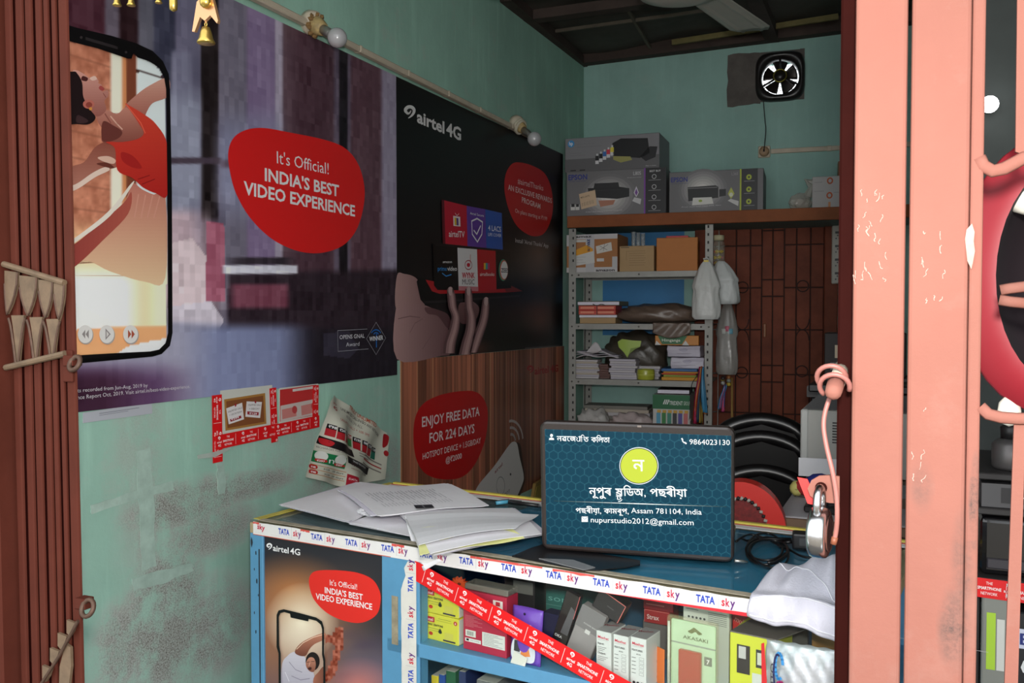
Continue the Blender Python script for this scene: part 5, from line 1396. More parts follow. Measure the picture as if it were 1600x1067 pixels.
f = Flat(pmap)
f.blob([(483, 910), (487, 896), (500, 891), (530, 891), (560, 895), (582, 905), (593, 922), (595, 938), (590, 958), (574, 970), (555, 973), (530, 967), (508, 955), (490, 935)], (224, 44, 36)); f.build('speech_blob', pp, M_POSTER)
f = Flat(pmap, z=0.0009)
f.text("It's Official!", (516, 914), (558.5, 921), 9, WHITE, 0.0, 1); f.text("INDIA'S BEST", (508, 926), (567.5, 937.5), 9.5, WHITE, 0.018, 1); f.text("VIDEO EXPERIENCE", (494, 935.5), (582, 952.5), 9.5, WHITE, 0.018, 1)
f.build('slogan', pp, M_POSTER); f = Flat(pmap, z=0.0009)
swoosh(f, 421.5, 853.5, 4.2, (240, 238, 238)); f.text('airtel', (427, 860), (451.5, 864.5), 9.5, (240, 238, 238), 0.015, 1); f.text('4G', (454, 865), (469.5, 867.5), 10, (240, 238, 238), 0.015, 1)
f.build('brand_line', pp, M_POSTER)

# red tape across the glass
a = onC(645, 889, -0.001); b_ = onC(1010, 1098, -0.001); u = (b_ - a); v = (-c2).cross(u).normalized()
wd = 0.037
red_tape('red_tape', 'red lettered tape stuck slantwise across the counter glass', 'tape', a - v * wd * 0.5, u, v, u.length, wd, start=-0.047, period=0.0775)

# ------------------------------------------------------------------ goods in the counter
def cthing(name, label, cat, px, py, d, z=None, rz=0.0, group=None):
    p = onC(px, py, d); return thing(name, label, cat, (p.x, p.y, SH if z is None else z), RZC + rz, group)
def csize(x0, x1, ytop, ybot, d):
    """width and height in metres of a picture rectangle at depth d behind the counter front"""
    return abs(cxz(x1, ytop, d)[0] - cxz(x0, ytop, d)[0]), abs(cxz(x0, ytop, d)[1] - cxz(x0, ybot, d)[1])
def face_flat(parent, w, h, name='printed_face', y=0.0, x0=None, z0=0.0, m=None):
    """a Flat whose unit square maps on the front (-y) face of a box w x h standing on z0"""
    xo = -w / 2 if x0 is None else x0
    f = Flat(lambda a, b: (xo + a * w, z0 + b * h))
    f.M = Matrix(((1, 0, 0, 0), (0, 0, -1, y), (0, 1, 0, 0), (0, 0, 0, 1)))
    f.name = name; f.par = parent
    f.fin = lambda: f.build(f.name, f.par, m, f.M)
    return f
def carton(t, w, d, h, m, bev=0.001, name='box_body', z=0.0):
    q = MB(); q.box(-w / 2, w / 2, 0, d, z, z + h, bev); return q.build(name, m, t)

# two yellow crayon packs
cw, chh = csize(657, 716, 950, 1006, 0.03)
for k, lab in enumerate(('yellow crayon pack lying lowest at the left end of the counter shelf', 'yellow crayon pack on top of another, behind the red tape')):
    t = cthing('crayon_pack', lab, 'crayon pack', 688, 1000, 0.03, SH + k * 0.052, math.radians(-4), 'yellow crayon packs in the counter')
    carton(t, cw, 0.035, 0.051, mat('crayon_yellow', (222, 210, 62), 0.4, coat=0.2))
    q = MB(); q.box(cw / 2 - 0.003, cw / 2 + 0.0005, 0.002, 0.033, 0.002, 0.049); q.build('end_flap', mat('white_card', (220, 218, 206), 0.6), t)
    f = face_flat(t, cw, 0.051)
    f.poly([(0, 0), (0.09, 0), (0.16, 0.72), (0, 0.72)], (196, 40, 40), 1); f.rect(0.0, 0.68, 0.34, 0.88, (190, 36, 50), 2); f.text('Camel', (0.05, 0.72), (0.30, 0.72), 0.12, (236, 200, 190), 0.02, 3)
    f.text('WAX CRAYONS', (0.14, 0.55), (0.58, 0.55), 0.08, (60, 60, 36), 0.04, 2); f.rect(0.16, 0.44, 0.5, 0.46, (150, 150, 60), 2); f.rect(0.2, 0.36, 0.46, 0.375, (150, 150, 60), 2)
    f.ell(0.24, 0.24, 0.055, 0.07, (196, 60, 40), 2); f.ell(0.92, 0.82, 0.05, 0.08, (196, 50, 40), 2); f.text('8', (0.905, 0.78), (0.935, 0.78), 0.07, WHITE, 0.02, 3)
    f.rect(0.45, 0.86, 0.8, 0.875, (140, 140, 60), 2); f.rect(0.4, 0.78, 0.82, 0.79, (140, 140, 60), 2); f.blob([(0.45, 0.36), (0.5, 0.5), (0.55, 0.36), (0.5, 0.3)], (40, 44, 30), 2)
    f.rect(0.58, 0.06, 0.92, 0.12, (60, 50, 66), 2); f.rect(0.62, 0.12, 0.86, 0.4, (214, 200, 84), 1)
    f.fin()
# crimson boxed product
w_, h_ = csize(722, 792, 905, 1026, 0.02)
t = cthing('crimson_box', 'crimson carton with a barcode and a white text panel', 'box', 757, 1015, 0.02, SH, math.radians(-3))
h_ = 0.112
carton(t, w_, 0.04, h_, mat('crimson_card', (184, 46, 70), 0.45))
q = MB(); q.box(-w_ / 2, w_ / 2, 0.004, 0.04, h_, h_ + 0.012, 0.002); q.build('clear_lid', film_mat('clear_grey_plastic', (150, 142, 132), 0.6), t)
f = face_flat(t, w_, h_)
f.rect(0.05, 0.14, 0.42, 0.20, (226, 222, 216), 1); f.rect(0.08, 0.155, 0.14, 0.19, (30, 26, 30), 2); f.text('SMS CARE', (0.17, 0.165), (0.38, 0.165), 0.014, (40, 36, 40), 0, 2)
f.rect(0.45, 0.13, 0.97, 0.36, (222, 218, 212), 1)
for k in range(8): f.rect(0.48, 0.155 + k * 0.025, 0.92 - 0.1 * ((k * 7) % 3), 0.16 + k * 0.025, (90, 84, 84), 2)
f.rect(0.06, 0.23, 0.30, 0.34, (222, 216, 206), 1)
for k in range(12): f.rect(0.10 + k * 0.013, 0.25, 0.10 + k * 0.013 + 0.004 + 0.004 * (k % 3 == 0), 0.32, (50, 46, 44), 2)
for k in range(9): f.rect(0.05, 0.40 + k * 0.022, 0.25 + 0.1 * ((k * 5) % 3), 0.404 + k * 0.022, (220, 150, 156), 1)
f.rect(0.70, 0.76, 0.92, 0.93, (232, 220, 212), 1); f.rect(0.76, 0.84, 0.86, 0.91, (190, 50, 60), 2); f.text('FAST', (0.75, 0.79), (0.87, 0.79), 0.02, (190, 120, 120), 0, 2); f.text('personalog', (0.1, 0.87), (0.6, 0.87), 0.045, (216, 140, 150), 0, 1)
f.fin()
# orange rosette
p = onC(718, 900, 0.05); t = thing('orange_rosette', 'bright orange frilly rosette peeping over the red tape', 'rosette', (p.x, p.y, SH + 0.10), RZC)
q = MB(); n = 26
prm = [(0.013 * (1 + 0.22 * (-1) ** k) * math.cos(2 * math.pi * k / n) * 1.25, 0.011 * (1 + 0.22 * (-1) ** k) * math.sin(2 * math.pi * k / n) + 0.012) for k in range(n)]
q.prism(prm, -0.003, 0.004, 'y'); q.build('frill', mat('orange_frill', (230, 84, 34), 0.6), t)
q = MB(); q.ico((0.002, -0.004, 0.013), 0.004, 2, (1, .5, .6)); q.build('frill_centre', mat('dark_frill_centre', (120, 40, 24), 0.6), t, True)
q = MB(); q.box(-0.03, 0.03, 0.005, 0.06, -0.10, 0.0, 0.001); q.build('backing_card', mat('dark_backing', (60, 54, 58), 0.6), t)
# purple pouch
w_, h_ = csize(797, 846, 945, 1036, 0.015)
t = cthing('purple_pouch', 'purple hanging pouch with a white label and price slip', 'pouch', 822, 1032, 0.02, SH - 0.0, math.radians(-6))
t.rotation_euler = (math.radians(-6), 0, RZC + math.radians(-5))
q = MB()
def pf(u, v):
    x = (u - 0.5) * w_ * (1 - 0.04 * math.sin(v * math.pi)); return (x, -0.010 * math.sin(u * math.pi) * math.sin(v * math.pi) ** 0.6, v * 0.098)
q.grid(pf, 10, 12, 0.004); q.build('pouch_body', mat('purple_pouch', (122, 76, 186), 0.35, coat=0.3), t, True)
f = face_flat(t, w_, 0.098, y=-0.0108)
f.blob([(0.28, 0.50), (0.5, 0.52), (0.80, 0.52), (0.84, 0.66), (0.6, 0.74), (0.34, 0.72)], (226, 226, 220), 1); f.text('One', (0.4, 0.58), (0.72, 0.58), 0.09, (60, 70, 60), 0.02, 2)
f.blob([(0.12, 0.08), (0.5, 0.04), (0.86, 0.08), (0.84, 0.36), (0.5, 0.44), (0.14, 0.4)], (222, 220, 226), 1); f.poly([(0.4, 0.12), (0.74, 0.16), (0.62, 0.38), (0.44, 0.34)], (232, 140, 80), 2); f.rect(0.18, 0.2, 0.38, 0.4, (70, 66, 70), 2)
f.ell(0.47, 0.9, 0.04, 0.025, (40, 20, 60), 1); f.fin()
q = MB(); q.box(-0.022, 0.008, -0.016, -0.0152, -0.012, 0.016); o = q.build('price_slip', mat('slip_paper', (214, 212, 200), 0.6), t); o.rotation_euler = (0, math.radians(16), 0)
# things further back on the left
def simple_box(name, label, cat, px0, px1, pyt, pyb, d, dep, col, rz=0.0, lift=0.0, art=None, coat=0.1, group=None, tilt=0.0, rough=0.45):
    w, h = csize(px0, px1, pyt, pyb, d)
    t = cthing(name, label, cat, (px0 + px1) / 2, (pyt + pyb) / 2, d, None, math.radians(rz), group)
    zb = max(0.0, cxz((px0 + px1) / 2, pyb, d)[1] - SH) if lift is None else lift
    t.location.z = SH + zb
    if tilt: t.rotation_euler = (0, math.radians(tilt), RZC + math.radians(rz))
    top = cxz((px0 + px1) / 2, pyt, d)[1]; h = top - t.location.z
    carton(t, w, dep, h, mat(name + '_card_%d_%d_%d' % col, col, rough, coat=coat))
    if art:
        f = face_flat(t, w, h); art(f); f.fin()
    return t, w, h
t, w, h = simple_box('grey_carton', 'dull grey carton standing under the teal box at the back of the shelf', 'carton', 800, 905, 962, 1010, 0.22, 0.10, (96, 92, 100), lift=0.0)
zt_ = h
def a_teal(f):
    f.rect(0, 0, 1, 0.22, (196, 44, 44), 1); f.text('THAL MI', (0.6, 0.06), (0.9, 0.06), 0.10, (236, 200, 190), 0, 2); f.text('sona', (0.55, 0.58), (0.92, 0.58), 0.22, (130, 200, 190), 0, 1); f.rect(0.35, 0.42, 0.95, 0.44, (110, 170, 160), 1); f.ell(0.08, 0.62, 0.12, 0.2, (226, 214, 206), 1); f.ell(0.08, 0.62, 0.09, 0.12, (150, 30, 36), 2)
t, w, h = simple_box('teal_box', 'teal printed box with a red stripe at the back of the shelf', 'box', 798, 905, 918, 962, 0.22, 0.10, (58, 128, 120), lift=zt_ + 0.0005, art=a_teal)
t, w, h = simple_box('navy_packet', 'dark navy packet beside the purple pouch', 'packet', 845, 884, 960, 1012, 0.12, 0.03, (40, 40, 84), lift=0.0, rz=-8)
t, w, h = simple_box('dark_case', 'small dark case with a grey label behind the crimson box', 'case', 788, 835, 905, 1000, 0.14, 0.05, (58, 54, 54), lift=0.0, art=lambda f: f.rect(0.3, 0.75, 0.95, 0.97, (130, 126, 120), 1))
# slanting black blister pack, grey carton and black power pack, one leaning over the other
def lean_box(name, label, cat, pts, d, dep, m, arts=None):
    """box whose front face is the picture quad pts (bl, br, tr, tl) at depth d, thickness dep behind"""
    P_ = [onC(px, py, d) for px, py in pts]
    o = P_[0]; u = ((P_[1] - P_[0]) + (P_[2] - P_[3])) / 2; v = ((P_[3] - P_[0]) + (P_[2] - P_[1])) / 2
    t = frame_thing(name, label, cat, o, u, v)
    un = u.normalized(); vv = (v - un * v.dot(un))
    q = MB(); q.box(0, u.length, 0, vv.length, -dep, 0, 0.0015); q.build('box_body', m, t)
    if arts:
        W, Hh = u.length, vv.length
        f = Flat(lambda a, b: (a * W, b * Hh)); arts(f); f.build('printed_face', t)
    return t
lean_box('grey_box', 'light grey slim box leaning against the black power pack', 'box', [(884, 1012), (921, 1040), (958, 972), (922, 955)], 0.035, 0.022, mat('grey_card', (150, 142, 140), 0.5), lambda f: (f.rect(0, 0.55, 1, 1, (124, 118, 118), 1), f.rect(0.45, 0.50, 0.65, 0.58, (206, 200, 196), 2), f.text('POWER BANK', (0.3, 0.66), (0.9, 0.66), 0.03, (200, 196, 190), 0, 2)))
lean_box('black_blister', 'long black blister pack leaning beside the grey box', 'blister pack', [(862, 998), (884, 1010), (925, 942), (902, 930)], 0.05, 0.012, mat('black_blister', (30, 26, 28), 0.2, coat=0.5), lambda f: (f.text('OKA', (0.1, 0.10), (0.6, 0.10), 0.05, (226, 220, 220), 0.02, 1), f.line([(0.95, 0.55), (0.95, 1.0)], 0.001, (220, 110, 110), 1), f.poly([(0.4, 0.2), (0.9, 0.2), (0.95, 0.7), (0.6, 0.75)], (92, 88, 90), 1)))
lean_box('power_pack', 'black boxed power pack with a pink edge lying tilted', 'power pack', [(924, 946), (966, 978), (992, 957), (952, 930)], 0.045, 0.028, mat('black_card', (38, 34, 36), 0.4, coat=0.2), lambda f: (f.line([(0.98, 0.05), (0.98, 0.97), (0.1, 0.97)], 0.0011, (226, 120, 110), 1), f.rect(0.45, 0.45, 0.7, 0.5, (80, 76, 78), 1)))
# three white charger boxes
for k, (x0, x1, yt) in enumerate(((931, 955, 987), (957.5, 982, 993), (984.5, 1010, 997))):
    w, h = csize(x0, x1, yt, yt + 90, 0.012)
    lab = ('leftmost of the three white charger boxes, printed with input and output lines', 'middle one of the three white charger boxes', 'rightmost of the three white charger boxes, next to the blister pack')[k]
    t = cthing('charger_box', lab, 'charger box', (x0 + x1) / 2, yt, 0.012, None, math.radians(-5), 'white charger boxes in the counter')
    h = cxz((x0 + x1) / 2, yt, 0.012)[1] - SH
    carton(t, w, 0.055, h, mat('white_card_box', (216, 214, 210), 0.5))
    q = MB(); q.box(-w / 2 + 0.0005, w / 2 - 0.0005, 0.0005, 0.0545, h, h + 0.0006); tp_ = q.build('top_flap', mat('grey_top_flap', (158, 152, 150), 0.5), t)
    f = Flat(None); f.text('Maxhat', (-w * 0.42, 0.026), (w * 0.38, 0.036), 0.008, (150, 40, 60), 0.01, 1); f.build('flap_lettering', tp_, M=Matrix.Translation((0, 0, h + 0.0006)))
    f = face_flat(t, w, h)
    f.text('Maxhat', (0.12, 0.86), (0.86, 0.85), 0.055, (206, 40, 70), 0.015, 1); f.rect(0.12, 0.83, 0.8, 0.833, (120, 110, 110), 1)
    if k == 0:
        f.text('Input:', (0.12, 0.74), (0.55, 0.74), 0.04, (40, 38, 40), 0.02, 1); f.text('Output:', (0.12, 0.55), (0.66, 0.55), 0.04, (40, 38, 40), 0.02, 1)
        for j in range(3): f.rect(0.12, 0.68 - j * 0.035, 0.7 - 0.1 * j, 0.69 - j * 0.035, (130, 126, 126), 1); f.rect(0.12, 0.49 - j * 0.035, 0.8 - 0.12 * j, 0.50 - j * 0.035, (130, 126, 126), 1)
    else:
        f.text('FEATURES', (0.1, 0.74), (0.78, 0.74), 0.035, (40, 38, 40), 0.02, 1); f.text('MODEL', (0.4, 0.67), (0.68, 0.67), 0.025, (60, 58, 60), 0.01, 1)
        for j in range(5): f.rect(0.1, 0.60 - j * 0.075, 0.36, 0.612 - j * 0.075, (110, 106, 106), 1); f.line([(0.58, 0.58 - j * 0.075), (0.86, 0.58 - j * 0.075), (0.86, 0.63 - j * 0.075), (0.58, 0.63 - j * 0.075)], 0.0004, (120, 116, 116), 1, closed=True)
        for j in range(3): f.ell(0.25 + j * 0.25, 0.12, 0.09, 0.03, (60, 56, 58), 1)
    f.fin()
# red boxes behind, white card
t, w, h = simple_box('grey_carton', 'grey carton hidden under the red boxes in the middle of the shelf', 'carton', 1004, 1060, 973, 1010, 0.16, 0.08, (120, 112, 108), lift=0.0)
z_ = h
t, w, h = simple_box('red_strap_box', 'small red box with pale lettering behind the charger boxes', 'box', 1006, 1046, 954, 976, 0.15, 0.05, (170, 44, 44), lift=z_, art=lambda f: (f.text('Strax', (0.12, 0.3), (0.6, 0.3), 0.35, (236, 206, 200), 0.02, 1), f.line([(0.02, 0.05), (0.02, 0.95), (0.98, 0.95)], 0.0006, (226, 140, 130), 1)))
z2_ = z_ + h
t, w, h = simple_box('red_flat_box', 'flat dark red box on top of the small red one', 'box', 1005, 1052, 936, 953, 0.15, 0.05, (142, 30, 38), lift=z2_ + 0.0005, art=lambda f: f.rect(0.1, 0.4, 0.7, 0.5, (196, 110, 100), 1))
w, h = csize(1066, 1140, 945, 1060, 0.10)
t = cthing('white_card', 'white instruction card standing behind the green blister pack', 'card', 1103, 945, 0.10, None, math.radians(-4))
h = cxz(1103, 948, 0.10)[1] - SH
carton(t, w, 0.012, h, mat('cream_card', (222, 222, 206), 0.55))
f = face_flat(t, w, h)
for k in range(7): f.rect(0.55, 0.93 - k * 0.025, 0.95, 0.937 - k * 0.025, (130, 130, 124), 1)
for k in range(5): f.ell(0.13 + k * 0.085, 0.83, 0.025, 0.016, (90, 90, 86), 1)
f.rect(0.06, 0.93, 0.34, 0.94, (120, 120, 116), 1); f.fin()
# green blister pack with the red battery
w, h = csize(1046, 1118, 976, 1067, 0.015)
t = cthing('battery_blister', 'clear blister pack on a pale green card holding a red phone battery', 'blister pack', 1081, 1000, 0.016, None, math.radians(-5))
h = cxz(1081, 968, 0.016)[1] - SH
q = MB(); q.box(-w / 2, w / 2, 0.006, 0.0075, 0, h - 0.006, 0.002); q.build('card', mat('pale_green_card', (196, 222, 186), 0.5, noise=0.1, scale=20), t)
q = MB(); q.box(-w / 2 - 0.005, w / 2 + 0.005, -0.004, 0.009, -0.0, h + 0.001, 0.004, 2); q.build('clear_shell', film_mat('tan_clear_shell', (208, 196, 150), 0.18, 0.1), t, True)
q = MB(); q.box(-w * 0.30, w * 0.20, -0.002, 0.006, 0.006, h * 0.60, 0.0015); bt = q.build('battery', mat('red_battery', (178, 36, 42), 0.3, coat=0.3), t)
f = face_flat(t, w, h, y=0.0058)
f.rect(0.0, 0.655, 1, 0.675, (150, 160, 150), 1); f.text('AKASAKI', (0.27, 0.73), (0.83, 0.73), 0.045, (70, 84, 60), 0.01, 2); f.blob([(0.38, 0.83), (0.45, 0.86), (0.52, 0.89), (0.62, 0.86), (0.7, 0.83), (0.62, 0.81), (0.55, 0.84), (0.46, 0.81)], (96, 104, 62), 2); f.rect(0.75, 0.45, 0.92, 0.56, (110, 116, 110), 2); f.text('7', (0.8, 0.47), (0.87, 0.47), 0.06, WHITE, 0.02, 3); f.fin()
q = MB(); q.tube([(-w / 2 - 0.002, 0.0, 0.004), (-w / 2 - 0.002, 0.0, h - 0.01)], 0.0022, 8); q.build('white_stylus', mat('white_card', (0, 0, 0)), t, True)
# orange card edge beside it
w, h = csize(1020, 1045, 1010, 1067, 0.05)
t = cthing('orange_card', 'orange card wedged between the charger boxes and the blister pack', 'card', 1030, 1000, 0.05, None, math.radians(-30)); carton(t, 0.024, 0.003, cxz(1030, 1012, 0.05)[1] - SH, mat('orange_card', (226, 116, 50), 0.5)); f = face_flat(t, 0.024, 0.05); f.text('Olive', (0.3, 0.1), (0.3, 0.8), 0.2, (80, 50, 30), 0, 1); f.fin()
# right-hand goods
t, w, h = simple_box('red_box', 'red box with a printed band behind the yellow-green pack', 'box', 1142, 1212, 957, 1020, 0.11, 0.05, (196, 44, 42), lift=0.0, rz=-8, art=lambda f: (f.poly([(0, 0.86), (1, 0.62), (1, 0.80), (0, 1.0)], (140, 36, 34), 1), f.text('multipod   x8', (0.05, 0.84), (0.8, 0.70), 0.08, (226, 150, 140), 0, 2)))
t, w, h = simple_box('yellow_box', 'narrow yellow box behind the red one', 'box', 1178, 1214, 956, 1010, 0.17, 0.04, (214, 196, 50), lift=0.0, rz=-6)
t, w, h = simple_box('clear_box', 'dark see-through plastic box near the right end of the shelf', 'box', 1214, 1262, 960, 1015, 0.16, 0.06, (86, 84, 80), lift=0.0, rough=0.15)
t, w, h = simple_box('brown_carton', 'brown carton with red and white stickers at the right end', 'carton', 1268, 1320, 968, 1030, 0.14, 0.08, (170, 122, 66), lift=0.0, art=lambda f: (f.rect(0, 0.82, 0.42, 1, (206, 60, 50), 1), f.rect(0.12, 0.84, 0.3, 0.96, (230, 220, 210), 2)))
t, w, h = simple_box('yellow_green_pack', 'yellow pack over a lime base with a sloping grey lid', 'pack', 1139, 1212, 994, 1060, 0.02, 0.09, (206, 206, 56), lift=0.0, rz=-4,
    art=lambda f: (f.rect(0.0, 0.0, 1, 0.32, (150, 200, 60), 1), f.rect(0.16, 0.48, 0.45, 0.86, (56, 50, 46), 1), f.rect(0.2, 0.68, 0.36, 0.84, (190, 186, 180), 2), f.rect(0.58, 0.6, 0.76, 0.84, (60, 60, 56), 1), f.rect(0.61, 0.64, 0.73, 0.80, (200, 200, 180), 2), f.rect(0.5, 0.34, 1, 0.52, (206, 206, 196), 1), f.text('out a', (0.7, 0.37), (0.95, 0.37), 0.09, (40, 40, 40), 0.01, 2)))
q = MB(); q.prism([(-w / 2, 0), (w / 2, 0), (w / 2 + 0.03, 0.088), (-w / 2 + 0.012, 0.088)], h, h + 0.002, 'z'); q.build('grey_lid', mat('grey_pack_lid', (110, 100, 94), 0.5), t)
# silver pouch with the swirl
w, h = csize(1194, 1318, 1000, 1075, 0.004)
t = cthing('silver_pouch', 'crinkled silver snack pouch with a red edge and blue-pink swirl lettering', 'pouch', 1256, 1030, 0.014, None, math.radians(-5))
h = cxz(1250, 1003, 0.014)[1] - SH
q = MB()
def sf(u, v):
    bul = math.sin(u * math.pi) ** 0.7 * math.sin(min(1, v * 1.02) * math.pi) ** 0.5
    return ((u - 0.5) * w, -0.012 * bul + 0.0022 * math.sin(u * 31 + v * 9) * math.sin(v * 14), v * h * (1 - 0.05 * (1 - u)))
q.grid(sf, 40, 22, 0.001); q.build('foil', mat('silver_foil', (200, 202, 206), 0.38, metal=0.45, bump=0.4, bscale=40), t, True)
f = face_flat(t, w, h, y=-0.0165)
f.poly([(0.0, 0.0), (0.05, 0.0), (0.06, 0.5), (0.02, 0.95), (-0.02, 0.93)], (196, 40, 44), 1)
f.line([(0.12 + 0.012 * j, 0.25 + 0.12 * j) for j in range(1)], 0.001, (0, 0, 0), 1)
f.text('SPUNTO', (0.155, 0.12), (0.155, 0.72), 0.045, (60, 56, 66), 0.01, 1)
f.line([(0.22 + 0.05 * math.cos(a), 0.70 + 0.16 * math.sin(a)) for a in np.linspace(0.2, 5.2, 14)], 0.0045, (60, 140, 200), 1); f.line([(0.20 + 0.05 * math.cos(a), 0.62 + 0.22 * math.sin(a)) for a in np.linspace(1.2, 4.4, 10)], 0.003, (40, 44, 90), 2)
f.line([(0.24 + 0.06 * math.cos(a), 0.34 + 0.17 * math.sin(a)) for a in np.linspace(0.5, 5.6, 14)], 0.0055, (170, 50, 110), 1); f.line([(0.26 + 0.03 * math.cos(a), 0.34 + 0.1 * math.sin(a)) for a in np.linspace(0.5, 5.6, 12)], 0.003, (70, 170, 180), 2); f.line([(0.22 + 0.08 * math.cos(a), 0.28 + 0.24 * math.sin(a)) for a in np.linspace(2.4, 4.6, 10)], 0.003, (50, 30, 90), 2)
f.fin()
# books and papers below the shelf
def book(px, d, w, h, dep, cols, lab, name='book', rz=0.0):
    t = cthing(name, lab, name.replace('_', ' '), px, 1050, d, 0.62, rz)
    q = MB(); q.box(-w / 2, w / 2, 0, dep, 0, h, 0.001); q.build('cover', mat('cover_%d_%d_%d' % cols[0], cols[0], 0.5), t)
    q = MB(); q.box(-w / 2 + 0.002, w / 2 - 0.002, 0.001, dep + 0.0005, 0.002, h + 0.0005); q.build('pages', mat('book_pages', (206, 200, 186), 0.8), t)
    if len(cols) > 1:
        f = face_flat(t, w, h); f.rect(0.1, 0.3, 0.9, 0.95, cols[1], 1); f.fin()
HB = cxz(680, 1046, 0.06)[1] - 0.62
book(679, 0.05, 0.016, HB - 0.008, 0.15, [(214, 190, 40)], 'yellow spined book standing lowest left under the shelf')
book(690, 0.052, 0.014, HB - 0.004, 0.15, [(36, 74, 150)], 'blue spined book between the yellow and green ones')
book(704, 0.054, 0.022, HB + 0.006, 0.16, [(36, 92, 58)], 'thick green book standing under the counter shelf')
book(722, 0.056, 0.016, HB + 0.010, 0.15, [(40, 52, 96)], 'navy book standing under the counter shelf')
book(760, 0.06, 0.045, HB + 0.0, 0.18, [(120, 118, 116)], 'wide grey bundle of copies under the counter shelf', 'paper_bundle')
book(820, 0.04, 0.07, HB - 0.010, 0.2, [(150, 146, 148)], 'grey stack of paper under the shelf, right of the books', 'paper_stack')
# ------------------------------------------------------------------ on the counter top
M_PAPER = mat('office_paper', (240, 238, 242), 0.7, noise=0.03, scale=30)
M_PAPER2 = mat('aged_paper', (228, 224, 236), 0.7, noise=0.05, scale=30)
def sheet_quad(quad, z, zf=None):
    """point on a sheet given by four picture corners at height z, u,v in 0..1"""
    C = [onZ(px, py, z) for px, py in quad]
    def fn(u, v):
        p = (C[0] * (1 - u) + C[1] * u) * (1 - v) + (C[3] * (1 - u) + C[2] * u) * v
        return Vector((p.x, p.y, z + (zf(u, v) if zf else 0)))
    return fn
def paper_pile(name, label, quad, z0, layers, gap, zf, jit=0.008, m=M_PAPER, cat='papers'):
    """bundle of sheets, each a thin curved sheet of its own"""
    cen = sum((onZ(px, py, z0) for px, py in quad), Vector()) / 4
    t = thing(name, label, cat, (cen.x, cen.y, z0))
    for k in range(layers):
        z = z0 + gap * k
        fn = sheet_quad(quad, z)
        rot = Matrix.Rotation(random.uniform(-0.05, 0.05), 3, 'Z') if k < layers - 1 else Matrix.Identity(3)
        off = Vector((random.uniform(-jit, jit), random.uniform(-jit, jit), 0)) if k < layers - 1 else Vector()
        def g(u, v):
            p = fn(u, v); d = Vector((p.x - cen.x, p.y - cen.y, 0)); d = rot @ d + off
            return (d.x, d.y, z - z0 + zf(u, v, k / max(1, layers - 1)))
        q = MB(); q.grid(g, 14, 10, -min(gap * 0.5, 0.0010)); q.build('sheet', m if k % 3 else M_PAPER2, t, False)
    return t
Z0 = CTOP + 0.0015
qA = [(440, 789), (545, 816), (640, 765), (560, 754)]
paper_pile('paper_bundle', 'loose bundle of white papers at the left end of the counter', qA, Z0, 9, 0.0017, lambda u, v, k: 0.003 * k * math.sin(u * 5) * math.sin(v * 3) + 0.002 * u * k)
qU = [(545, 818), (650, 838), (745, 800), (640, 785)]
paper_pile('paper_bundle', 'lilac-white sheets spread under the printed form bundle', qU, Z0 + 0.0002, 5, 0.0016, lambda u, v, k: 0.002 * k * math.sin(u * 4 + 1))
zB = Z0 + 0.0165
qB = [(533, 766), (590, 805), (757, 790), (700, 757)]
tB = paper_pile('form_bundle', 'thick bundle of printed forms lying on the other papers', qB, zB, 12, 0.0017, lambda u, v, k: 0.003 * math.sin(u * 3.1) * k + 0.002 * math.sin(v * 7 + u * 4) * k)
fnB = sheet_quad(qB, zB + 12 * 0.0017 + 0.003)
f = Flat(None, z=0.0)
cenB = tB.location
def bm_(u, v): p = fnB(u, v); return (p.x - cenB.x, p.y - cenB.y)
for k in range(20):
    v_ = 0.22 + k * 0.033
    f.line([bm_(0.2 + 0.02 * (k % 3), 1 - v_), bm_(0.30 + 0.04 * ((k * 7) % 4), 1 - v_)], 0.0012, (110, 110, 118), 1); f.line([bm_(0.4, 1 - v_), bm_(0.62 - 0.05 * (k % 3), 1 - v_)], 0.0010, (120, 120, 128), 1); f.line([bm_(0.66, 1 - v_), bm_(0.78, 1 - v_)], 0.0010, (164, 164, 170), 1)
f.poly([bm_(0.80, 0.40), bm_(0.83, 0.56), bm_(0.945, 0.54), bm_(0.92, 0.38)], (40, 46, 54), 2)
f.line([bm_(0.83, 0.47), bm_(0.92, 0.46)], 0.003, (130, 136, 140), 3)
o = f.build('form_lines', tB); o.location = (0, 0, 12 * 0.0017 + 0.0052)
# crumpled clear wrapper between the bundles
p = onZ(575, 803, CTOP + 0.02)
t = thing('plastic_wrapper', 'crumpled bit of clear plastic on the edge of the papers', 'wrapper', (p.x, p.y, CTOP + 0.017))
q = MB(); q.ico((0, 0, 0.008), 0.02, 3, (1.1, 0.7, 0.45), jit=0.28); q.build('crumpled_film', film_mat('crumpled_clear_film', (232, 232, 236), 0.55, 0.12), t)
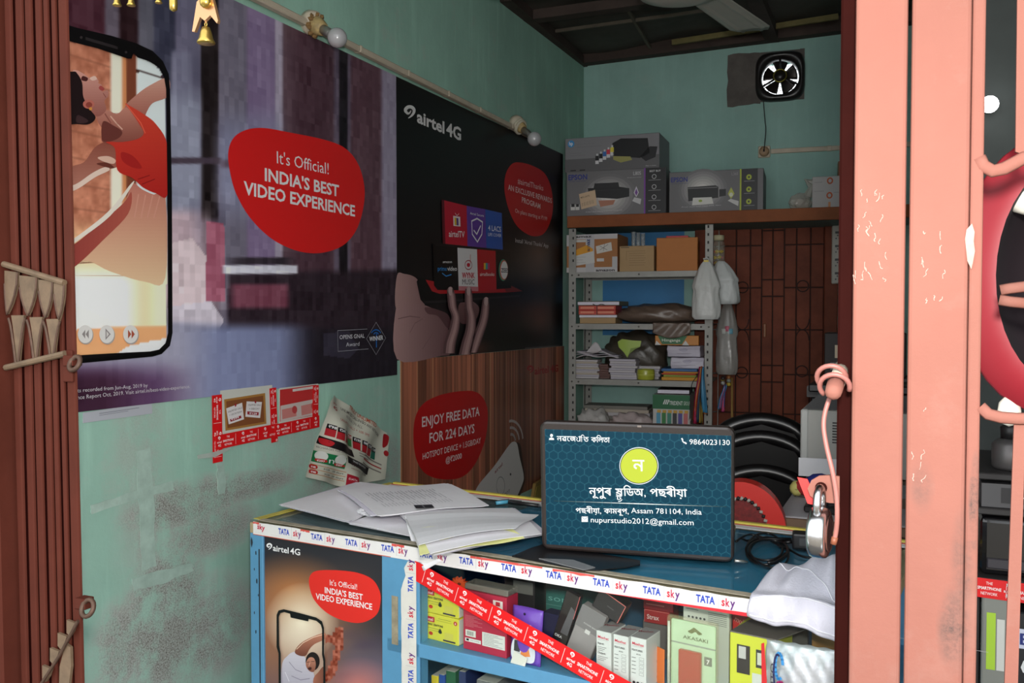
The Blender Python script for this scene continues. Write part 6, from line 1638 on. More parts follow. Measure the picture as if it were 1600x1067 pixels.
# folded bundle with the yellow sheet
qC = [(632, 806), (672, 868), (846, 836), (800, 796)]
zC = Z0 + 0.002
def zfC(u, v, k): return 0.012 * k * math.sin(u * 2.6 + 0.3) * (1 - 0.4 * v) + 0.004 * k * math.sin(v * 3.2)
tC = paper_pile('folded_papers', 'fat folded bundle of papers with a pale yellow sheet beside the laptop', qC, zC, 14, 0.0018, zfC, 0.008)
cC = tC.location
def strip(name, quad, zfun, m, n=(14, 6)):
    C = [onZ(px, py, z) for px, py, z in quad]
    def g(u, v):
        p = (C[0] * (1 - u) + C[1] * u) * (1 - v) + (C[3] * (1 - u) + C[2] * u) * v
        return (p.x - cC.x, p.y - cC.y, p.z - cC.z + zfun(u, v))
    q = MB(); q.grid(g, n[0], n[1], -0.0008); return q.build(name, m, tC, False)
zt_ = CTOP
strip('yellow_sheet', [(656, 868, zt_ + 0.026), (820, 840, zt_ + 0.030), (792, 820, zt_ + 0.041), (650, 826, zt_ + 0.043)], lambda u, v: 0.003 * math.sin(u * 6), mat('pale_yellow_sheet', (228, 228, 158), 0.7))
strip('top_fold', [(654, 852, zt_ + 0.038), (806, 828, zt_ + 0.040), (842, 806, zt_ + 0.034), (634, 806, zt_ + 0.047)], lambda u, v: 0.007 * math.sin(u * 2.8) + 0.002 * math.sin(v * 6), mat('grey_white_fold', (222, 222, 226), 0.7))
# hanging corner in front
C0 = [onZ(633, 800, CTOP + 0.04), onZ(652, 852, CTOP + 0.035), onZ(676, 872, CTOP + 0.012)]
a = [(634, 806, 0.044), (640, 830, 0.038), (646, 855, 0.026), (654, 890, 0.004)]
q = MB()
def hang(u, v):
    L = [onZ(633 + 4 * t, 803 + 62 * t, CTOP + 0.044 - 0.02 * t) for t in (0, 0.5, 1)]
    left = [(632, 804), (638, 830), (646, 858), (662, 892)]
    right = [(640, 806), (652, 832), (664, 856), (690, 876)]
    zz = [0.046, 0.036, 0.020, -0.006]
    i = min(int(v * 3), 2); f_ = v * 3 - i
    lx_ = [left[i][j] * (1 - f_) + left[i + 1][j] * f_ for j in (0, 1)]; rx_ = [right[i][j] * (1 - f_) + right[i + 1][j] * f_ for j in (0, 1)]; z_ = zz[i] * (1 - f_) + zz[i + 1] * f_
    px_ = lx_[0] * (1 - u) + rx_[0] * u; py_ = lx_[1] * (1 - u) + rx_[1] * u
    p0 = onC(px_, py_, -0.004 + 0.075 * (1 - v) ** 1.3 + 0.0 * u)
    return (p0.x - cC.x, p0.y - cC.y, p0.z - cC.z)
q.grid(hang, 8, 15, 0.0008); q.build('hanging_corner', M_PAPER, tC, True)

# ------------------------------------------------------------------ laptop
LB = CTOP + 0.004
pBL = onZ(846, 858, LB); pBR = onZ(1147, 880, LB)
u = (pBR - pBL); u.z = 0; LW = u.length; u.normalize()
nrm = Vector((u.y, -u.x, 0))                      # towards the camera
lean = math.radians(4)
up = (Vector((0, 0, 1)) * math.cos(lean) + nrm * math.sin(lean)).normalized()
n_ = u.cross(up)
pTL = hit(851, 657, pBL, n_); pTR = hit(1147, 668, pBL, n_)
LH = ((pTL - pBL).dot(up) + (pTR - pBL).dot(up)) / 2
lap = thing('laptop', 'open laptop showing a teal business card with a lime roundel', 'laptop', pBL, math.atan2(u.y, u.x))
def in_lid(v): return v
ML = Matrix((Vector((1, 0, 0)), Vector((0, -math.sin(lean), math.cos(lean))), Vector((0, -math.cos(lean), -math.sin(lean))))).transposed().to_4x4()
M_LAP = mat('dark_laptop_plastic', (44, 36, 34), 0.3, spec=0.5, coat=0.2, noise=0.15, scale=200)
q = MB(); rc_ = 0.015
def rrect(ins): return [(cx0 + (rc_ - ins) * math.cos(a), cy0 + (rc_ - ins) * math.sin(a)) for cx0, cy0, a0 in ((LW - rc_, rc_, -math.pi / 2), (LW - rc_, LH - rc_, 0), (rc_, LH - rc_, math.pi / 2), (rc_, rc_, math.pi)) for a in np.linspace(a0, a0 + math.pi / 2, 7)]
lv = [[q.bm.verts.new((p_[0], p_[1], z_)) for p_ in rrect(i_)] for i_, z_ in ((0.003, -0.016), (0, -0.013), (0, -0.005), (0.0015, -0.0015), (0.005, 0.0))]
for a_, b_ in zip(lv, lv[1:]):
    for k in range(len(a_)): q.bm.faces.new((a_[k], a_[(k + 1) % len(a_)], b_[(k + 1) % len(a_)], b_[k]))
q.bm.faces.new(lv[0][::-1]); q.bm.faces.new(lv[-1])
lid = q.build('lid', M_LAP, lap, False); lid.matrix_local = ML
q = MB(); q.box(0.012, LW - 0.005, -0.002, 0.235, 0.0, 0.014, 0.004, 2)
base = q.build('base', mat('black_laptop_base', (26, 25, 27), 0.4), lap); base.location = (0, 0.018, -0.002)
for x_ in (0.05, LW - 0.09):
    q = MB(); q.tube([(x_, 0.012, 0.012), (x_ + 0.05, 0.012, 0.012)], 0.006, 10); q.build('hinge', M_LAP, lap, True)
def smap(px, py):
    p = hit(px, py, pBL, n_) - pBL; return (p.dot(u), p.dot(up))
M_CARD_GLOW = print_mat('glowing_card_print', 0.4, 0.12, emit=0.04)  # card print overlaid on the lid's outer side, with a faint added glow
q_ = [(851.5, 855), (854, 671), (1144, 680), (1140.5, 865)]
x0 = 0.5 * (smap(*q_[0])[0] + smap(*q_[1])[0]); x1 = 0.5 * (smap(*q_[2])[0] + smap(*q_[3])[0]); y0 = 0.5 * (smap(*q_[0])[1] + smap(*q_[3])[1]); y1 = 0.5 * (smap(*q_[1])[1] + smap(*q_[2])[1])
def art_s(X, Y):
    img = np.zeros((len(X), 3)); img[:] = (12, 56, 74)
    s = (x1 - x0) / 20.5
    # hexagon net
    xx = X / s; yy = Y / s
    rx_, ry_ = 1.0, 1.7320508
    ax = (xx % rx_) - 0.5; ay = (yy % ry_) - ry_ / 2; bx_ = ((xx - 0.5) % rx_) - 0.5; by_ = ((yy - ry_ / 2) % ry_) - ry_ / 2
    da = ax * ax + ay * ay < bx_ * bx_ + by_ * by_
    gx_ = np.abs(np.where(da, ax, bx_)); gy_ = np.abs(np.where(da, ay, by_))
    e = np.maximum(gx_, gx_ * 0.5 + gy_ * 0.8660254)
    put(img, sstep(0.455, 0.485, e) * 0.75, (48, 100, 114))
    return img
sc = painted('glowing_card_overlay', lid, x1 - x0, y1 - y0, 300, 190, art_s, M_CARD_GLOW, thick=0.0004); sc.location = (x0, y0, 0.0006)
WH = (240, 244, 246)
def new_fs(): return Flat(lambda a, b: smap(a, b), z=0.0012)
fs = new_fs()
fs.ell(998.5, 727.5, 30.5, 29, WH, 1, 48); fs.ell(998.5, 727.5, 29.6, 28, (20, 44, 54), 2, 48); fs.ell(998.5, 727.5, 28.4, 26.8, (182, 194, 62), 3, 48)
fs.heavy('ন', (989, 735.5), (1007, 736), 20, WH, 0.0003, 4)
fs.build('roundel', lid, M_CARD_GLOW); fs = new_fs()
fs.ell(862, 680, 2.2, 2.4, WH, 2); fs.poly([(858, 687), (858.5, 684.5), (862, 683), (865.5, 684.5), (866, 687)], WH, 2)
# glyphs are set in the order they are drawn
HW = 0.00014
fs.heavy('নৱ', (870.5, 688.8), (886, 689.0), 8.8, WH, HW, 2); fs.heavy('ে', (886.4, 689.0), (890.6, 689.0), 8.8, WH, HW, 2); fs.heavy('জ', (890.4, 689.0), (900, 689.3), 8.8, WH, HW, 2)
fs.line([(901, 682.9), (902.5, 684.7), (901, 686.6), (903.3, 689.3), (905.5, 688.4)], 0.0009, WH, 2); fs.heavy('া', (904, 689.3), (908.6, 689.5), 8.8, WH, HW, 2)
fs.heavy('ি', (908, 690), (913.6, 690.2), 8.8, WH, HW, 2); fs.heavy('ত', (912, 690.2), (920, 690.4), 8.8, WH, HW, 2)
fs.heavy('কিলতা', (924, 690.5), (953, 691.3), 8.8, WH, HW, 2)
fs.build('owner_name', lid, M_CARD_GLOW); fs = new_fs()
fs.text('9864023130', (1077.5, 694), (1140.5, 695.2), 8.6, WH, 0.0, 2)
fs.line([(1066, 685.8), (1066.6, 688.6), (1068.6, 691), (1071, 692.2)], 0.0018, WH, 2); fs.line([(1065.6, 685), (1066.6, 687.2)], 0.0026, WH, 2); fs.line([(1069.8, 691), (1072.2, 692.6)], 0.0026, WH, 2)
fs.build('phone_number', lid, M_CARD_GLOW); fs = new_fs()
HB_ = 0.00032
fs.heavy('নূপুৰ', (921, 773.5), (956, 774), 13.4, WH, HB_, 2); fs.heavy('ষ', (962, 774), (974, 774.3), 12.6, WH, HB_, 2)
fs.heavy('ট', (963, 780.5), (971.5, 781), 7, WH, HB_ * 0.7, 2); fs.line([(972, 780), (970, 782.4), (966.5, 783)], 0.0013, WH, 2)
fs.heavy('িডঅ', (974.5, 774.2), (1005.5, 775), 13, WH, HB_, 2); fs.heavy(',', (1007, 775), (1009, 775), 12, WH, HB_ * 0.6, 2)
fs.heavy('পছৰীয়া', (1016, 775), (1073.5, 776), 13, WH, HB_, 2)
fs.build('shop_title', lid, M_CARD_GLOW); fs = new_fs()
for k in range(24):
    a_ = 0.5 * (1 - abs(k - 11.5) / 12); c_ = tuple(int(60 + (235 - 60) * min(1, a_ * 2.2)) if i else int(40 + 190 * min(1, a_ * 2.2)) for i in range(3))
    xa = 866 + k * 11.2; fs.line([(xa, 782.2 + (xa - 866) * 0.034), (xa + 11.3, 782.2 + (xa + 11.3 - 866) * 0.034)], 0.0009 + 0.0014 * a_, c_, 1)
fs.build('divider_line', lid, M_CARD_GLOW); fs = new_fs()
fs.heavy('পছৰীয়া,', (900, 801.2), (939.5, 801.8), 8.8, WH, HW, 2); fs.heavy('কামৰূপ,', (944, 801.9), (982.5, 802.5), 8.8, WH, HW, 2); fs.text('Assam 781104, India', (986.5, 801.2), (1096.5, 803.6), 8.6, WH, 0.0, 2)
fs.build('address_line', lid, M_CARD_GLOW); fs = new_fs()
fs.rect(909, 806.6, 918.8, 815, WH, 2); fs.line([(909.4, 807.4), (913.9, 811), (918.4, 807.4)], 0.0008, (26, 82, 104), 3)
fs.text('nupurstudio2012@gmail.com', (923.5, 815.6), (1084, 820.2), 8.8, WH, 0.0, 2)
fs.build('mail_line', lid, M_CARD_GLOW)
q = MB(); c_ = smap(999, 666); q.box(c_[0] - 0.004, c_[0] + 0.004, c_[1] - 0.002, c_[1] + 0.002, 0, 0.0012, 0.0005); q.build('lid_catch', mat('catch_metal', (150, 140, 134), 0.3, metal=0.6), lid)

# black tray lying in front of the laptop
qT = [(792, 872), (905, 897), (1010, 882), (852, 851)]
cT = sum((onZ(px, py, CTOP) for px, py in qT), Vector()) / 4
t = thing('black_tray', 'flat black tray with a grey ribbed strip lying before the laptop', 'tray', (cT.x, cT.y, CTOP + 0.001))
pts = [onZ(px, py, CTOP) - cT for px, py in [(800, 871), (830, 858), (850, 852), (1000, 878), (1000, 884), (980, 888), (935, 893), (912, 893)]]
q = MB(); q.prism([(p.x, p.y) for p in pts], 0, 0.002, 'z'); q.build('tray_body', mat('black_tray', (24, 23, 25), 0.3), t)
pts = [onZ(px, py, CTOP + 0.002) - cT for px, py in [(842, 874), (895, 876), (930, 888), (912, 892)]]
q = MB(); q.prism([(p.x, p.y) for p in pts], 0.002, 0.0032, 'z'); q.build('ribbed_strip', mat('grey_ribbed', (128, 128, 130), 0.5), t)

# pens between the papers and the far edge
for (a_, b_, c_, lab) in (((775, 786), (800, 783), (90, 170, 200), 'pen with a light blue cap lying near the far counter edge'), ((795, 784), (842, 790), (30, 28, 30), 'black pen lying near the far counter edge')):
    A = onZ(*a_, CTOP + 0.006); B = onZ(*b_, CTOP + 0.006)
    t = thing('pen', lab, 'pen', (A.x, A.y, CTOP + 0.001), math.atan2((B - A).y, (B - A).x))
    L_ = (B - A).length
    q = MB(); q.tube([(0, 0, 0.005), (L_, 0, 0.005)], 0.0045, 10); q.build('barrel', mat('pen_%d' % c_[0], c_, 0.35), t, True)
    q = MB(); q.tube([(L_, 0, 0.005), (L_ + 0.012, 0, 0.005)], [0.004, 0.001], 10); q.build('nib', mat('pen_nib', (150, 150, 150), 0.3, metal=0.8), t, True)
    q = MB(); q.box(0.004, 0.035, -0.001, 0.001, 0.0095, 0.0115); q.build('clip', mat('pen_nib', (0, 0, 0)), t)

# charger cable, adapter
def zp(px, py, h=0.004): p = onZ(px, py, CTOP + h); return (p.x, p.y, CTOP + h)
M_CAB = mat('black_cable', (20, 19, 21), 0.35)
o0 = Vector(zp(1195, 870, 0))
t = thing('charger_cable', 'black charger cable coiled beside the laptop', 'cable', o0)
pts = [zp(1150, 846, .012), zp(1162, 838, .012), zp(1180, 836, .010), zp(1200, 838, .008)]
loop = []
for k in range(64):
    a_ = k / 64 * 2 * math.pi * 4.3; r_ = 1 - 0.07 * math.sin(k * 0.9)
    loop.append(zp(1198 + 32 * r_ * math.cos(a_) + 5 * math.sin(a_ * 0.37), 860 + (20 + 4 * math.sin(k * 0.31)) * r_ * math.sin(a_) - 3 * math.cos(k * .2), 0.003 + 0.010 * (k / 64) + 0.003 * math.sin(a_ * 2)))
path = smooth_open([tuple(Vector(p) - o0) for p in pts[:3]] + [tuple(Vector(p) - o0) for p in loop], 3)
q = MB(); q.tube(path, 0.0022, 6); q.build('cable_loops', M_CAB, t, True)
q = MB(); q.tube(smooth_open([tuple(Vector(p) - o0) for p in (zp(1215, 852, .008), zp(1232, 858, .006), zp(1250, 868, .004), zp(1268, 872, .004))], 5), 0.0022, 6); q.build('cable_lead', M_CAB, t, True)
q = MB(); q.tube([tuple(Vector(p) - o0) for p in (zp(1148, 876, .010), zp(1160, 877, .008), zp(1168, 878, .006))], [0.003, 0.0028, 0.0018], 8); q.build('dc_plug', mat('plug_metal', (170, 166, 160), 0.3, metal=0.8), t, True)
A = Vector(zp(1182, 842, .010)); B = Vector(zp(1236, 843, .010))
t = thing('audio_plug', 'small metal-tipped plug lead lying by the far edge', 'plug', (A.x, A.y, CTOP + 0.0))
q = MB(); q.tube([(0, 0, .010), tuple(Vector((B.x - A.x, B.y - A.y, .010)) * 1)], 0.0042, 8); q.build('plug_sleeve', M_CAB, t, True)
D_ = B - A; q = MB(); q.tube([(D_.x, D_.y, .010), (D_.x * 1.25, D_.y * 1.25, .010)], 0.0026, 8); q.build('plug_tip', mat('plug_metal', (0, 0, 0)), t, True)
q = MB(); q.tube([(0, 0, .010), (-D_.x * 0.3, -D_.y * 0.3 + 0.01, .004), (-D_.x * 0.5, -D_.y * 0.5 + 0.03, .003)], 0.002, 6); q.build('plug_lead', M_CAB, t, True)
p = onZ(1262, 858, CTOP)
t = thing('power_adapter', 'black power adapter block behind the padlock', 'adapter', (p.x, p.y, CTOP + 0.0005), RZC + 0.2)
q = MB(); q.box(-0.028, 0.035, -0.012, 0.022, 0, 0.030, 0.004, 2); q.build('adapter_body', mat('black_adapter', (28, 27, 29), 0.4), t)
q = MB(); q.tube([(-0.028, 0.0, 0.012), (-0.045, 0.0, 0.008)], [0.004, 0.0025], 8); q.build('strain_relief', M_CAB, t, True)
q = MB(); q.box(-0.015, 0.02, -0.0125, -0.0118, 0.008, 0.022); q.build('rating_label', mat('rating_label', (60, 60, 62), 0.5), t)

# white cloth cap at the right end
p = onZ(1268, 925, CTOP)
t = thing('cotton_hat', 'white cotton hat draped over the right end of the counter', 'hat', (p.x, p.y, CTOP + 0.0005), RZC)
cap_o = Vector((p.x, p.y, CTOP))
def capf(u, v):
    # u along the counter, v from the far top down over the front edge
    x = (u - 0.5) * 0.15
    ridge = 0.05 * math.exp(-((u - 0.62) / 0.32) ** 2) + 0.012 * math.exp(-((u - 0.12) / 0.12) ** 2)
    fold = 0.004 * math.sin(u * 17 + v * 6) + 0.003 * math.sin(u * 31 - v * 4)
    if v < 0.6:
        s = v / 0.6; y = 0.12 - s * 0.16; z = 0.002 + ridge * math.sin(min(1, s * 1.15 + 0.05) * math.pi) ** 0.8 * (1.0 - 0.25 * s) + fold * math.sin(s * math.pi) + 0.006
        return (x, y, z)
    s = (v - 0.6) / 0.4
    return (x * (1 + 0.05 * s), -0.04 - 0.010 * math.sin(s * 2.5) + fold * 0.6 , 0.004 + 0.012 * (1 - s) * math.sin(u * math.pi) - s * (0.030 + 0.016 * u) - 0.004 * math.sin(u * 9) * s)
p_edge = (Vector((p.x, p.y, 0)) - CNT).dot(c2)        # distance of the cap origin behind the front edge
def capg(u, v):
    a_ = capf(u, v); x, y, z = a_
    y = y + 0.04 - p_edge - 0.008 if v >= 0.6 else (0.10 - (v / 0.6) * (0.10 + p_edge + 0.008))
    return (x, y, z)
q = MB(); q.grid(capg, 44, 40, 0.0016); q.build('crown', mat('white_cotton', (206, 204, 216), 0.85, bump=0.3, bscale=300), t, True)
for (v_, m_) in ((0.62, 'seam'), (0.93, 'hem')):
    q = MB(); q.tube([tuple(Vector(capg(u_, v_)) + Vector((0, -0.0012, 0.0006))) for u_ in np.linspace(0.03, 0.97, 30)], 0.0009, 5); q.build(m_, mat('cotton_stitch', (236, 236, 242), 0.8), t, True)
q = MB(); q.tube([tuple(Vector(capg(0.08 + 0.8 * s, 0.15 + 0.4 * s)) + Vector((0, -0.001, 0.0012))) for s in np.linspace(0, 1, 24)], 0.0009, 5); q.build('seam', mat('cotton_stitch', (0, 0, 0)), t, True)
# yellow folder leaning on the wall behind the counter
p0 = onX(832, 784, 0.03)
t = thing('yellow_folder', 'yellow folder leaning on the wall behind the laptop', 'folder', (0.012, p0.y - 0.05, p0.z - 0.12))
pts = [(0.0, 0.0), (0.26, 0.0), (0.26, 0.20), (0.10, 0.19)]
q = MB(); q.prism(pts, 0.0, 0.014, 'x'); q.build('cover', mat('yellow_folder', (150, 120, 60), 0.6), t)
q = MB(); q.prism([(0.01, 0.0), (0.25, 0.0), (0.25, 0.18), (0.10, 0.175)], 0.0145, 0.017, 'x'); q.build('inner_sheet', mat('dull_yellow_sheet', (170, 146, 70), 0.7), t)
# ------------------------------------------------------------------ loft plank, metal rack and the goods on them
RD = 0.34                                    # depth of the rack
M_STEEL = mat('grey_rack_steel', (148, 146, 140), 0.5, metal=0.2, noise=0.12, scale=20)
M_HOLE = mat('rack_hole', (34, 32, 32), 0.8)
def bthing(name, label, cat, px, d, z, rz=0.0, group=None, py=400):
    p = onB(px, py, d); return thing(name, label, cat, (p.x, p.y, z), RZB + rz, group)
PLZ0 = bz(1000, 353, RD + 0.02); PLZ1 = bz(1000, 335, RD + 0.02)
pk_ = thing('loft_plank', 'brown-edged plank shelf spanning the back wall above rack and door', 'plank shelf', bpt(0.0, 0, PLZ0), RZB)
q = MB(); q.box(0.012, 1.9, -RD - 0.02, -0.003, 0.002, PLZ1 - PLZ0, 0.001); q.build('plank_board', mat('plank_underside', (112, 140, 136), 0.7, noise=0.15, scale=6), pk_)
q = MB(); q.box(0.012, 1.9, -RD - 0.034, -RD - 0.02, 0.0, PLZ1 - PLZ0 + 0.002, 0.002); q.build('front_edge', mat('plank_edge_brown', (140, 80, 46), 0.6, spec=0.2, noise=0.2, scale=9), pk_)
q = MB(); q.box(0.012, 1.9, -RD - 0.02, -0.003, PLZ1 - PLZ0, PLZ1 - PLZ0 + 0.001); q.build('dusty_top', mat('plank_top', (140, 104, 74), 0.8), pk_)
PT = PLZ1 + 0.0025
rack = thing('metal_rack', 'grey slotted-angle steel rack against the back wall', 'rack', bpt(0, 0, 0), RZB)
RX0, RX1 = bx(884, RD), bx(1114, RD)
RX0 = max(RX0, 0.012)
SZ = [bz(1000, 424, RD), bz(1000, 506, RD), bz(1000, 594, RD), bz(1000, 690, RD), 0.55, 0.2]
PWD = 0.034
hole = None
for (x0, x1, y0, sgn) in ((RX0, RX0 + PWD, -RD, 1), (RX1 - PWD, RX1, -RD, -1), (RX0, RX0 + PWD, -0.012, 1), (RX1 - PWD, RX1, -0.012, -1)):
    q = MB()
    q.box(x0, x1, y0, y0 + 0.003, 0, PLZ0 - 0.001)
    xs = x0 if sgn > 0 else x1 - 0.003
    q.box(xs, xs + 0.003, (y0 + 0.003) if y0 < -0.1 else y0 - PWD, (y0 + PWD) if y0 < -0.1 else y0, 0, PLZ0 - 0.001)
    post = q.build('angle_post', M_STEEL, rack)
    if hole is None:
        q = MB(); q.box(-0.0035, 0.0035, -0.0006, 0.0, -0.006, 0.006); hole = q.build('slot', M_HOLE, post)
        hole.location = ((x0 + x1) / 2, y0, 0.95); first = post
    z_ = 0.95 if post is not first else 0.985
    while z_ < PLZ0 - 0.01:
        if not any(abs(z_ - s_ - 0.0) < 0.022 for s_ in SZ):
            h_ = hole.copy(); COL.objects.link(h_); h_.parent = post; h_.location = ((x0 + x1) / 2 + 0.004 * sgn, y0, z_)
        z_ += 0.035
for z_ in SZ:
    q = MB(); q.box(RX0 + 0.003, RX1 - 0.003, -RD - 0.001, -0.004, z_ - 0.003, z_)
    q.box(RX0 + 0.003, RX1 - 0.003, -RD - 0.0015, -RD + 0.0005, z_ - 0.026, z_); q.box(RX0 + 0.003, RX1 - 0.003, -0.006, -0.004, z_ - 0.026, z_)
    sh_ = q.build('shelf', M_STEEL, rack)
    for xx in (RX0 + 0.016, RX0 + 0.048, (RX0 + RX1) / 2, RX1 - 0.05, RX1 - 0.016):
        q = MB(); q.lathe([(0.0045, 0), (0.0045, 0.002), (0.002, 0.003)], 8, M=Matrix.Translation((xx, -RD - 0.0015, z_ - 0.013)) @ Matrix.Rotation(math.pi / 2, 4, 'X')); q.build('bolt', mat('rack_bolt', (90, 86, 82), 0.4, metal=0.6), sh_)

def bbox(name, label, cat, x0, x1, yt, z, d, dep, m, rz=0.0, group=None, bev=0.002, part='box_body'):
    """carton whose front face spans x0..x1 in the picture, top at row yt, standing at height z, front d before the wall"""
    xa, xb = bx(x0, d), bx(x1, d); h = bz((x0 + x1) / 2, yt, d) - z; w = xb - xa
    p = bpt((xa + xb) / 2, d, z)
    t = thing(name, label, cat, p, RZB + math.radians(rz), group)
    q = MB(); q.box(-w / 2, w / 2, 0, dep, 0, h, bev); q.build(part, m, t)
    return t, w, h

# --- printer cartons on the plank
M_PG = mat('printer_carton_grey', (112, 110, 112), 0.55); M_PG2 = mat('printer_carton_light', (132, 130, 134), 0.55)
def printer_pic(f, x, y, s, lid=True):
    f.poly([(x - 0.2 * s, y), (x + 0.22 * s, y - 0.04 * s), (x + 0.24 * s, y + 0.16 * s), (x - 0.2 * s, y + 0.22 * s)], (24, 22, 26), 12)
    if lid: f.poly([(x - 0.17 * s, y + 0.22 * s), (x + 0.2 * s, y + 0.17 * s), (x + 0.14 * s, y + 0.34 * s), (x - 0.14 * s, y + 0.34 * s)], (32, 30, 34), 12)
    f.poly([(x + 0.23 * s, y - 0.03 * s), (x + 0.32 * s, y - 0.01 * s), (x + 0.32 * s, y + 0.15 * s), (x + 0.24 * s, y + 0.16 * s)], (18, 17, 20), 13)
def glow(f, x, y, rx, ry, c0, c1):
    for k in range(8):
        t = k / 7; f.ell(x, y, rx * (1 - t * 0.85), ry * (1 - t * 0.85), tuple(c0[i] + (c1[i] - c0[i]) * t for i in range(3)), 2 + k)
t, w1, h1 = bbox('printer_carton', 'grey printer carton with a purple stripe, lower left on the plank', 'carton', 885, 1040, 265, PT, 0.33, 0.27, M_PG, 0, 'printer cartons on the plank')
f = face_flat(t, w1, h1)
glow(f, 0.43, 0.42, 0.28, 0.5, (118, 116, 118), (226, 222, 216))
f.text('EPSON', (0.02, 0.82), (0.215, 0.82), 0.115, (44, 54, 130), 0.03, 14); f.text('EXCEED YOUR VISION', (0.03, 0.775), (0.2, 0.775), 0.022, (60, 66, 120), 0, 14); f.text('L805', (0.68, 0.86), (0.755, 0.86), 0.08, (206, 204, 206), 0, 14); f.text('Ink tank photo printer', (0.62, 0.80), (0.76, 0.80), 0.025, (190, 188, 190), 0, 14)
f.poly([(0.22, 0.62), (0.24, 0.42), (0.52, 0.36), (0.64, 0.40), (0.64, 0.58), (0.55, 0.62)], (22, 20, 23), 12); f.poly([(0.28, 0.62), (0.54, 0.62), (0.53, 0.72), (0.29, 0.72)], (30, 28, 30), 12); f.poly([(0.33, 0.34), (0.50, 0.34), (0.48, 0.24), (0.35, 0.2)], (176, 120, 96), 13); f.rect(0.22, 0.56, 0.64, 0.565, (60, 58, 60), 14)
f.poly([(0.13, 0.50), (0.295, 0.58), (0.315, 0.24), (0.155, 0.16)], (206, 178, 146), 14); f.text('MFG DATE', (0.15, 0.40), (0.24, 0.44), 0.035, (90, 74, 60), 0.01, 15)
for k in range(14): f.line([(0.165 + k * 0.009, 0.22 + k * 0.005), (0.162 + k * 0.009, 0.30 + k * 0.005)], 0.0006 + 0.0006 * (k % 3 == 0), (60, 50, 46), 15)
f.rect(0.045, 0.15, 0.09, 0.28, (210, 208, 204), 12); f.rect(0.095, 0.15, 0.135, 0.27, (210, 208, 204), 12); f.rect(0.05, 0.22, 0.085, 0.29, (30, 28, 30), 13); f.rect(0.1, 0.22, 0.13, 0.28, (30, 28, 30), 13)
f.poly([(0.685, 0.48), (0.71, 0.38), (0.735, 0.48), (0.71, 0.62)], (210, 204, 214), 12); f.poly([(0.695, 0.48), (0.71, 0.41), (0.725, 0.48), (0.71, 0.57)], (120, 74, 150), 13); f.poly([(0.67, 0.3), (0.75, 0.22), (0.76, 0.34), (0.69, 0.38)], (200, 198, 200), 12)
f.text('4 colour photo printing at ultra low running cost', (0.2, 0.085), (0.57, 0.105), 0.028, (196, 194, 194), 0, 14)
f.rect(0.785, 0.0, 0.80, 1.0, (126, 62, 156), 12); f.rect(0.80, 0.0, 1.0, 1.0, (28, 25, 28), 12)
for k in range(4): f.ell(0.885, 0.15 + k * 0.22, 0.022, 0.05, (200, 198, 200), 14); f.ell(0.885, 0.15 + k * 0.22, 0.017, 0.038, (28, 25, 28), 15); f.rect(0.83, 0.07 + k * 0.22, 0.95, 0.08 + k * 0.22, (150, 148, 150), 14)
f.text('BEST BUY', (0.84, 0.91), (0.95, 0.91), 0.04, (210, 208, 210), 0.02, 14); f.fin()
t, w2, h2 = bbox('printer_carton', 'grey printer carton with a lime stripe, right on the plank', 'carton', 1045, 1192, 266, PT, 0.33, 0.27, M_PG, 0, 'printer cartons on the plank')
f = face_flat(t, w2, h2)
glow(f, 0.36, 0.55, 0.26, 0.5, (118, 116, 118), (226, 222, 216))
f.text('EPSON', (0.02, 0.76), (0.20, 0.76), 0.115, (44, 54, 130), 0.03, 14); f.text('EXCEED YOUR VISION', (0.03, 0.71), (0.2, 0.71), 0.022, (60, 66, 120), 0, 14); f.text('L360', (0.67, 0.86), (0.735, 0.86), 0.07, (160, 158, 160), 0, 14)
f.poly([(0.20, 0.62), (0.21, 0.28), (0.53, 0.34), (0.53, 0.60), (0.5, 0.64)], (18, 17, 19), 12); f.poly([(0.26, 0.36), (0.46, 0.36), (0.48, 0.20), (0.25, 0.18)], (214, 212, 206), 13); f.ell(0.34, 0.28, 0.02, 0.03, (150, 170, 60), 14); f.rect(0.2, 0.58, 0.52, 0.60, (120, 118, 118), 13); f.poly([(0.54, 0.36), (0.61, 0.38), (0.61, 0.54), (0.54, 0.54)], (16, 15, 17), 12)
f.poly([(0.63, 0.42), (0.665, 0.30), (0.70, 0.42), (0.665, 0.58)], (186, 190, 80), 12); f.ell(0.665, 0.40, 0.02, 0.05, (214, 216, 190), 13); f.poly([(0.63, 0.26), (0.74, 0.12), (0.745, 0.24), (0.66, 0.3)], (200, 198, 196), 12); f.text('Print, scan and copy with ease', (0.14, 0.13), (0.56, 0.15), 0.03, (190, 188, 188), 0, 14)
f.rect(0.755, 0.0, 0.772, 1.0, (170, 182, 40), 12); f.rect(0.772, 0.0, 0.94, 1.0, (26, 24, 26), 12)
for k in range(3): f.ell(0.85, 0.22 + k * 0.29, 0.028, 0.065, (170, 182, 40), 14); f.ell(0.85, 0.22 + k * 0.29, 0.01, 0.025, (40, 40, 30), 15); f.rect(0.80, 0.12 + k * 0.29, 0.91, 0.13 + k * 0.29, (150, 148, 150), 14)
f.fin()
t, w3, h3 = bbox('printer_carton', 'light grey printer carton with a round blue emblem, topmost on the plank', 'carton', 882, 1030, 212, PT + h1 + 0.001, 0.32, 0.25, M_PG2, -2, 'printer cartons on the plank')
f = face_flat(t, w3, h3)
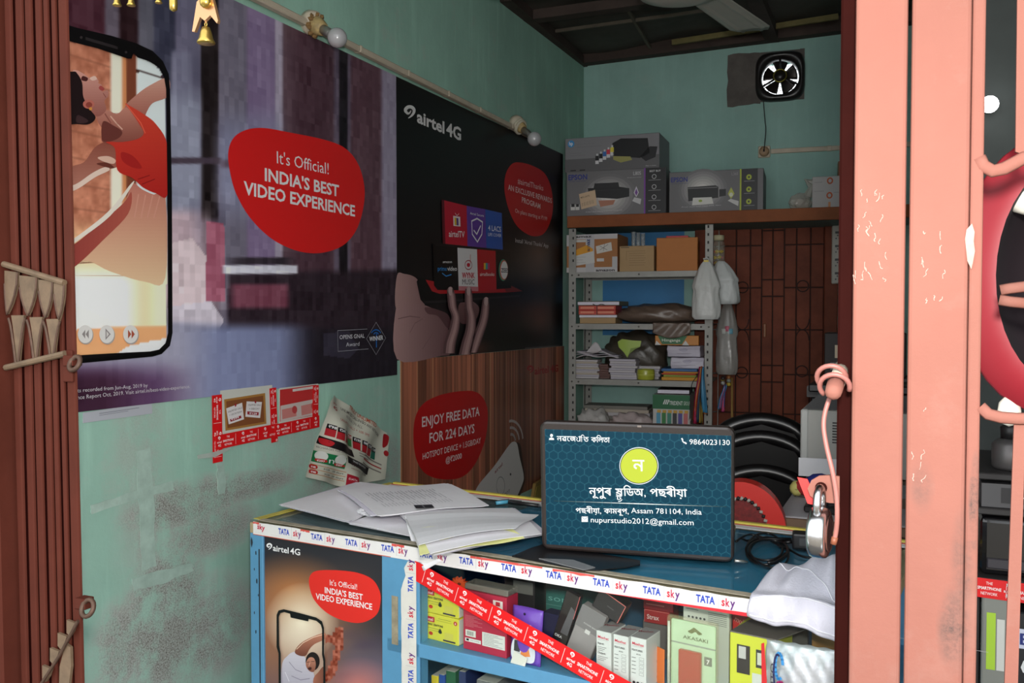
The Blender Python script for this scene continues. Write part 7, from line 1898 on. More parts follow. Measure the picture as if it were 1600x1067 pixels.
f.rect(0, 0, 1, 0.38, (100, 98, 100), 1); f.ell(0.065, 0.84, 0.036, 0.105, (62, 142, 200), 2); f.text('hp', (0.045, 0.80), (0.085, 0.80), 0.11, (236, 238, 240), 0.02, 3); f.text('Ink Tank Wireless 415', (0.125, 0.80), (0.32, 0.80), 0.035, (120, 118, 124), 0, 3); f.rect(0.125, 0.72, 0.40, 0.735, (122, 120, 124), 3); f.rect(0.06, 0.55, 0.18, 0.56, (120, 118, 122), 3); f.rect(0.06, 0.48, 0.22, 0.49, (120, 118, 122), 3)
f.poly([(0.51, 0.78), (0.60, 0.90), (0.88, 0.86), (0.90, 0.42), (0.80, 0.30), (0.52, 0.40)], (18, 17, 20), 4); f.poly([(0.90, 0.62), (0.98, 0.6), (0.96, 0.3), (0.86, 0.2), (0.80, 0.34)], (34, 32, 36), 4); f.poly([(0.52, 0.40), (0.70, 0.36), (0.72, 0.26), (0.6, 0.2), (0.52, 0.30)], (160, 156, 90), 5)
for k, c_ in enumerate(((30, 28, 32), (30, 28, 32), (60, 110, 180), (210, 60, 80), (230, 210, 70))):
    x_ = 0.33 + k * 0.04; y_ = 0.2 + k * 0.055; f.rect(x_, y_, x_ + 0.036, y_ + 0.2, (216, 214, 216), 4); f.rect(x_, y_ + 0.1, x_ + 0.036, y_ + 0.24, c_ if k > 1 else (30, 28, 32), 5); f.rect(x_ + 0.01, y_ + 0.24, x_ + 0.028, y_ + 0.30, (206, 204, 206), 5)
f.text('Make it matter', (0.86, 0.05), (0.97, 0.05), 0.03, (200, 198, 200), 0, 3); f.rect(0.06, 0.03, 0.12, 0.06, (30, 28, 30), 2); f.rect(0.16, 0.03, 0.22, 0.06, (30, 28, 30), 2); f.fin()
# clear bag and white carton further right
M_CLEARBAG = film_mat('clear_bag_film', (196, 190, 180), 0.5, 0.2)
p = bpt(bx(1249, 0.28), 0.26, PT)
t = thing('clear_bag', 'crumpled clear plastic bag on the plank beside the white carton', 'bag', p, RZB)
q = MB(); q.ico((0, 0, 0.036), 0.05, 3, (0.95, 0.7, 0.80), jit=0.10); q.build('bag_film', M_CLEARBAG, t)
q = MB(); q.ico((0.005, 0, 0.03), 0.034, 2, (1, 0.7, 0.75), jit=0.2); q.build('bag_filling', mat('bag_filling', (150, 140, 128), 0.8), t)
q = MB(); q.tube([(0.03, 0, 0.06), (0.045, 0, 0.10), (0.03, 0.01, 0.13), (0.06, 0.0, 0.12)], [0.02, 0.012, 0.02, 0.016], 7); q.build('twisted_neck', M_CLEARBAG, t)
t, w, h = bbox('white_carton', 'white carton with orange seals on the plank at the right', 'carton', 1268, 1330, 275, PT, 0.28, 0.2, mat('white_carton', (176, 172, 170), 0.55), 0)
f = face_flat(t, w, h)
for (x_, y_) in ((0.45, 0.86), (0.44, 0.42)): f.ring(x_, y_, 0.06, 0.08, 0.006, (206, 96, 44), 1, 16)
f.rect(0.41, 0.0, 0.47, 0.22, (196, 130, 80), 1); f.rect(0.05, 0.55, 0.3, 0.56, (120, 116, 116), 1); f.rect(0.05, 0.82, 0.25, 0.83, (120, 116, 116), 1); f.rect(0.55, 0.5, 0.7, 0.51, (120, 116, 116), 1); f.fin()
zz = PT + h + 0.001
t, w, h = bbox('small_carton', 'small brown carton standing on the white one', 'carton', 1308, 1340, 251, zz, 0.22, 0.08, mat('brown_card', (128, 96, 70), 0.7))
# exhaust fan, rose, surface conduit, on the back wall
t = thing('exhaust_fan', 'black exhaust fan in the cement patch of the back wall', 'exhaust fan', bpt(fxc, 0.0, fzc), RZB)
M_BLK = mat('black_fan_plastic', (34, 31, 31), 0.3, spec=0.5)
FW = (fx1 - fx0) / 2
q = MB(); n = 40
def rsq(r, k=4.0):
    return [(r * math.copysign(abs(math.cos(a)) ** (2 / k), math.cos(a)), r * 1.03 * math.copysign(abs(math.sin(a)) ** (2 / k), math.sin(a))) for a in np.linspace(0, 2 * math.pi, n, endpoint=False)]
R_ = [(rsq(FW), 0.0), (rsq(FW), -0.018), (rsq(FW * 0.93), -0.034), ([(FW * 0.80 * math.cos(a), FW * 0.80 * math.sin(a)) for a in np.linspace(0, 2 * math.pi, n, endpoint=False)], -0.036), ([(FW * 0.74 * math.cos(a), FW * 0.74 * math.sin(a)) for a in np.linspace(0, 2 * math.pi, n, endpoint=False)], 0.03)]
rings = [[q.bm.verts.new((p_[0], y_, p_[1])) for p_ in r_] for r_, y_ in R_]
for a_, b_ in zip(rings, rings[1:]):
    for k in range(n): q.bm.faces.new((a_[k], a_[(k + 1) % n], b_[(k + 1) % n], b_[k]))
q.build('fan_frame', M_BLK, t, True)
for k in range(5):
    an = math.radians(72 * k + 90); q = MB()
    def bl(u_, v_):
        r_ = FW * (0.16 + 0.54 * u_); a_ = an + (v_ - 0.5) * (1.02 - 0.1 * u_)
        return (r_ * math.cos(a_), 0.012 - 0.02 * (v_ - 0.5), r_ * math.sin(a_))
    q.grid(bl, 6, 6, 0.0015); q.build('blade', mat('dark_fan_blade', (48, 42, 40), 0.25, metal=0.4), t, True)
q = MB(); q.lathe([(0.0, -0.03), (FW * 0.18, -0.028), (FW * 0.24, -0.01), (FW * 0.24, 0.03), (0, 0.03)], 20, M=Matrix.Rotation(-math.pi / 2, 4, 'X') @ Matrix.Scale(-1, 4, (0, 0, 1)), cap=False); q.build('fan_hub', M_BLK, t, True)
for k in range(3):
    an = math.radians(120 * k + 210); q = MB(); q.tube([(FW * 0.2 * math.cos(an), -0.022, FW * 0.2 * math.sin(an)), (FW * 0.78 * math.cos(an), -0.03, FW * 0.78 * math.sin(an))], 0.005, 8); q.build('guard_arm', M_BLK, t, True)
q = MB(); q.tube([(FW * 0.26 * math.cos(a), -0.03, FW * 0.26 * math.sin(a)) for a in np.linspace(0, 6.28, 20, endpoint=False)], 0.003, 6, closed=True); q.build('hub_ring', mat('brass_ring', (150, 140, 60), 0.3, metal=0.8), t, True)
for k in range(-4, 5):
    xx = k * FW * 0.16; hh = math.sqrt(max(0, (FW * 0.74) ** 2 - xx ** 2))
    q = MB(); q.tube([(xx, 0.035, -hh), (xx, 0.035, hh)], 0.0011, 5); q.build('guard_wire', M_BLK, t); q = MB(); q.tube([(-hh, 0.036, xx), (hh, 0.036, xx)], 0.0011, 5); q.build('guard_wire', M_BLK, t)
rp_ = (bx(1194, 0.01, 237), bz(1194, 237, 0.01))
t = thing('ceiling_rose', 'round beige wiring rose on the back wall below the fan', 'wiring rose', bpt(rp_[0], 0, rp_[1]), RZB)
q = MB(); q.box(-0.028, 0.028, -0.012, 0, -0.028, 0.028, 0.006, 2); q.build('back_box', M_PVC, t)
q = MB(); q.lathe([(0.024, 0.0), (0.023, 0.012), (0.014, 0.02), (0.0, 0.021)], 20, M=Matrix.Translation((0, -0.012, 0)) @ Matrix.Rotation(math.pi / 2, 4, 'X'), cap=False); q.build('rose_cover', mat('rose_cover', (170, 140, 110), 0.5), t, True)
t = thing('fan_wire', 'thin black wire from the exhaust fan down to the rose', 'wire', bpt(rp_[0], 0.034, rp_[1]), RZB)
w0 = (bx(1193, 0.02, 160), bz(1193, 158, 0.02))
q = MB(); q.tube(smooth_open([(w0[0] - rp_[0], 0.0, w0[1] - rp_[1]), (w0[0] - rp_[0] + 0.008, 0.004, (w0[1] - rp_[1]) * 0.6), (w0[0] - rp_[0] + 0.012, 0.004, (w0[1] - rp_[1]) * 0.4), (0.0, 0, 0.0)], 6), 0.0022, 6); q.build('wire_strand', M_CAB, t, True)
q = MB(); q.lathe([(0.004, 0), (0.003, 0.012)], 8, M=Matrix.Translation((0, 0, -0.004))); q.build('wire_end', M_CAB, t)
e0 = bz(1310, 231, 0.01) - rp_[1]
t = thing('surface_conduit', 'beige surface conduit running right from the wiring rose', 'conduit', bpt(rp_[0] + 0.03, 0, rp_[1]), RZB)
L_ = 0.62; sl = e0 / (bx(1310, 0.01, 231) - rp_[0])
q = MB(); q.box(0, L_, -0.012, 0, -0.011, 0.011, 0.002); o = q.build('conduit_channel', M_PVC, t); o.rotation_euler = (0, -math.atan(sl) * 1.0, 0)
q = MB(); q.box(0.25, 0.27, -0.0135, 0, -0.0125, 0.0125, 0.002); o = q.build('conduit_clip', M_PVC, t); o.rotation_euler = (0, -math.atan(sl), 0)
# ceiling fan
fc = onCeil(1064, -52, -0.20)
t = thing('ceiling_fan', 'white ceiling fan with broad ribbed blades', 'ceiling fan', (fc.x, fc.y, fc.z - 0.03))
M_FAN = mat('white_fan_enamel', (200, 198, 190), 0.35, noise=0.06, scale=10)
q = MB(); q.lathe([(0.0, -0.075), (0.08, -0.072), (0.135, -0.054), (0.145, -0.02), (0.12, 0.03), (0.05, 0.05), (0.03, 0.06)], 28, cap=False); q.build('motor_hub', M_FAN, t, True)
q = MB(); q.tube([(0, 0, 0.05), (0, 0, 0.26)], 0.012, 12); q.build('down_rod', M_FAN, t, True)
q = MB(); q.lathe([(0.014, 0.16), (0.05, 0.2), (0.055, 0.235)], 18, cap=False); q.build('canopy', M_FAN, t, True)
tipw = onCeil(1177, 36, -0.22); ang0 = math.atan2(tipw.y - fc.y, tipw.x - fc.x); RL = (tipw - fc).to_2d().length
for k in range(3):
    an = ang0 + k * 2 * math.pi / 3; rot = Matrix.Rotation(an, 4, 'Z')
    q = MB()
    def blade(u_, v_):
        r_ = 0.10 + (RL - 0.10) * u_; hw = 0.064 + 0.014 * u_ - (0.02 * max(0, u_ - 0.94) / 0.06)
        y_ = (v_ - 0.5) * 2 * hw; rib = 0.003 * (abs(v_ - 0.2) < 0.05) + 0.003 * (abs(v_ - 0.8) < 0.05)
        return rot @ Vector((r_, y_, -0.012 + 0.012 * (v_ - 0.5) - rib))
    q.grid(blade, 14, 20, 0.0015); bl_ = q.build('blade', M_FAN, t, True)
    for yy in (-0.025, 0.025):
        q = MB(); q.lathe([(0.006, -0.019), (0.006, -0.014)], 8, M=rot @ Matrix.Translation((0.13, yy, 0))); q.build('screw', mat('screw_white', (230, 228, 222), 0.3), bl_)
    q = MB(); q.box(0.07, 0.16, -0.03, 0.03, -0.010, -0.006, 0.001, M=rot); q.build('blade_arm', M_FAN, t)

# --- goods on the rack
M_CARD = mat('carton_brown', (172, 116, 70), 0.7, noise=0.08, scale=8); M_CARD2 = mat('carton_tan', (178, 146, 104), 0.7, noise=0.08, scale=8); M_CARD3 = mat('carton_amber', (190, 118, 56), 0.65, noise=0.08, scale=8)
G1 = 'cartons on the upper rack shelf'
S = [z_ + 0.0006 for z_ in SZ]
t, w, h = bbox('taped_carton', 'brown carton wrapped in printed white tape with shipping labels', 'carton', 885, 965, 366, S[0], 0.32, 0.22, M_CARD, -2, G1)
f = face_flat(t, w, h)
TWH = (196, 192, 192)
f.rect(0, 0.87, 1, 1, TWH, 1); f.rect(0, 0.0, 1, 0.13, TWH, 1); f.rect(0.38, 0.0, 0.55, 1, (186, 184, 186), 2); f.rect(0.9, 0.1, 1, 0.4, (190, 188, 188), 2); f.rect(0, 0.7, 0.1, 1, (190, 188, 188), 2)
f.text('amaz', (0.46, 0.55), (0.46, 0.88), 0.10, (40, 56, 110), 0.03, 3, up=None); f.text('amaz', (0.18, 0.92), (0.5, 0.92), 0.06, (40, 36, 38), 0.03, 3); f.text('amazon', (0.58, 0.02), (0.95, 0.02), 0.07, (40, 36, 38), 0.03, 3)
f.poly([(0.1, 0.55), (0.4, 0.72), (0.52, 0.62), (0.54, 0.38), (0.15, 0.3)], (222, 156, 44), 3); f.poly([(0.12, 0.42), (0.54, 0.56), (0.56, 0.25), (0.15, 0.17)], (206, 204, 200), 4)
for k in range(3): f.rect(0.2, 0.26 + k * 0.07, 0.38 - 0.05 * (k == 1), 0.265 + k * 0.07, (110, 106, 106), 5)
f.poly([(0.58, 0.68), (0.88, 0.78), (0.9, 0.56), (0.6, 0.48)], (210, 206, 198), 4); f.line([(0.66, 0.58), (0.82, 0.72)], 0.0015, (50, 46, 46), 5); f.line([(0.66, 0.68), (0.80, 0.58)], 0.0015, (50, 46, 46), 5); f.line([(0.73, 0.55), (0.75, 0.74)], 0.0012, (50, 46, 46), 5)
f.rect(0.60, 0.28, 0.74, 0.36, (206, 202, 198), 4); f.rect(0.14, 0.80, 0.38, 0.86, (206, 204, 200), 4); f.fin()
t, w, h = bbox('tan_carton', 'small tan carton with printed lines beside the taped carton', 'carton', 968, 1022, 384, S[0], 0.31, 0.2, M_CARD2, 0, G1)
f = face_flat(t, w, h)
for k in range(6): f.rect(0.28, 0.25 + k * 0.09, 0.72 + 0.04 * (k % 2), 0.26 + k * 0.09, (120, 92, 62), 1)
f.line([(0.2, 0.45), (0.2, 0.8), (0.75, 0.8)], 0.001, (120, 92, 62), 1); f.rect(0.03, 0.93, 0.28, 0.96, (90, 70, 50), 1); f.fin()
zj = S[0] + h + 0.0006
p = bpt(bx(996, 0.24), 0.22, zj)
for k, dx in enumerate((-0.022, 0.0, 0.022)):
    t = thing('glass_tube', ('left', 'middle', 'right')[k] + ' of the three clear tubes standing on the tan carton', 'tube', p + b1 * dx, RZB, 'clear tubes on the tan carton')
    hh = bz(996, 362, 0.22) - zj - 0.004 * k
    q = MB(); q.lathe([(0.0095, 0), (0.0105, 0.003), (0.0105, hh - 0.004), (0.0085, hh - 0.004), (0.0085, 0.004)], 14); q.build('tube_wall', film_mat('clear_tube', (200, 206, 208), 0.35, 0.08), t, True)
    q = MB(); q.lathe([(0.0112, hh - 0.005), (0.0112, hh)], 14); q.build('tube_rim', film_mat('clear_tube', (0, 0, 0)), t, True)
t, w, h = bbox('amber_carton', 'large plain amber-brown carton on the upper rack shelf', 'carton', 1026, 1090, 371, S[0], 0.32, 0.22, M_CARD3, 4, G1)
q = MB(); q.box(-0.004, 0.016, -0.0004, 0.22, h, h + 0.0006); q.build('tape_seam', mat('brown_tape', (150, 92, 44), 0.4), t)
za = S[0] + h + 0.001
p = bpt(bx(1056, 0.25), 0.25, za); t = thing('red_notebook', 'red notebook lying on the amber carton', 'notebook', p, RZB)
q = MB(); q.box(-0.045, 0.055, 0, 0.13, 0, 0.013, 0.001); q.build('cover', mat('red_cover', (196, 38, 36), 0.45), t)
q = MB(); q.box(-0.043, 0.0555, 0.003, 0.127, 0.002, 0.011); q.build('pages', mat('book_pages', (0, 0, 0)), t)
# jar on the plank-side ledge behind the right post
jx = bx(1122, 0.2, 390)
p = bpt(jx, 0.20, S[0]); hj = bz(1122, 368, 0.20) - S[0]
t = thing('sweet_jar', 'clear jar of yellow wrapped sweets behind the rack post', 'jar', p, RZB)
q = MB(); q.lathe([(0.028, 0), (0.031, 0.006), (0.031, hj * 0.74), (0.026, hj * 0.84), (0.024, hj * 0.86)], 20); q.build('jar_wall', film_mat('clear_jar', (206, 206, 190), 0.22, 0.06), t, True)
q = MB(); q.lathe([(0.0265, hj * 0.86), (0.027, hj), (0.02, hj + 0.001)], 20); q.build('lid', mat('cream_lid', (206, 198, 160), 0.5), t, True)
for k in range(16):
    q = MB(); q.ico((0.016 * math.cos(k * 2.4), 0.016 * math.sin(k * 2.4), 0.012 + (k // 4) * hj * 0.16), 0.011, 1, (1, .8, .7), jit=.25); q.build('sweet', mat('sweet_yellow' if k % 4 else 'sweet_red', (214, 186, 40) if k % 4 else (190, 60, 50), 0.35), t)
q = MB(); q.box(-0.034, 0.036, -0.03, 0.036, -0.006, -0.0006); q.build('ledge', M_STEEL, t)
# shelf 2
zb2 = S[1]
def slab(name, label, cat, x0, x1, y_t, y_b, d, dep, m, z, rz=0.0, group=None, pages=None):
    xa, xb = bx(x0, d, 480), bx(x1, d, 480); h = bz((x0 + x1) / 2, y_t, d) - bz((x0 + x1) / 2, y_b, d)
    t = thing(name, label, cat, bpt((xa + xb) / 2, d, z), RZB + math.radians(rz), group); w = xb - xa
    q = MB(); q.box(-w / 2, w / 2, 0, dep, 0, h, min(0.0015, h * 0.2)); q.build('cover' if pages else 'pack_body', m, t)
    if pages:
        q = MB(); q.box(-w / 2 + 0.001, w / 2 - 0.001, -0.0006, dep * 0.98, h * 0.18, h * 0.82); q.build('pages', pages, t)
    return t, w, h
t, w, h = slab('beige_box', 'flat beige box at the bottom of the pile on the second shelf', 'box', 906, 962, 496, 505, 0.30, 0.16, M_CARD2, zb2); z = zb2 + h + .0004
t, w, h = slab('white_book', 'white book between the beige box and the red packets', 'book', 905, 964, 491.5, 496, 0.30, 0.16, mat('white_cover', (190, 182, 176), 0.6), z, pages=M_PAPER2); z += h + .0004
for k in range(2):
    t, w, h = slab('red_packet', ('lower of two red printed packets tied with string', 'upper of two red printed packets tied with string')[k], 'packet', 904, 962, 484.5, 491.5, 0.305, 0.15, mat('red_packet', (196, 66, 50), 0.45), z, group='red packets on the second shelf')
    f = face_flat(t, w, h); f.rect(0.05, 0.3, 0.42, 0.75, (226, 140, 110), 1); f.rect(0.52, 0.3, 0.95, 0.75, (226, 140, 110), 1); f.fin()
    q = MB(); q.tube([(0.0, -0.002, 0.0), (0.0, -0.002, h)], 0.0016, 6); q.build('string', M_CAB, t); z += h + .0004
    if k:
        q = MB(); q.tube(smooth_open([(-0.02, -0.003, h + .008), (0, -0.003, h), (0.02, -0.003, h + .007), (0.04, -0.003, h + .002)], 4), 0.0015, 6); q.build('string', M_CAB, t)
t, w, h = slab('grey_folder', 'grey-green folder on top of the red packets', 'folder', 902, 968, 470, 477, 0.29, 0.18, mat('grey_green_folder', (118, 116, 96), 0.7), z, -3, pages=M_PAPER2)
# brown sack
def lump(name, label, cat, x0, x1, yt, z, d, dep, m, part, seed=1, sub=3, jit=0.06, film=None):
    xa, xb = bx(x0, d, 480), bx(x1, d, 480); h = bz((x0 + x1) / 2, yt, d) - z
    t = thing(name, label, cat, bpt((xa + xb) / 2, d - dep / 2, z), RZB)
    random.seed(seed); q = MB(); w = xb - xa
    res = bmesh.ops.create_icosphere(q.bm, subdivisions=sub + 1, radius=1.0)
    for v in res['verts']:
        a = v.co.copy(); n1 = math.sin(a.x * 5 + seed) * math.sin(a.y * 4 + 2 * seed) * math.sin(a.z * 6 + seed * .7) + 0.5 * math.sin(a.x * 13 + a.z * 9 + seed)
        k = 1 + jit * n1 + random.uniform(-jit, jit) * 0.25
        zz_ = (a.z * 0.5 + 0.5); zz_ = zz_ if a.z > 0 else 0.5 - abs(a.z) ** 0.6 * 0.5
        sx = math.copysign(abs(a.x) ** 0.75, a.x)
        v.co = Vector((sx * w / 2 * k, a.y * dep / 2 * k, max(0.0, zz_ * h * (k if a.z > 0 else 1))))
    q.build(part, m, t, True); return t, w, h
lump('brown_sack', 'shiny brown plastic sack sagging over the second shelf', 'sack', 960, 1092, 474, zb2, 0.35, 0.22, mat('brown_sack', (110, 92, 80), 0.35, spec=0.6, bump=0.7, bscale=35), 'sack_body', 3)
t = thing('sack_flap', 'loose plastic flap of the sack hanging over the shelf front', 'plastic sheet', bpt(bx(1050, 0.36), 0.357, zb2 - 0.05), RZB)
q = MB()
def flap(u_, v_): x_ = (u_ - 0.5) * 0.17; return (x_, -0.004 + 0.003 * math.sin(u_ * 14 + v_ * 5), 0.055 - v_ * (0.045 + 0.025 * math.sin(u_ * math.pi)))
q.grid(flap, 20, 10, 0.001); q.build('flap_film', film_mat('brown_film', (128, 110, 98), 0.75, 0.25), t, True)
# shelf 3: stacks of paper, roll, coloured reams
zb3 = S[2]; random.seed(5)
def ream(name, label, x0, x1, yt, d, dep, z, n, cols, group=None, jit=0.006, rz=0.0, cat='paper stack'):
    xa, xb = bx(x0, d, 560), bx(x1, d, 560); h = bz((x0 + x1) / 2, yt, d) - z; w = xb - xa
    t = thing(name, label, cat, bpt((xa + xb) / 2, d, z), RZB + math.radians(rz), group); hh = h / n
    for k in range(n):
        q = MB(); j = random.uniform(-jit, jit); j2 = random.uniform(-jit, jit * 0.3)
        q.box(-w / 2 + j, w / 2 + j, j2 if k else 0.0, dep, k * hh + 0.0001, (k + 1) * hh - 0.0004, min(0.001, hh * 0.2)); q.build('sheaf', cols[k % len(cols)], t)
    return t, w, h
PW1 = mat('paper_white', (196, 190, 192), 0.7); PW2 = mat('paper_lilac', (184, 178, 188), 0.7); PW3 = mat('paper_cream', (188, 176, 160), 0.7)
ream('paper_stack', 'tall leaning stack of white papers at the left of the third shelf', 893, 935, 562, 0.31, 0.10, zb3, 10, [PW1, PW2, PW3])
t, w, h = ream('paper_stack', 'neat white paper block in the middle left of the third shelf', 953, 994, 561, 0.31, 0.10, zb3, 9, [PW2, PW1])
ream('brown_files', 'dark brown curled files between the two white paper stacks', 935, 952, 569, 0.29, 0.08, zb3, 6, [mat('brown_file', (106, 76, 70), 0.7)], cat='files')
# sheets draped over the left stacks
t = thing('draped_sheets', 'white sheets slumped over the left paper stacks', 'papers', bpt(bx(930, 0.3, 560), 0.30, bz(930, 561, 0.30) + 0.001), RZB)
for k in range(4):
    q = MB()
    def dr(u_, v_): x_ = -0.09 + u_ * 0.20; return (x_, -0.02 + v_ * 0.2 + 0.006 * k, 0.004 + k * 0.007 + 0.018 * math.sin(u_ * 3.0 + 0.2 * k) * (1 - u_ * 0.5) + 0.006 * math.sin(u_ * 9 + k))
    q.grid(dr, 18, 6, 0.003); q.build('sheet', (PW1, PW2)[k % 2], t, True)
q = MB()
def drt(u_, v_): return (-0.04 + u_ * 0.055 + 0.02 * v_, -0.015 - 0.004 * math.sin(v_ * 3), 0.03 + v_ * 0.05 * math.sin(u_ * 2.4 + 0.5))
q.grid(drt, 10, 8, 0.002); q.build('curled_sheet', PW1, t, True)
ream('paper_stack', 'low stack of papers behind the green tape roll', 995, 1030, 572, 0.255, 0.05, zb3, 5, [PW1, PW2])
p = bpt(bx(1008, 0.33, 580), 0.31, zb3); t = thing('tape_roll', 'yellow-green roll of tape lying on the third shelf', 'tape roll', p, RZB)
hr = bz(1008, 577, 0.33) - zb3
q = MB(); q.lathe([(0.026, 0.002), (0.038, 0.001), (0.040, 0.004), (0.041, hr * 0.5), (0.040, hr - 0.004), (0.038, hr), (0.026, hr), (0.026, 0.002)], 28, cap=False); q.build('roll', mat('lime_roll', (176, 180, 62), 0.3, coat=0.3), t, True)
q = MB(); q.lathe([(0.0405, hr * 0.46), (0.0418, hr * 0.5), (0.0405, hr * 0.54)], 28, cap=False); q.build('roll_edge', mat('lime_roll_line', (206, 208, 110), 0.3), t, True)
M4 = [mat('ream_amber', (206, 146, 40), 0.6), mat('ream_green', (140, 152, 56), 0.6), mat('ream_red', (190, 76, 44), 0.6), mat('ream_orange', (206, 140, 44), 0.6), mat('ream_blue', (44, 96, 150), 0.5)]
zz = zb3
for k, (lab, y_t, y_b) in enumerate((('amber sheets lowest in the coloured pile', 588, 593), ('green sheets in the coloured pile', 584.5, 588), ('red sheets in the coloured pile', 582, 584.5), ('orange sheets in the coloured pile', 579.5, 582), ('blue sheets on top of the coloured pile', 575, 579.5))):
    t, w, h = slab('coloured_ream', lab, 'paper ream', 1034 + (k % 2) * 3, 1092 - (k % 3) * 2, y_t, y_b, 0.31, 0.2, M4[k], zz, (-1, 1, -2, 1, 0)[k], 'coloured paper reams on the third shelf'); zz += h + .0003
for k, (lab, x0, x1, yt, yb_, rz_) in enumerate((('lower crumpled white packet on the coloured paper pile', 1048, 1100, 557, 574, 4), ('upper crumpled white packet under the green box', 1042, 1094, 540, 557, -3))):
    xa, xb = bx(x0, 0.31, 560), bx(x1, 0.31, 560); w = xb - xa; h = bz(x0, yt, 0.31) - bz(x0, yb_, 0.31)
    t = thing('white_packet', lab, 'packet', bpt((xa + xb) / 2, 0.31, zz + 0.0005), RZB + math.radians(rz_))
    q = MB(); q.box(-w / 2, w / 2, 0, 0.12, 0, h, 0.004, 2)
    bmesh.ops.subdivide_edges(q.bm, edges=q.bm.edges[:], cuts=2, use_grid_fill=True)
    for v in q.bm.verts: v.co += Vector((math.sin(v.co.z * 310 + k) * 0.0018, math.sin(v.co.x * 160 + v.co.z * 120) * 0.0022, math.sin(v.co.x * 90 + v.co.y * 70 + k) * 0.0016 if v.co.z > 0.005 else 0))
    q.build('packet_body', mat('white_packet', (196, 190, 204), 0.4, bump=0.4, bscale=30), t)
    f = face_flat(t, w, h, y=-0.004); f.ring(0.5, 0.66, 0.12, 0.12, 0.001, (110, 110, 150), 1, 14); f.line([(0.42, 0.66), (0.58, 0.7)], 0.0012, (110, 110, 150), 1); f.rect(0.3, 0.3, 0.75, 0.33, (150, 146, 160), 1); f.fin(); zz += h + 0.0035
t, w, h = slab('green_box', 'long green and orange box on top of the white packets', 'box', 1024, 1092, 523.5, 538.5, 0.33, 0.05, mat('orange_box', (200, 126, 36), 0.5), zz + 0.001, 2)
f = face_flat(t, w, h); f.poly([(0.06, 0.98), (0.74, 0.98), (0.62, 0.1), (0.16, 0.1)], (36, 104, 58), 1); f.text('Himgange', (0.16, 0.38), (0.58, 0.38), 0.3, (220, 226, 206), 0.01, 2); f.poly([(0.0, 0.0), (0.14, 0.0), (0.03, 0.45)], (206, 204, 200), 1); f.poly([(0.62, 0.0), (0.78, 0.0), (0.70, 0.5)], (206, 204, 200), 1); f.fin()
# dark bag with lime leaf-shaped paper at the back of the third shelf
lump('dark_bag', 'dark brown plastic bag behind the papers on the third shelf', 'bag', 940, 1040, 518, zb3, 0.20, 0.16, mat('dark_bag', (74, 66, 56), 0.35, spec=0.6, bump=0.6, bscale=30), 'bag_body', 11)
zl = bz(980, 556, 0.315)
t = thing('lime_sheet', 'lime green pointed sheet drooping over the papers', 'sheet', bpt(bx(982, 0.315, 545), 0.318, zl), RZB)
q = MB()
lp = [(-0.05, 0.065), (-0.03, 0.078), (0.02, 0.072), (0.06, 0.07), (0.055, 0.045), (0.03, 0.03), (0.008, 0.012), (-0.004, -0.008), (-0.02, 0.015), (-0.045, 0.04)]
q.prism(lp, 0.0, 0.002, 'y'); q.build('sheet_face', mat('lime_sheet', (150, 176, 36), 0.4, coat=0.2), t)
q = MB(); q.prism([(-0.004, -0.008), (0.012, 0.035), (0.06, 0.045), (0.03, 0.03), (0.008, 0.012)], -0.006, -0.004, 'y'); q.build('folded_edge', mat('lime_dark', (110, 132, 30), 0.4), t)
# shelf 4
zb4 = S[3]
lump('white_bag', 'crumpled white plastic bag lowest left on the rack', 'bag', 898, 950, 640, zb4, 0.33, 0.12, mat('white_bag', (186, 182, 178), 0.45, bump=0.6, bscale=40), 'bag_body', 21, 3, 0.10)
lump('white_bag', 'crumpled pinkish white bag in the middle of the lowest visible shelf', 'bag', 950, 1018, 646, zb4, 0.33, 0.12, mat('pinkish_bag', (190, 174, 172), 0.45, bump=0.6, bscale=40), 'bag_body', 24, 3, 0.10)
ream('paper_stack', 'slack grey papers behind the crumpled bags on the lowest shelf', 915, 1015, 634, 0.2, 0.14, zb4, 9, [PW1, PW3, mat('paper_grey', (130, 126, 118), 0.7)], None, 0.01)
t, w, h = bbox('paper_ream_box', 'green and white ream box with coloured sample bars', 'ream box', 1021, 1080, 617, zb4, 0.33, 0.22, mat('ream_white', (196, 194, 190), 0.5))
f = face_flat(t, w, h)
f.rect(0, 0.70, 1, 1, (36, 106, 64), 1); f.text('TRIDENT', (0.44, 0.79), (0.80, 0.79), 0.085, (226, 232, 226), 0.01, 2); f.text('GROUP', (0.82, 0.79), (0.99, 0.79), 0.085, (206, 220, 206), 0, 2)
for k in range(3): f.poly([(0.27 + k * 0.05, 0.80), (0.30 + k * 0.05, 0.80), (0.35 + k * 0.05, 0.90), (0.32 + k * 0.05, 0.90)], (226, 232, 226), 2)
for k, c_ in enumerate(((90, 160, 190), (60, 130, 70), (70, 140, 120), (60, 60, 62), (90, 80, 150), (200, 110, 110))): f.rect(0.10 + k * 0.145, 0.30, 0.21 + k * 0.145, 0.62, c_, 2); f.rect(0.12 + k * 0.145, 0.62, 0.22 + k * 0.145, 0.68, (206, 160, 60), 2)
f.rect(0.0, 0.26, 1, 0.30, (206, 206, 200), 1); f.rect(0.35, 0.15, 0.75, 0.16, (150, 150, 150), 1); f.fin()
t, w2_, h2_ = slab('dark_book', 'dark covered book lying on the green ream box', 'book', 1028, 1078, 605, 613, 0.31, 0.16, mat('dark_cover', (50, 42, 44), 0.5), zb4 + h + .001, 2, pages=M_PAPER2)
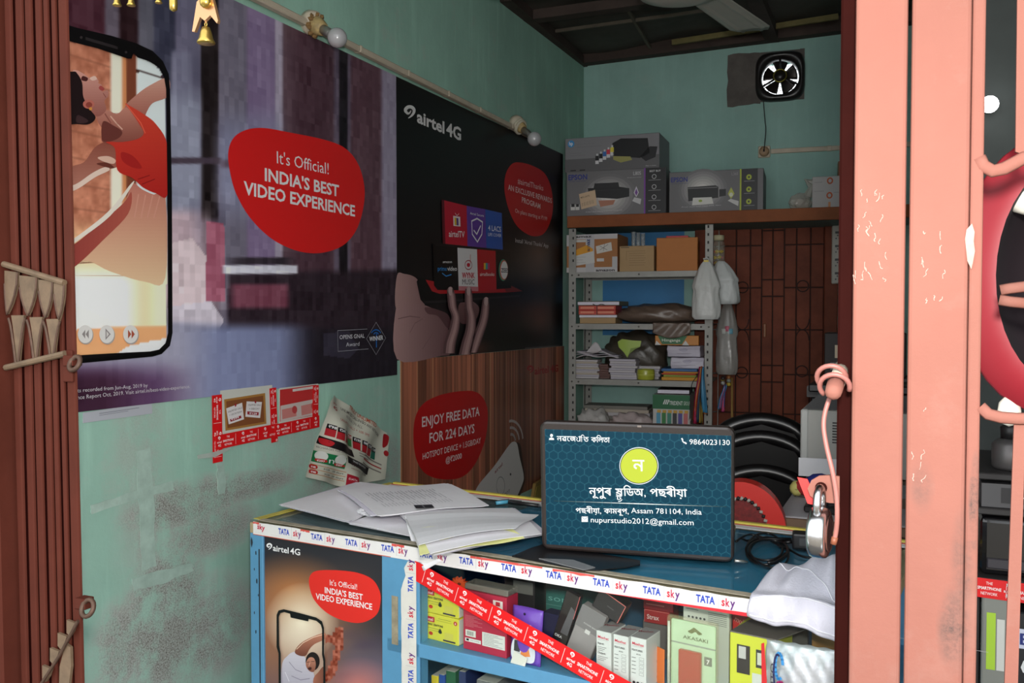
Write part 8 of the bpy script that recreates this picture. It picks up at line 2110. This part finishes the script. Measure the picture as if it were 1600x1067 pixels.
# hanging white bags
def hang_bag(name, label, px, py0, py1, wpx, d, seed, m, lean=0.0):
    zt = bz(px, py0, d); zb_ = bz(px, py1, d); w = bx(px + wpx / 2, d) - bx(px - wpx / 2, d)
    t = thing(name, label, 'bag', bpt(bx(px, d), d, zb_), RZB); H_ = zt - zb_
    q = MB()
    def g(u_, v_):
        a = u_ * 2 * math.pi; k = (0.22 + 0.78 * min(1, (1 - v_) * 2.4) ** 0.7) if v_ > 0.5 else 0.95 + 0.05 * math.sin(v_ * 9)
        cr = 1 + 0.05 * math.sin(a * 7 + seed + v_ * 5) + 0.03 * math.sin(a * 13 - v_ * 9)
        if v_ < 0.02: k *= 0.85
        return (w / 2 * k * math.copysign(abs(math.cos(a)) ** 0.8, math.cos(a)) * cr + lean * v_ ** 2, w * 0.26 * k * math.sin(a) * cr, v_ * H_)
    q.grid(g, 40, 22); bmesh.ops.remove_doubles(q.bm, verts=q.bm.verts, dist=0.0002)
    q.build('bag_film', m, t, True)
    return t, w, H_
M_POLY = mat('white_polythene', (206, 206, 202), 0.38, spec=0.5, bump=0.5, bscale=45)
t, w, H_ = hang_bag('carrier_bag', 'white carrier bag hanging from the rack post, packed with boxes', 1104, 408, 499, 44, 0.395, 2, M_POLY)
q = MB(); q.tube([(-0.006, 0, H_ - 0.004), (-0.014, 0.01, H_ + 0.012), (0.004, 0.018, H_ + 0.014), (0.01, 0.006, H_ - 0.004)], 0.003, 6); q.build('bag_handle', M_POLY, t, True)
q = MB(); q.box(-0.012, 0.01, -0.012, -0.004, H_ - 0.004, H_ + 0.004, 0.001); q.build('yellow_tag', mat('sweet_yellow', (0, 0, 0)), t)
t, w, H_ = hang_bag('carrier_bag', 'smaller white carrier bag hanging behind the packed one', 1134, 408, 475, 44, 0.33, 6, mat('white_polythene_thin', (196, 198, 196), 0.4, bump=0.5, bscale=45), -0.02)
t, w, H_ = hang_bag('clear_bag', 'clear plastic bag hanging behind the rack post with rolls inside', 1137, 470, 585, 34, 0.22, 9, film_mat('clear_hang_film', (176, 172, 166), 0.55, 0.2))
for k, c_ in enumerate(((206, 206, 200), (206, 110, 130), (120, 180, 200))):
    q = MB(); q.lathe([(0.006, 0), (0.012, 0.001), (0.012, 0.024), (0.006, 0.025)], 14, M=Matrix.Translation((-0.012 + 0.014 * k, -0.016, 0.185 + 0.012 * (k % 2)))); q.build('roll', mat('bag_roll_%d' % k, c_, 0.5), t, True)
# ribbons and lanyards
def ribbons(name, label, px, py0, py1, d, cols, seed):
    random.seed(seed); zt = bz(px, py0, d); zb_ = bz(px, py1, d); H_ = zt - zb_
    t = thing(name, label, 'ribbons', bpt(bx(px, d, 600), d, zb_), RZB)
    for k, c_ in enumerate(cols):
        x0_ = random.uniform(-0.004, 0.004); sw = random.uniform(-0.03, 0.028); l0 = random.uniform(0.0, 0.3)
        pts = [(x0_, 0, H_), (x0_ + sw * 0.2, -0.008 - 0.002 * k, H_ * 0.8), (x0_ + sw * 0.7, -0.006 - 0.003 * k, H_ * 0.5), (x0_ + sw, -0.008, H_ * l0)]
        q = MB(); q.tube(smooth_open(pts, 5), 0.0085, 6, flat=(1, 0.22)); q.build('ribbon', mat('ribbon_%d_%d_%d' % c_, c_, 0.5), t, True)
    return t
ribbons('lanyard_bunch', 'bunch of red, orange and blue lanyards tied to the rack post', 1096, 573, 668, 0.375, [(190, 44, 40), (206, 92, 36), (206, 120, 44), (196, 160, 60), (176, 40, 80), (60, 130, 170), (40, 60, 80), (70, 140, 180), (196, 60, 44), (36, 34, 38), (200, 150, 70)], 4)
q_t = thing('black_strap', 'thin black strap looped from the shelf beside the lanyards', 'strap', bpt(bx(1078, 0.37, 600), 0.372, bz(1078, 655, 0.37)), RZB)
q = MB(); Hs = bz(1078, 575, .37) - bz(1078, 655, .37); q.tube(smooth_open([(0.045, 0, Hs), (0.03, 0, Hs * 0.85), (0.006, -0.004, Hs * 0.62), (0.0, 0, 0.0)], 6), 0.0035, 6, flat=(0.5, 1)); q.build('strap_band', M_CAB, q_t, True)
q = MB(); q.box(-0.005, 0.005, -0.003, 0.003, -0.006, 0.003, 0.001); q.build('strap_clip', M_BASE, q_t)
ribbons('keyring_bunch', 'bunch of pink and blue tassels hung on the rear rack post', 1133, 600, 645, 0.1, [(200, 70, 120), (90, 150, 200), (206, 110, 150), (110, 160, 210), (70, 120, 190)], 9)
p = bpt(bx(1133, 0.12, 590), 0.12, bz(1133, 603, 0.12)); t = thing('bead_bunch', 'cluster of coloured beads above the tassels on the rear post', 'beads', p, RZB)
for k, c_ in enumerate(((196, 170, 60), (180, 176, 170), (90, 50, 50), (150, 150, 140), (200, 180, 70), (70, 60, 60), (170, 110, 60))):
    q = MB(); q.ico((0.018 * math.cos(k * 2.1), -0.012 - 0.004 * (k % 2), 0.010 + 0.009 * k * 0.6), 0.011, 2); q.build('bead', mat('bead_%d' % k, c_, 0.35), t, True)
q = MB(); q.tube([(0, 0, 0), (0, -0.004, 0.06)], 0.002, 6); q.build('bead_cord', M_CAB, t)
# broom stick
p = bpt(bx(1144, 0.06, 640), 0.05, 0.0); t = thing('bamboo_stick', 'thin bamboo stick standing between rack and door', 'stick', p, RZB)
hs_ = bz(1144, 590, 0.05)
q = MB(); q.tube([(0, 0, 0.0), (0.002, 0, hs_ * 0.5), (-0.003, 0, hs_)], 0.0055, 8); q.build('cane', mat('bamboo', (176, 140, 80), 0.5), t, True)
for k in range(4):
    q = MB(); q.lathe([(0.006, 0), (0.0068, 0.003), (0.006, 0.006)], 8, M=Matrix.Translation((0.0, 0, hs_ * (0.3 + 0.18 * k)))); q.build('cane_node', mat('bamboo_node', (150, 116, 62), 0.6), t)
# ------------------------------------------------------------------ chairs, desk and machines behind the counter
M_CHAIR = mat('black_chair_plastic', (26, 24, 25), 0.28, spec=0.5)
def plastic_chair(label, loc, rz, z0, w=0.42):
    t = thing('plastic_chair', label, 'chair', (loc[0], loc[1], z0), rz, 'stacked black plastic chairs')
    hw = w / 2
    q = MB(); q.box(-hw * 0.85, hw * 0.85, -0.22, 0.20, 0.42, 0.445, 0.012, 2); q.build('seat', M_CHAIR, t)
    for sx in (-1, 1):
        for sy in (-1, 1):
            q = MB(); q.tube([(sx * hw * 0.80, sy * 0.19, 0.43), (sx * hw * 0.98, sy * 0.24 , 0.0)], [0.024, 0.019], 10, flat=(1, 0.7)); q.build('leg', M_CHAIR, t, True)
        q = MB(); q.tube(smooth_open([(sx * hw * 0.95, -0.23, 0.02 + 0.40), (sx * hw, -0.22, 0.60), (sx * hw, -0.16, 0.655), (sx * hw, 0.05, 0.66), (sx * hw * 0.97, 0.20, 0.70)], 4), 0.021, 10, flat=(0.7, 1.2)); q.build('armrest', M_CHAIR, t, True)
    # back: an arched frame with a slatted panel between
    arch = [(-hw * 0.94, 0.19, 0.44), (-hw * 0.97, 0.215, 0.62), (-hw * 0.90, 0.24, 0.76), (-hw * 0.62, 0.25, 0.85), (0, 0.26, 0.885), (hw * 0.62, 0.25, 0.85), (hw * 0.90, 0.24, 0.76), (hw * 0.97, 0.215, 0.62), (hw * 0.94, 0.19, 0.44)]
    q = MB(); q.tube(smooth_open(arch, 5), 0.026, 12, flat=(1.15, 0.8)); q.build('back_frame', M_CHAIR, t, True)
    q = MB(); q.prism([(-hw * 0.9, 0.45), (hw * 0.9, 0.45), (hw * 0.93, 0.62), (hw * 0.86, 0.75), (hw * 0.6, 0.835), (0, 0.87), (-hw * 0.6, 0.835), (-hw * 0.86, 0.75), (-hw * 0.93, 0.62)], 0.225, 0.232, 'y'); q.build('back_panel', M_CHAIR, t)
    for k in range(7):
        x_ = (-0.72 + 0.24 * k) * hw; top = 0.845 - 0.16 * (abs(x_) / hw) ** 3
        q = MB(); q.box(x_ - 0.019, x_ + 0.019, 0.205, 0.213, 0.45, top, 0.002); o = q.build('back_slat', M_CHAIR, t); o.rotation_euler = (math.radians(-4), 0, 0); o.location = (0, 0.03, 0.0)
    q = MB(); q.tube([(-hw * 0.9, 0.238, 0.74), (0, 0.252, 0.765), (hw * 0.9, 0.238, 0.74)], 0.018, 10, flat=(1, 0.6)); q.build('back_rail', M_CHAIR, t, True)
    return t
def depth_pt(px, py, zd):
    d = ray(px, py); return CAM + d * zd
c0 = depth_pt(1190, 646, 3.6)
ck = Vector((c0.x, c0.y, 0)); zc = c0.z
face = math.atan2((CAM - ck).y, (CAM - ck).x) + math.pi / 2
bk = 0.26
off = Vector((math.sin(face), -math.cos(face), 0)) * 0
cpos = ck - Vector((-math.sin(face), math.cos(face), 0)) * bk
plastic_chair('topmost of the stacked black plastic chairs behind the laptop', cpos, face, zc - 0.91)
plastic_chair('black plastic chair second from the top of the stack', cpos + Vector((-math.sin(face), math.cos(face), 0)) * -0.03, face, zc - 0.91 - 0.065)
plastic_chair('black plastic chair lowest in the stack, mostly hidden by the counter', cpos + Vector((-math.sin(face), math.cos(face), 0)) * -0.06, face, 0.0)
# red chair back with striped cord
rc = depth_pt(1158, 800, 2.15)
t = thing('red_basket', 'red rounded basket with a black and white braided cord behind the laptop', 'basket', (rc.x, rc.y, CTOP - 0.20), RZB)
top = depth_pt(1158, 752, 2.15).z - (CTOP - 0.20)
q = MB(); hw = 0.105
outl = [(-hw, 0.0)] + [(hw * math.cos(a), (top - 0.12) + 0.12 * math.sin(a)) for a in np.linspace(math.pi, 0, 22)] + [(hw, 0.0)]
q.prism(outl, -0.006, 0.05, 'y'); q.build('basket_shell', mat('red_plastic', (206, 42, 34), 0.4, coat=0.2), t)
q = MB(); inner_ = [(-hw * 0.62, 0.01)] + [(hw * 0.62 * math.cos(a), (top - 0.14) + 0.10 * math.sin(a)) for a in np.linspace(math.pi, 0, 18)] + [(hw * 0.62, 0.01)]
q.prism(inner_, -0.009, -0.006, 'y'); q.build('mesh_panel', mat('dark_red_mesh', (120, 24, 24), 0.6, noise=0.5, scale=120), t)
for k in range(26):
    a = math.pi * k / 25; a2 = math.pi * (k + 0.55) / 25
    q = MB(); q.tube([(hw * 0.66 * math.cos(a), -0.011, (top - 0.14) + 0.105 * math.sin(a)), (hw * 0.60 * math.cos(a2), -0.011, (top - 0.14) + 0.098 * math.sin(a2))], 0.004, 6); q.build('cord_strand', mat('cord_black' if k % 2 else 'cord_pale', (28, 26, 28) if k % 2 else (170, 164, 156), 0.6), t, True)
q = MB(); q.box(-0.03, -0.018, -0.013, -0.010, 0.01, top - 0.05); q.build('strap', M_CHAIR, t)
# desk on the right with printer, keyboard and clutter
pr = depth_pt(1256, 738, 2.75); dz = pr.z - 0.004
dl = onZ(1232, 775, dz); df = onZ(1226, 806, dz)
DX0 = dl.x + 0.01; DY0 = df.y
dk = thing('side_desk', 'side desk draped with a grey cloth behind the right gate upright', 'desk', (DX0, DY0, 0), 0.0)
M_DESK = mat('desk_laminate', (120, 96, 76), 0.5, noise=0.15, scale=6)
DL = pr.y + 0.75 - DY0
q = MB(); q.box(0, 0.80, 0, DL, dz - 0.03, dz - 0.0025, 0.004); q.build('desk_top', M_DESK, dk)
for sx in (0.03, 0.77):
    for sy in (0.03, DL - 0.03):
        q = MB(); q.box(sx - 0.02, sx + 0.02, sy - 0.02, sy + 0.02, 0, dz - 0.03, 0.002); q.build('leg', M_DESK, dk)
q = MB(); q.box(0.05, 0.75, DL - 0.03, DL - 0.01, dz - 0.14, dz - 0.03); q.build('apron', M_DESK, dk)
def cl(u_, v_):
    if v_ < 0.5: return (-0.006 - 0.004 * math.sin(u_ * 26) * (0.5 - v_) * 2, u_ * 0.55 - 0.004, dz - 0.12 * (0.5 - v_) * 2 - 0.0022)
    return (-0.006 + (v_ - 0.5) * 2 * 0.30, u_ * 0.55 - 0.004, dz - 0.0015 + 0.003 * math.sin(u_ * 9) * math.sin(v_ * 11) ** 2)
q = MB(); q.grid(cl, 26, 14, 0.001); q.build('grey_cloth', mat('grey_cloth', (176, 172, 176), 0.85, bump=0.3, bscale=40), dk, True)
# printer
yp = pr.y
def py_(px, py): p = onY(px, py, yp); return p
x0 = py_(1253, 680).x; x1 = x0 + 0.36; zb_ = dz + 0.0005; zt = py_(1260, 640).z
t = thing('laser_printer', 'white laser printer with a black top and side vents', 'printer', (x0, yp, zb_), 0.0)
M_PRW = mat('printer_white', (176, 174, 168), 0.45); M_PRB = mat('printer_black', (30, 28, 29), 0.4)
hP = zt - zb_
q = MB(); q.box(0.0, 0.36, 0.0, 0.30, 0.0, hP, 0.006, 2); q.build('printer_body', M_PRW, t)
q = MB(); q.box(-0.004, 0.019, -0.004, 0.29, hP * 0.14, hP + 0.001, 0.004); q.build('front_cover', mat('printer_pale', (196, 196, 192), 0.4), t)
q = MB(); q.prism([(0.004, hP), (0.356, hP), (0.356, hP + 0.05), (0.05, hP + 0.05), (0.02, hP + 0.02)], 0.02, 0.29, 'y'); q.build('top_cover', M_PRB, t)
q = MB(); q.box(0.012, 0.30, 0.06, 0.27, hP + 0.05, hP + 0.075, 0.004); q.build('scanner_lid', M_PRB, t)
for k in range(8):
    q = MB(); q.box(0.088, 0.150, -0.0012, 0.0, hP * 0.50 + k * 0.0085, hP * 0.50 + k * 0.0085 + 0.0040); q.build('vent_slot', M_PRB, t)
# black machine with an orange lettered card behind
p = onY(1256, 612, yp + 0.12); t = thing('black_machine', 'black office machine with status lights behind the printer', 'machine', (x0 + 0.0, yp + 0.36, dz), 0.0)
zm = onY(1258, 588, yp + 0.36).z - dz
q = MB(); q.box(-0.01, 0.34, 0.0, 0.2, 0.0, zm * 0.75, 0.006); q.build('machine_body', M_PRB, t)
q = MB(); q.prism([(-0.02, zm * 0.75), (0.34, zm * 0.75), (0.34, zm), (0.03, zm), (-0.02, zm * 0.88)], -0.02, 0.2, 'y'); q.build('control_panel', mat('machine_grey', (66, 62, 62), 0.4), t)
for k in range(4):
    q = MB(); q.box(0.03 + k * 0.018, 0.038 + k * 0.018, -0.0215, -0.02, zm * 0.90, zm * 0.93); q.build('status_light', mat('status_light', (120, 200, 200), 0.4, emit=0.5), t)
t2z = dz + zm + 0.001
t = thing('dark_cabinet', 'dark cabinet box standing on the black machine', 'cabinet', (x0 + 0.03, yp + 0.40, t2z), 0.0)
zq = onY(1296, 520, yp + 0.40).z - t2z
q = MB(); q.box(0.0, 0.26, 0.0, 0.14, 0.0, zq, 0.003); q.build('cabinet_body', mat('dark_box', (40, 30, 28), 0.6), t)
q = MB(); q.box(0.02, 0.24, -0.008, 0.0, 0.02, zq * 0.32, 0.002); q.build('drawer_front', mat('grey_drawer', (120, 120, 118), 0.5), t)
f = Flat(None); f.rect(0.035, zq * 0.42, 0.12, zq * 0.72, (206, 186, 158), 1); f.text('বা', (0.05, zq * 0.48), (0.10, zq * 0.48), 0.022, (206, 90, 36), 0, 2); f.build('lettered_card', t, M=Matrix(((1, 0, 0, 0), (0, 0, -1, -0.0005), (0, 1, 0, 0), (0, 0, 0, 1))))
# keyboard, papers, cloth on the desk front
kb = onZ(1256, 800, dz + 0.004); lz_ = dz + 0.004
t = thing('keyboard', 'black keyboard lying on the desk behind the padlock', 'keyboard', (kb.x, kb.y, lz_), 0.0)
q = MB(); q.box(0, 0.20, 0, 0.13, 0, 0.016, 0.003); q.build('keyboard_case', M_PRB, t)
key0 = None
for r_ in range(4):
    for c_ in range(8):
        if key0 is None:
            q = MB(); q.box(0, 0.020, 0, 0.022, 0.016, 0.021, 0.0015); key0 = k_ = q.build('key', mat('keyboard_key', (44, 42, 44), 0.4), t)
        else:
            k_ = key0.copy(); COL.objects.link(k_); k_.parent = t
        k_.location = (0.008 + c_ * 0.0235, 0.012 + r_ * 0.028, 0)
p = depth_pt(1258, 760, 2.45)
t = thing('white_papers', 'white papers standing in front of the printer', 'papers', (onY(1251, 735, yp - 0.05).x, yp - 0.06, dz + 0.003), 0.1)
hh = onY(1255, 716, yp - 0.05).z - dz
for k in range(3):
    q = MB(); q.box(-0.005 + k * 0.012, 0.12 + k * 0.02, 0.004 * k, 0.004 * k + 0.002, 0.0, hh - 0.006 * k); q.build('sheet', M_PAPER, t)
for (nm, lab, px, py, c_, s_) in (('blue_bundle', 'blue cloth bundle in front of the printer', 1282, 742, (40, 50, 130), (0.045, 0.03, 0.014)), ('red_bundle', 'dark red bundle under the blue one', 1270, 752, (170, 40, 44), (0.05, 0.03, 0.018)), ('yellow_bundle', 'pale yellow packet beside the red bundle', 1246, 752, (196, 186, 110), (0.02, 0.02, 0.012))):
    p = onY(px, py + 6, kb.y + 0.20)
    t = thing(nm, lab, 'bundle', (p.x, p.y, lz_), 0.0); hb_ = max(0.012, p.z - lz_ + s_[2])
    q = MB(); q.ico((0, 0, hb_ * 0.5), 1, 3, (s_[0], s_[1], hb_ * 0.5), jit=0.05); q.build('folded_cloth', mat(nm, c_, 0.7), t, True)
    q = MB(); q.tube([(-s_[0] * 0.9, -s_[1] * 0.35, hb_ * 0.55), (0, -s_[1] * 1.0, hb_ * 0.5), (s_[0] * 0.9, -s_[1] * 0.35, hb_ * 0.55)], 0.002, 6); q.build('fold_edge', mat(nm + '_edge', tuple(int(v * 0.8) for v in c_), 0.7), t, True)
# power strip on the wall side
p = onB(1300, 352, 0.085); p2 = onB(1316, 443, 0.085)
t = thing('power_strip', 'white multi-socket strip fixed upright beside the door', 'power strip', (p.x, p.y, p2.z), RZB)
w_ = 0.052; h_ = p.z - p2.z
q = MB(); q.box(0, w_, 0, 0.084, 0, h_, 0.004); q.build('strip_body', mat('strip_white', (186, 180, 168), 0.5), t)
for k in range(4):
    for dx, dy in ((0.018, 0.0), (0.032, 0.0), (0.025, 0.014)):
        q = MB(); q.lathe([(0.0035, 0), (0.0035, 0.001)], 8, M=Matrix.Translation((dx, 0.0, 0.02 + k * h_ / 4.3 + dy)) @ Matrix.Rotation(math.pi / 2, 4, 'X')); q.build('socket_hole', M_PRB, t)
    q = MB(); q.box(0.014, 0.036, -0.003, 0.0, 0.042 + k * h_ / 4.3, 0.052 + k * h_ / 4.3, 0.001); q.build('rocker_switch', M_PRB, t)
q = MB(); q.tube([(w_ / 2, 0.01, h_), (w_ / 2 + 0.01, 0.05, h_ + 0.02), (w_ / 2, 0.06, h_ + 0.03)], 0.003, 6); q.build('strip_cable', M_CAB, t)
# shelves glimpsed through the right-hand lattice
def yb(px, py, y): return onY(px, py, y)
YR = 1.75
sx0 = yb(1534, 800, YR).x - 0.02
st = thing('side_shelf', 'dark shelf unit behind the right gate lattice', 'shelf unit', (sx0, YR, 0), 0.0)
M_DKS = mat('dark_shelf', (38, 34, 34), 0.6)
for px_z in (905, 795, 740):
    z_ = yb(1560, px_z, YR).z
    q = MB(); q.box(0, 0.42, 0, 0.3, z_ - 0.012, z_, 0.002); q.build('shelf', M_DKS, st)
q = MB(); q.box(0.42, 0.44, 0, 0.3, 0, yb(1560, 500, YR).z, 0.002); q.build('side_board', M_DKS, st)
q = MB(); q.box(0.0, 0.42, 0.30, 0.31, 0, 2.6); q.build('added_backdrop', mat('dark_backdrop', (58, 62, 60), 0.8, noise=0.25, scale=5), st)  # carried up past the shelves as an added backdrop to darken the gap
q = MB(); q.box(0.0, 0.02, 0.02, 0.3, 0, yb(1560, 905, YR).z - 0.012); q.build('side_board', M_DKS, st)
zS = [yb(1560, p_, YR).z + 0.0006 for p_ in (905, 795, 740)]
zlow = 0.70
q = MB(); q.box(0.02, 0.42, 0, 0.3, zlow - 0.02, zlow, 0.002); q.build('shelf', M_DKS, st)
t = thing('black_printer', 'black inkjet printer on the side shelf seen through the lattice', 'printer', (sx0 + 0.02, YR + 0.02, zS[0]), 0.0)
hq = zS[1] - zS[0] - 0.02
q = MB(); q.box(0, 0.36, 0, 0.24, 0, hq, 0.01, 2); q.build('printer_body', mat('glossy_black', (20, 19, 21), 0.2, coat=0.4), t)
q = MB(); q.box(0.01, 0.35, -0.003, 0.0, hq * 0.12, hq * 0.30, 0.002); q.build('paper_slot', mat('slot_grey', (50, 46, 52), 0.4), t)
q = MB(); q.lathe([(0.004, 0), (0.004, 0.001)], 10, M=Matrix.Translation((0.10, -0.003, hq * 0.22)) @ Matrix.Rotation(math.pi / 2, 4, 'X')); q.build('power_button', mat('pink_led', (200, 60, 120), 0.4), t)
t = thing('keypad', 'grey keypad with white figures on the side shelf', 'keypad', (sx0 + 0.02, YR + 0.01, zS[1]), 0.0)
hk = zS[2] - zS[1] - 0.02
q = MB(); q.prism([(0.0, 0.0), (0.20, 0.0), (0.20, hk), (0.0, hk)], 0, 0.1, 'y'); q.build('keypad_body', mat('keypad_grey', (72, 70, 72), 0.5), t)
f = Flat(None); f.rect(0.03, hk * 0.2, 0.17, hk * 0.85, (40, 38, 40), 1); f.text('411', (0.045, hk * 0.3), (0.10, hk * 0.3), hk * 0.45, (206, 204, 200), 0, 2); f.build('keypad_face', t, M=Matrix(((1, 0, 0, 0), (0, 0, -1, -0.0006), (0, 1, 0, 0), (0, 0, 0, 1))))
t = thing('steel_flask', 'dull grey flask standing on the side shelf', 'flask', (sx0 + 0.07, YR + 0.06, zS[2]), 0.0)
hf = yb(1555, 690, YR).z - zS[2]
q = MB(); q.lathe([(0.028, 0), (0.032, 0.006), (0.032, hf * 0.8), (0.024, hf * 0.95), (0.018, hf)], 20); q.build('flask_body', mat('dull_steel', (96, 92, 92), 0.4, metal=0.5), t, True)
q = MB(); q.lathe([(0.018, hf), (0.019, hf + 0.02), (0.012, hf + 0.025)], 16); q.build('flask_cap', M_PRB, t, True)
red_tape('red_tape', 'red lettered tape across the front of the side shelf at the right edge', 'tape', Vector((sx0 + 0.0, YR - 0.002, zS[0] - 0.034)), (1, 0, -0.03), (0, 0, 1), 0.40, 0.034, start=-0.01, period=0.06)
t = thing('ink_carton', 'black ink carton with a white name panel and large figures', 'carton', (sx0 + 0.075, YR + 0.0, zlow + 0.0005), 0.0)
hi = yb(1575, 955, YR).z - zlow
q = MB(); q.box(0, 0.14, 0, 0.08, 0, hi, 0.002); q.build('box_body', mat('ink_carton', (26, 25, 30), 0.4), t)
f = Flat(None); f.rect(0.0, hi - 0.062, 0.12, hi - 0.028, (206, 208, 226), 1); f.text('EPSON', (0.006, hi - 0.055), (0.11, hi - 0.055), 0.02, (40, 50, 120), 0.02, 2); f.text('6', (0.008, hi - 0.105), (0.032, hi - 0.105), 0.032, (226, 226, 226), 0.02, 2); f.text('4', (0.072, hi - 0.105), (0.096, hi - 0.105), 0.032, (226, 226, 226), 0.02, 2); f.rect(0.012, hi - 0.02, 0.034, hi - 0.012, (150, 150, 150), 1); f.rect(0.07, hi - 0.02, 0.11, hi - 0.01, (150, 180, 180), 1); f.build('printed_face', t, M=Matrix(((1, 0, 0, 0), (0, 0, -1, -0.0005), (0, 1, 0, 0), (0, 0, 0, 1))))
t = thing('lime_packet', 'clear packet with a lime green label beside the ink carton', 'packet', (sx0 + 0.022, YR + 0.0, zlow + 0.0005), 0.0)
hl = yb(1543, 930, YR).z - zlow
q = MB(); q.box(0, 0.045, 0, 0.03, 0, hl, 0.004, 2); q.build('packet_film', mat('grey_film', (130, 132, 126), 0.25, coat=0.3), t)
f = Flat(None); f.rect(0.008, hl - 0.13, 0.022, hl - 0.03, (170, 206, 60), 1); f.rect(0.024, hl - 0.13, 0.036, hl - 0.04, (206, 206, 200), 1); f.build('packet_label', t, M=Matrix(((1, 0, 0, 0), (0, 0, -1, -0.0005), (0, 1, 0, 0), (0, 0, 0, 1))))
p = yb(1546, 163, YR + 0.26); t = thing('small_bulb', 'small glowing bulb glimpsed beside the right gate upright', 'bulb', (p.x, p.y, p.z), 0.0)
q = MB(); q.lathe([(0.0, -0.018), (0.012, -0.014), (0.017, 0.0), (0.014, 0.014), (0.008, 0.024)], 18, M=Matrix.Rotation(math.pi / 2, 4, 'X'), cap=False); q.build('bulb_glass', mat('lit_bulb', (250, 252, 255), 0.3, emit=6.0), t, True)
q = MB(); q.lathe([(0.010, -0.04), (0.012, -0.02), (0.009, -0.016)], 14, M=Matrix.Rotation(math.pi / 2, 4, 'X')); q.build('bulb_holder', M_PRW, t, True)
# ------------------------------------------------------------------ brass bells hanging in the doorway
M_BRASS = mat('aged_brass', (190, 160, 84), 0.3, metal=0.9, noise=0.2, scale=80)
BY = 0.78
def bell(label, px, py, s, top=-60, star=False):
    b_ = onY(px, py, BY)
    t = thing('brass_bell', label, 'bell', (b_.x, b_.y, b_.z), 0.0, 'brass bells on the door hanging')
    q = MB(); q.lathe([(0.0, s * 0.1), (s * 0.95, 0.0), (s, s * 0.12), (s * 0.78, s * 0.5), (s * 0.62, s * 1.2), (s * 0.42, s * 1.75), (0.0, s * 1.95)], 22, cap=False); q.build('bell_cup', M_BRASS, t, True)
    q = MB(); q.tube([(s * 0.16 * math.cos(a), 0, s * 2.1 + s * 0.2 * math.sin(a)) for a in np.linspace(0, 6.28, 12, endpoint=False)], s * 0.06, 6, closed=True); q.build('bell_loop', M_BRASS, t, True)
    zt_ = onY(px, top, BY).z - b_.z
    if star:
        zc_ = onY(px, py - 42, BY).z - b_.z; q = MB()
        sc_ = 0.0145
        pts = [(0, 1.6), (-0.75, 1.2), (-1.25, -1.0), (-1.0, -1.05), (-0.45, 0.0), (0, -0.35), (0.55, 0.0), (1.2, -0.7), (1.3, -0.5), (0.8, 1.2)]
        q.prism([(p_[0] * sc_, zc_ + p_[1] * sc_) for p_ in pts], -0.002, 0.002, 'y'); q.build('star_pendant', mat('pinkish_brass', (196, 150, 110), 0.3, metal=0.8), t)
        q = MB(); q.ico((0.004, -0.004, zc_ + 0.014), 0.007, 2); q.build('bead', M_BRASS, t, True)
    q = MB(); q.tube([(0, 0, s * 2.2), (0, 0, zt_)], 0.0012, 6); q.build('cord', mat('brass_cord', (150, 110, 60), 0.6), t)
    return t
bell('brass bell under a star pendant hanging at the top left', 322, 68, 0.0100, star=True)
bell('leftmost small brass bell cut by the top of the picture', 183, 9, 0.0052)
bell('small brass bell second from the left at the top', 205, 9, 0.0050)
bell('small reddish brass bell at the top, left of the long bead', 248, 5, 0.0042)
b_ = onY(271, 18, BY); t = thing('brass_bead', 'long brass bead hanging between the bells', 'bead', b_, 0.0)
q = MB(); q.lathe([(0.001, 0), (0.0042, 0.002), (0.0046, 0.008), (0.0042, 0.03), (0.002, 0.034)], 14); q.build('bead_body', M_BRASS, t, True); q = MB(); q.tube([(0, 0, 0.03), (0, 0, 0.09)], 0.001, 6); q.build('cord', mat('brass_cord', (0, 0, 0)), t)
bar_z = onY(250, -60, BY).z
t = thing('toran_bar', 'brass bar carrying the hanging bells, above the picture', 'bar', (onY(160, -60, BY).x, BY, bar_z)); L_ = onY(360, -60, BY).x - t.location.x
q = MB(); q.tube([(0, 0, 0), (L_, 0, 0)], 0.004, 8); q.build('bar_rod', M_BRASS, t, True)
for k in (0, 1):
    q = MB(); q.tube([(L_ * k, 0, 0), (L_ * k, 0, 0.4)], 0.0015, 6); q.build('bar_cord', mat('brass_cord', (0, 0, 0)), t)
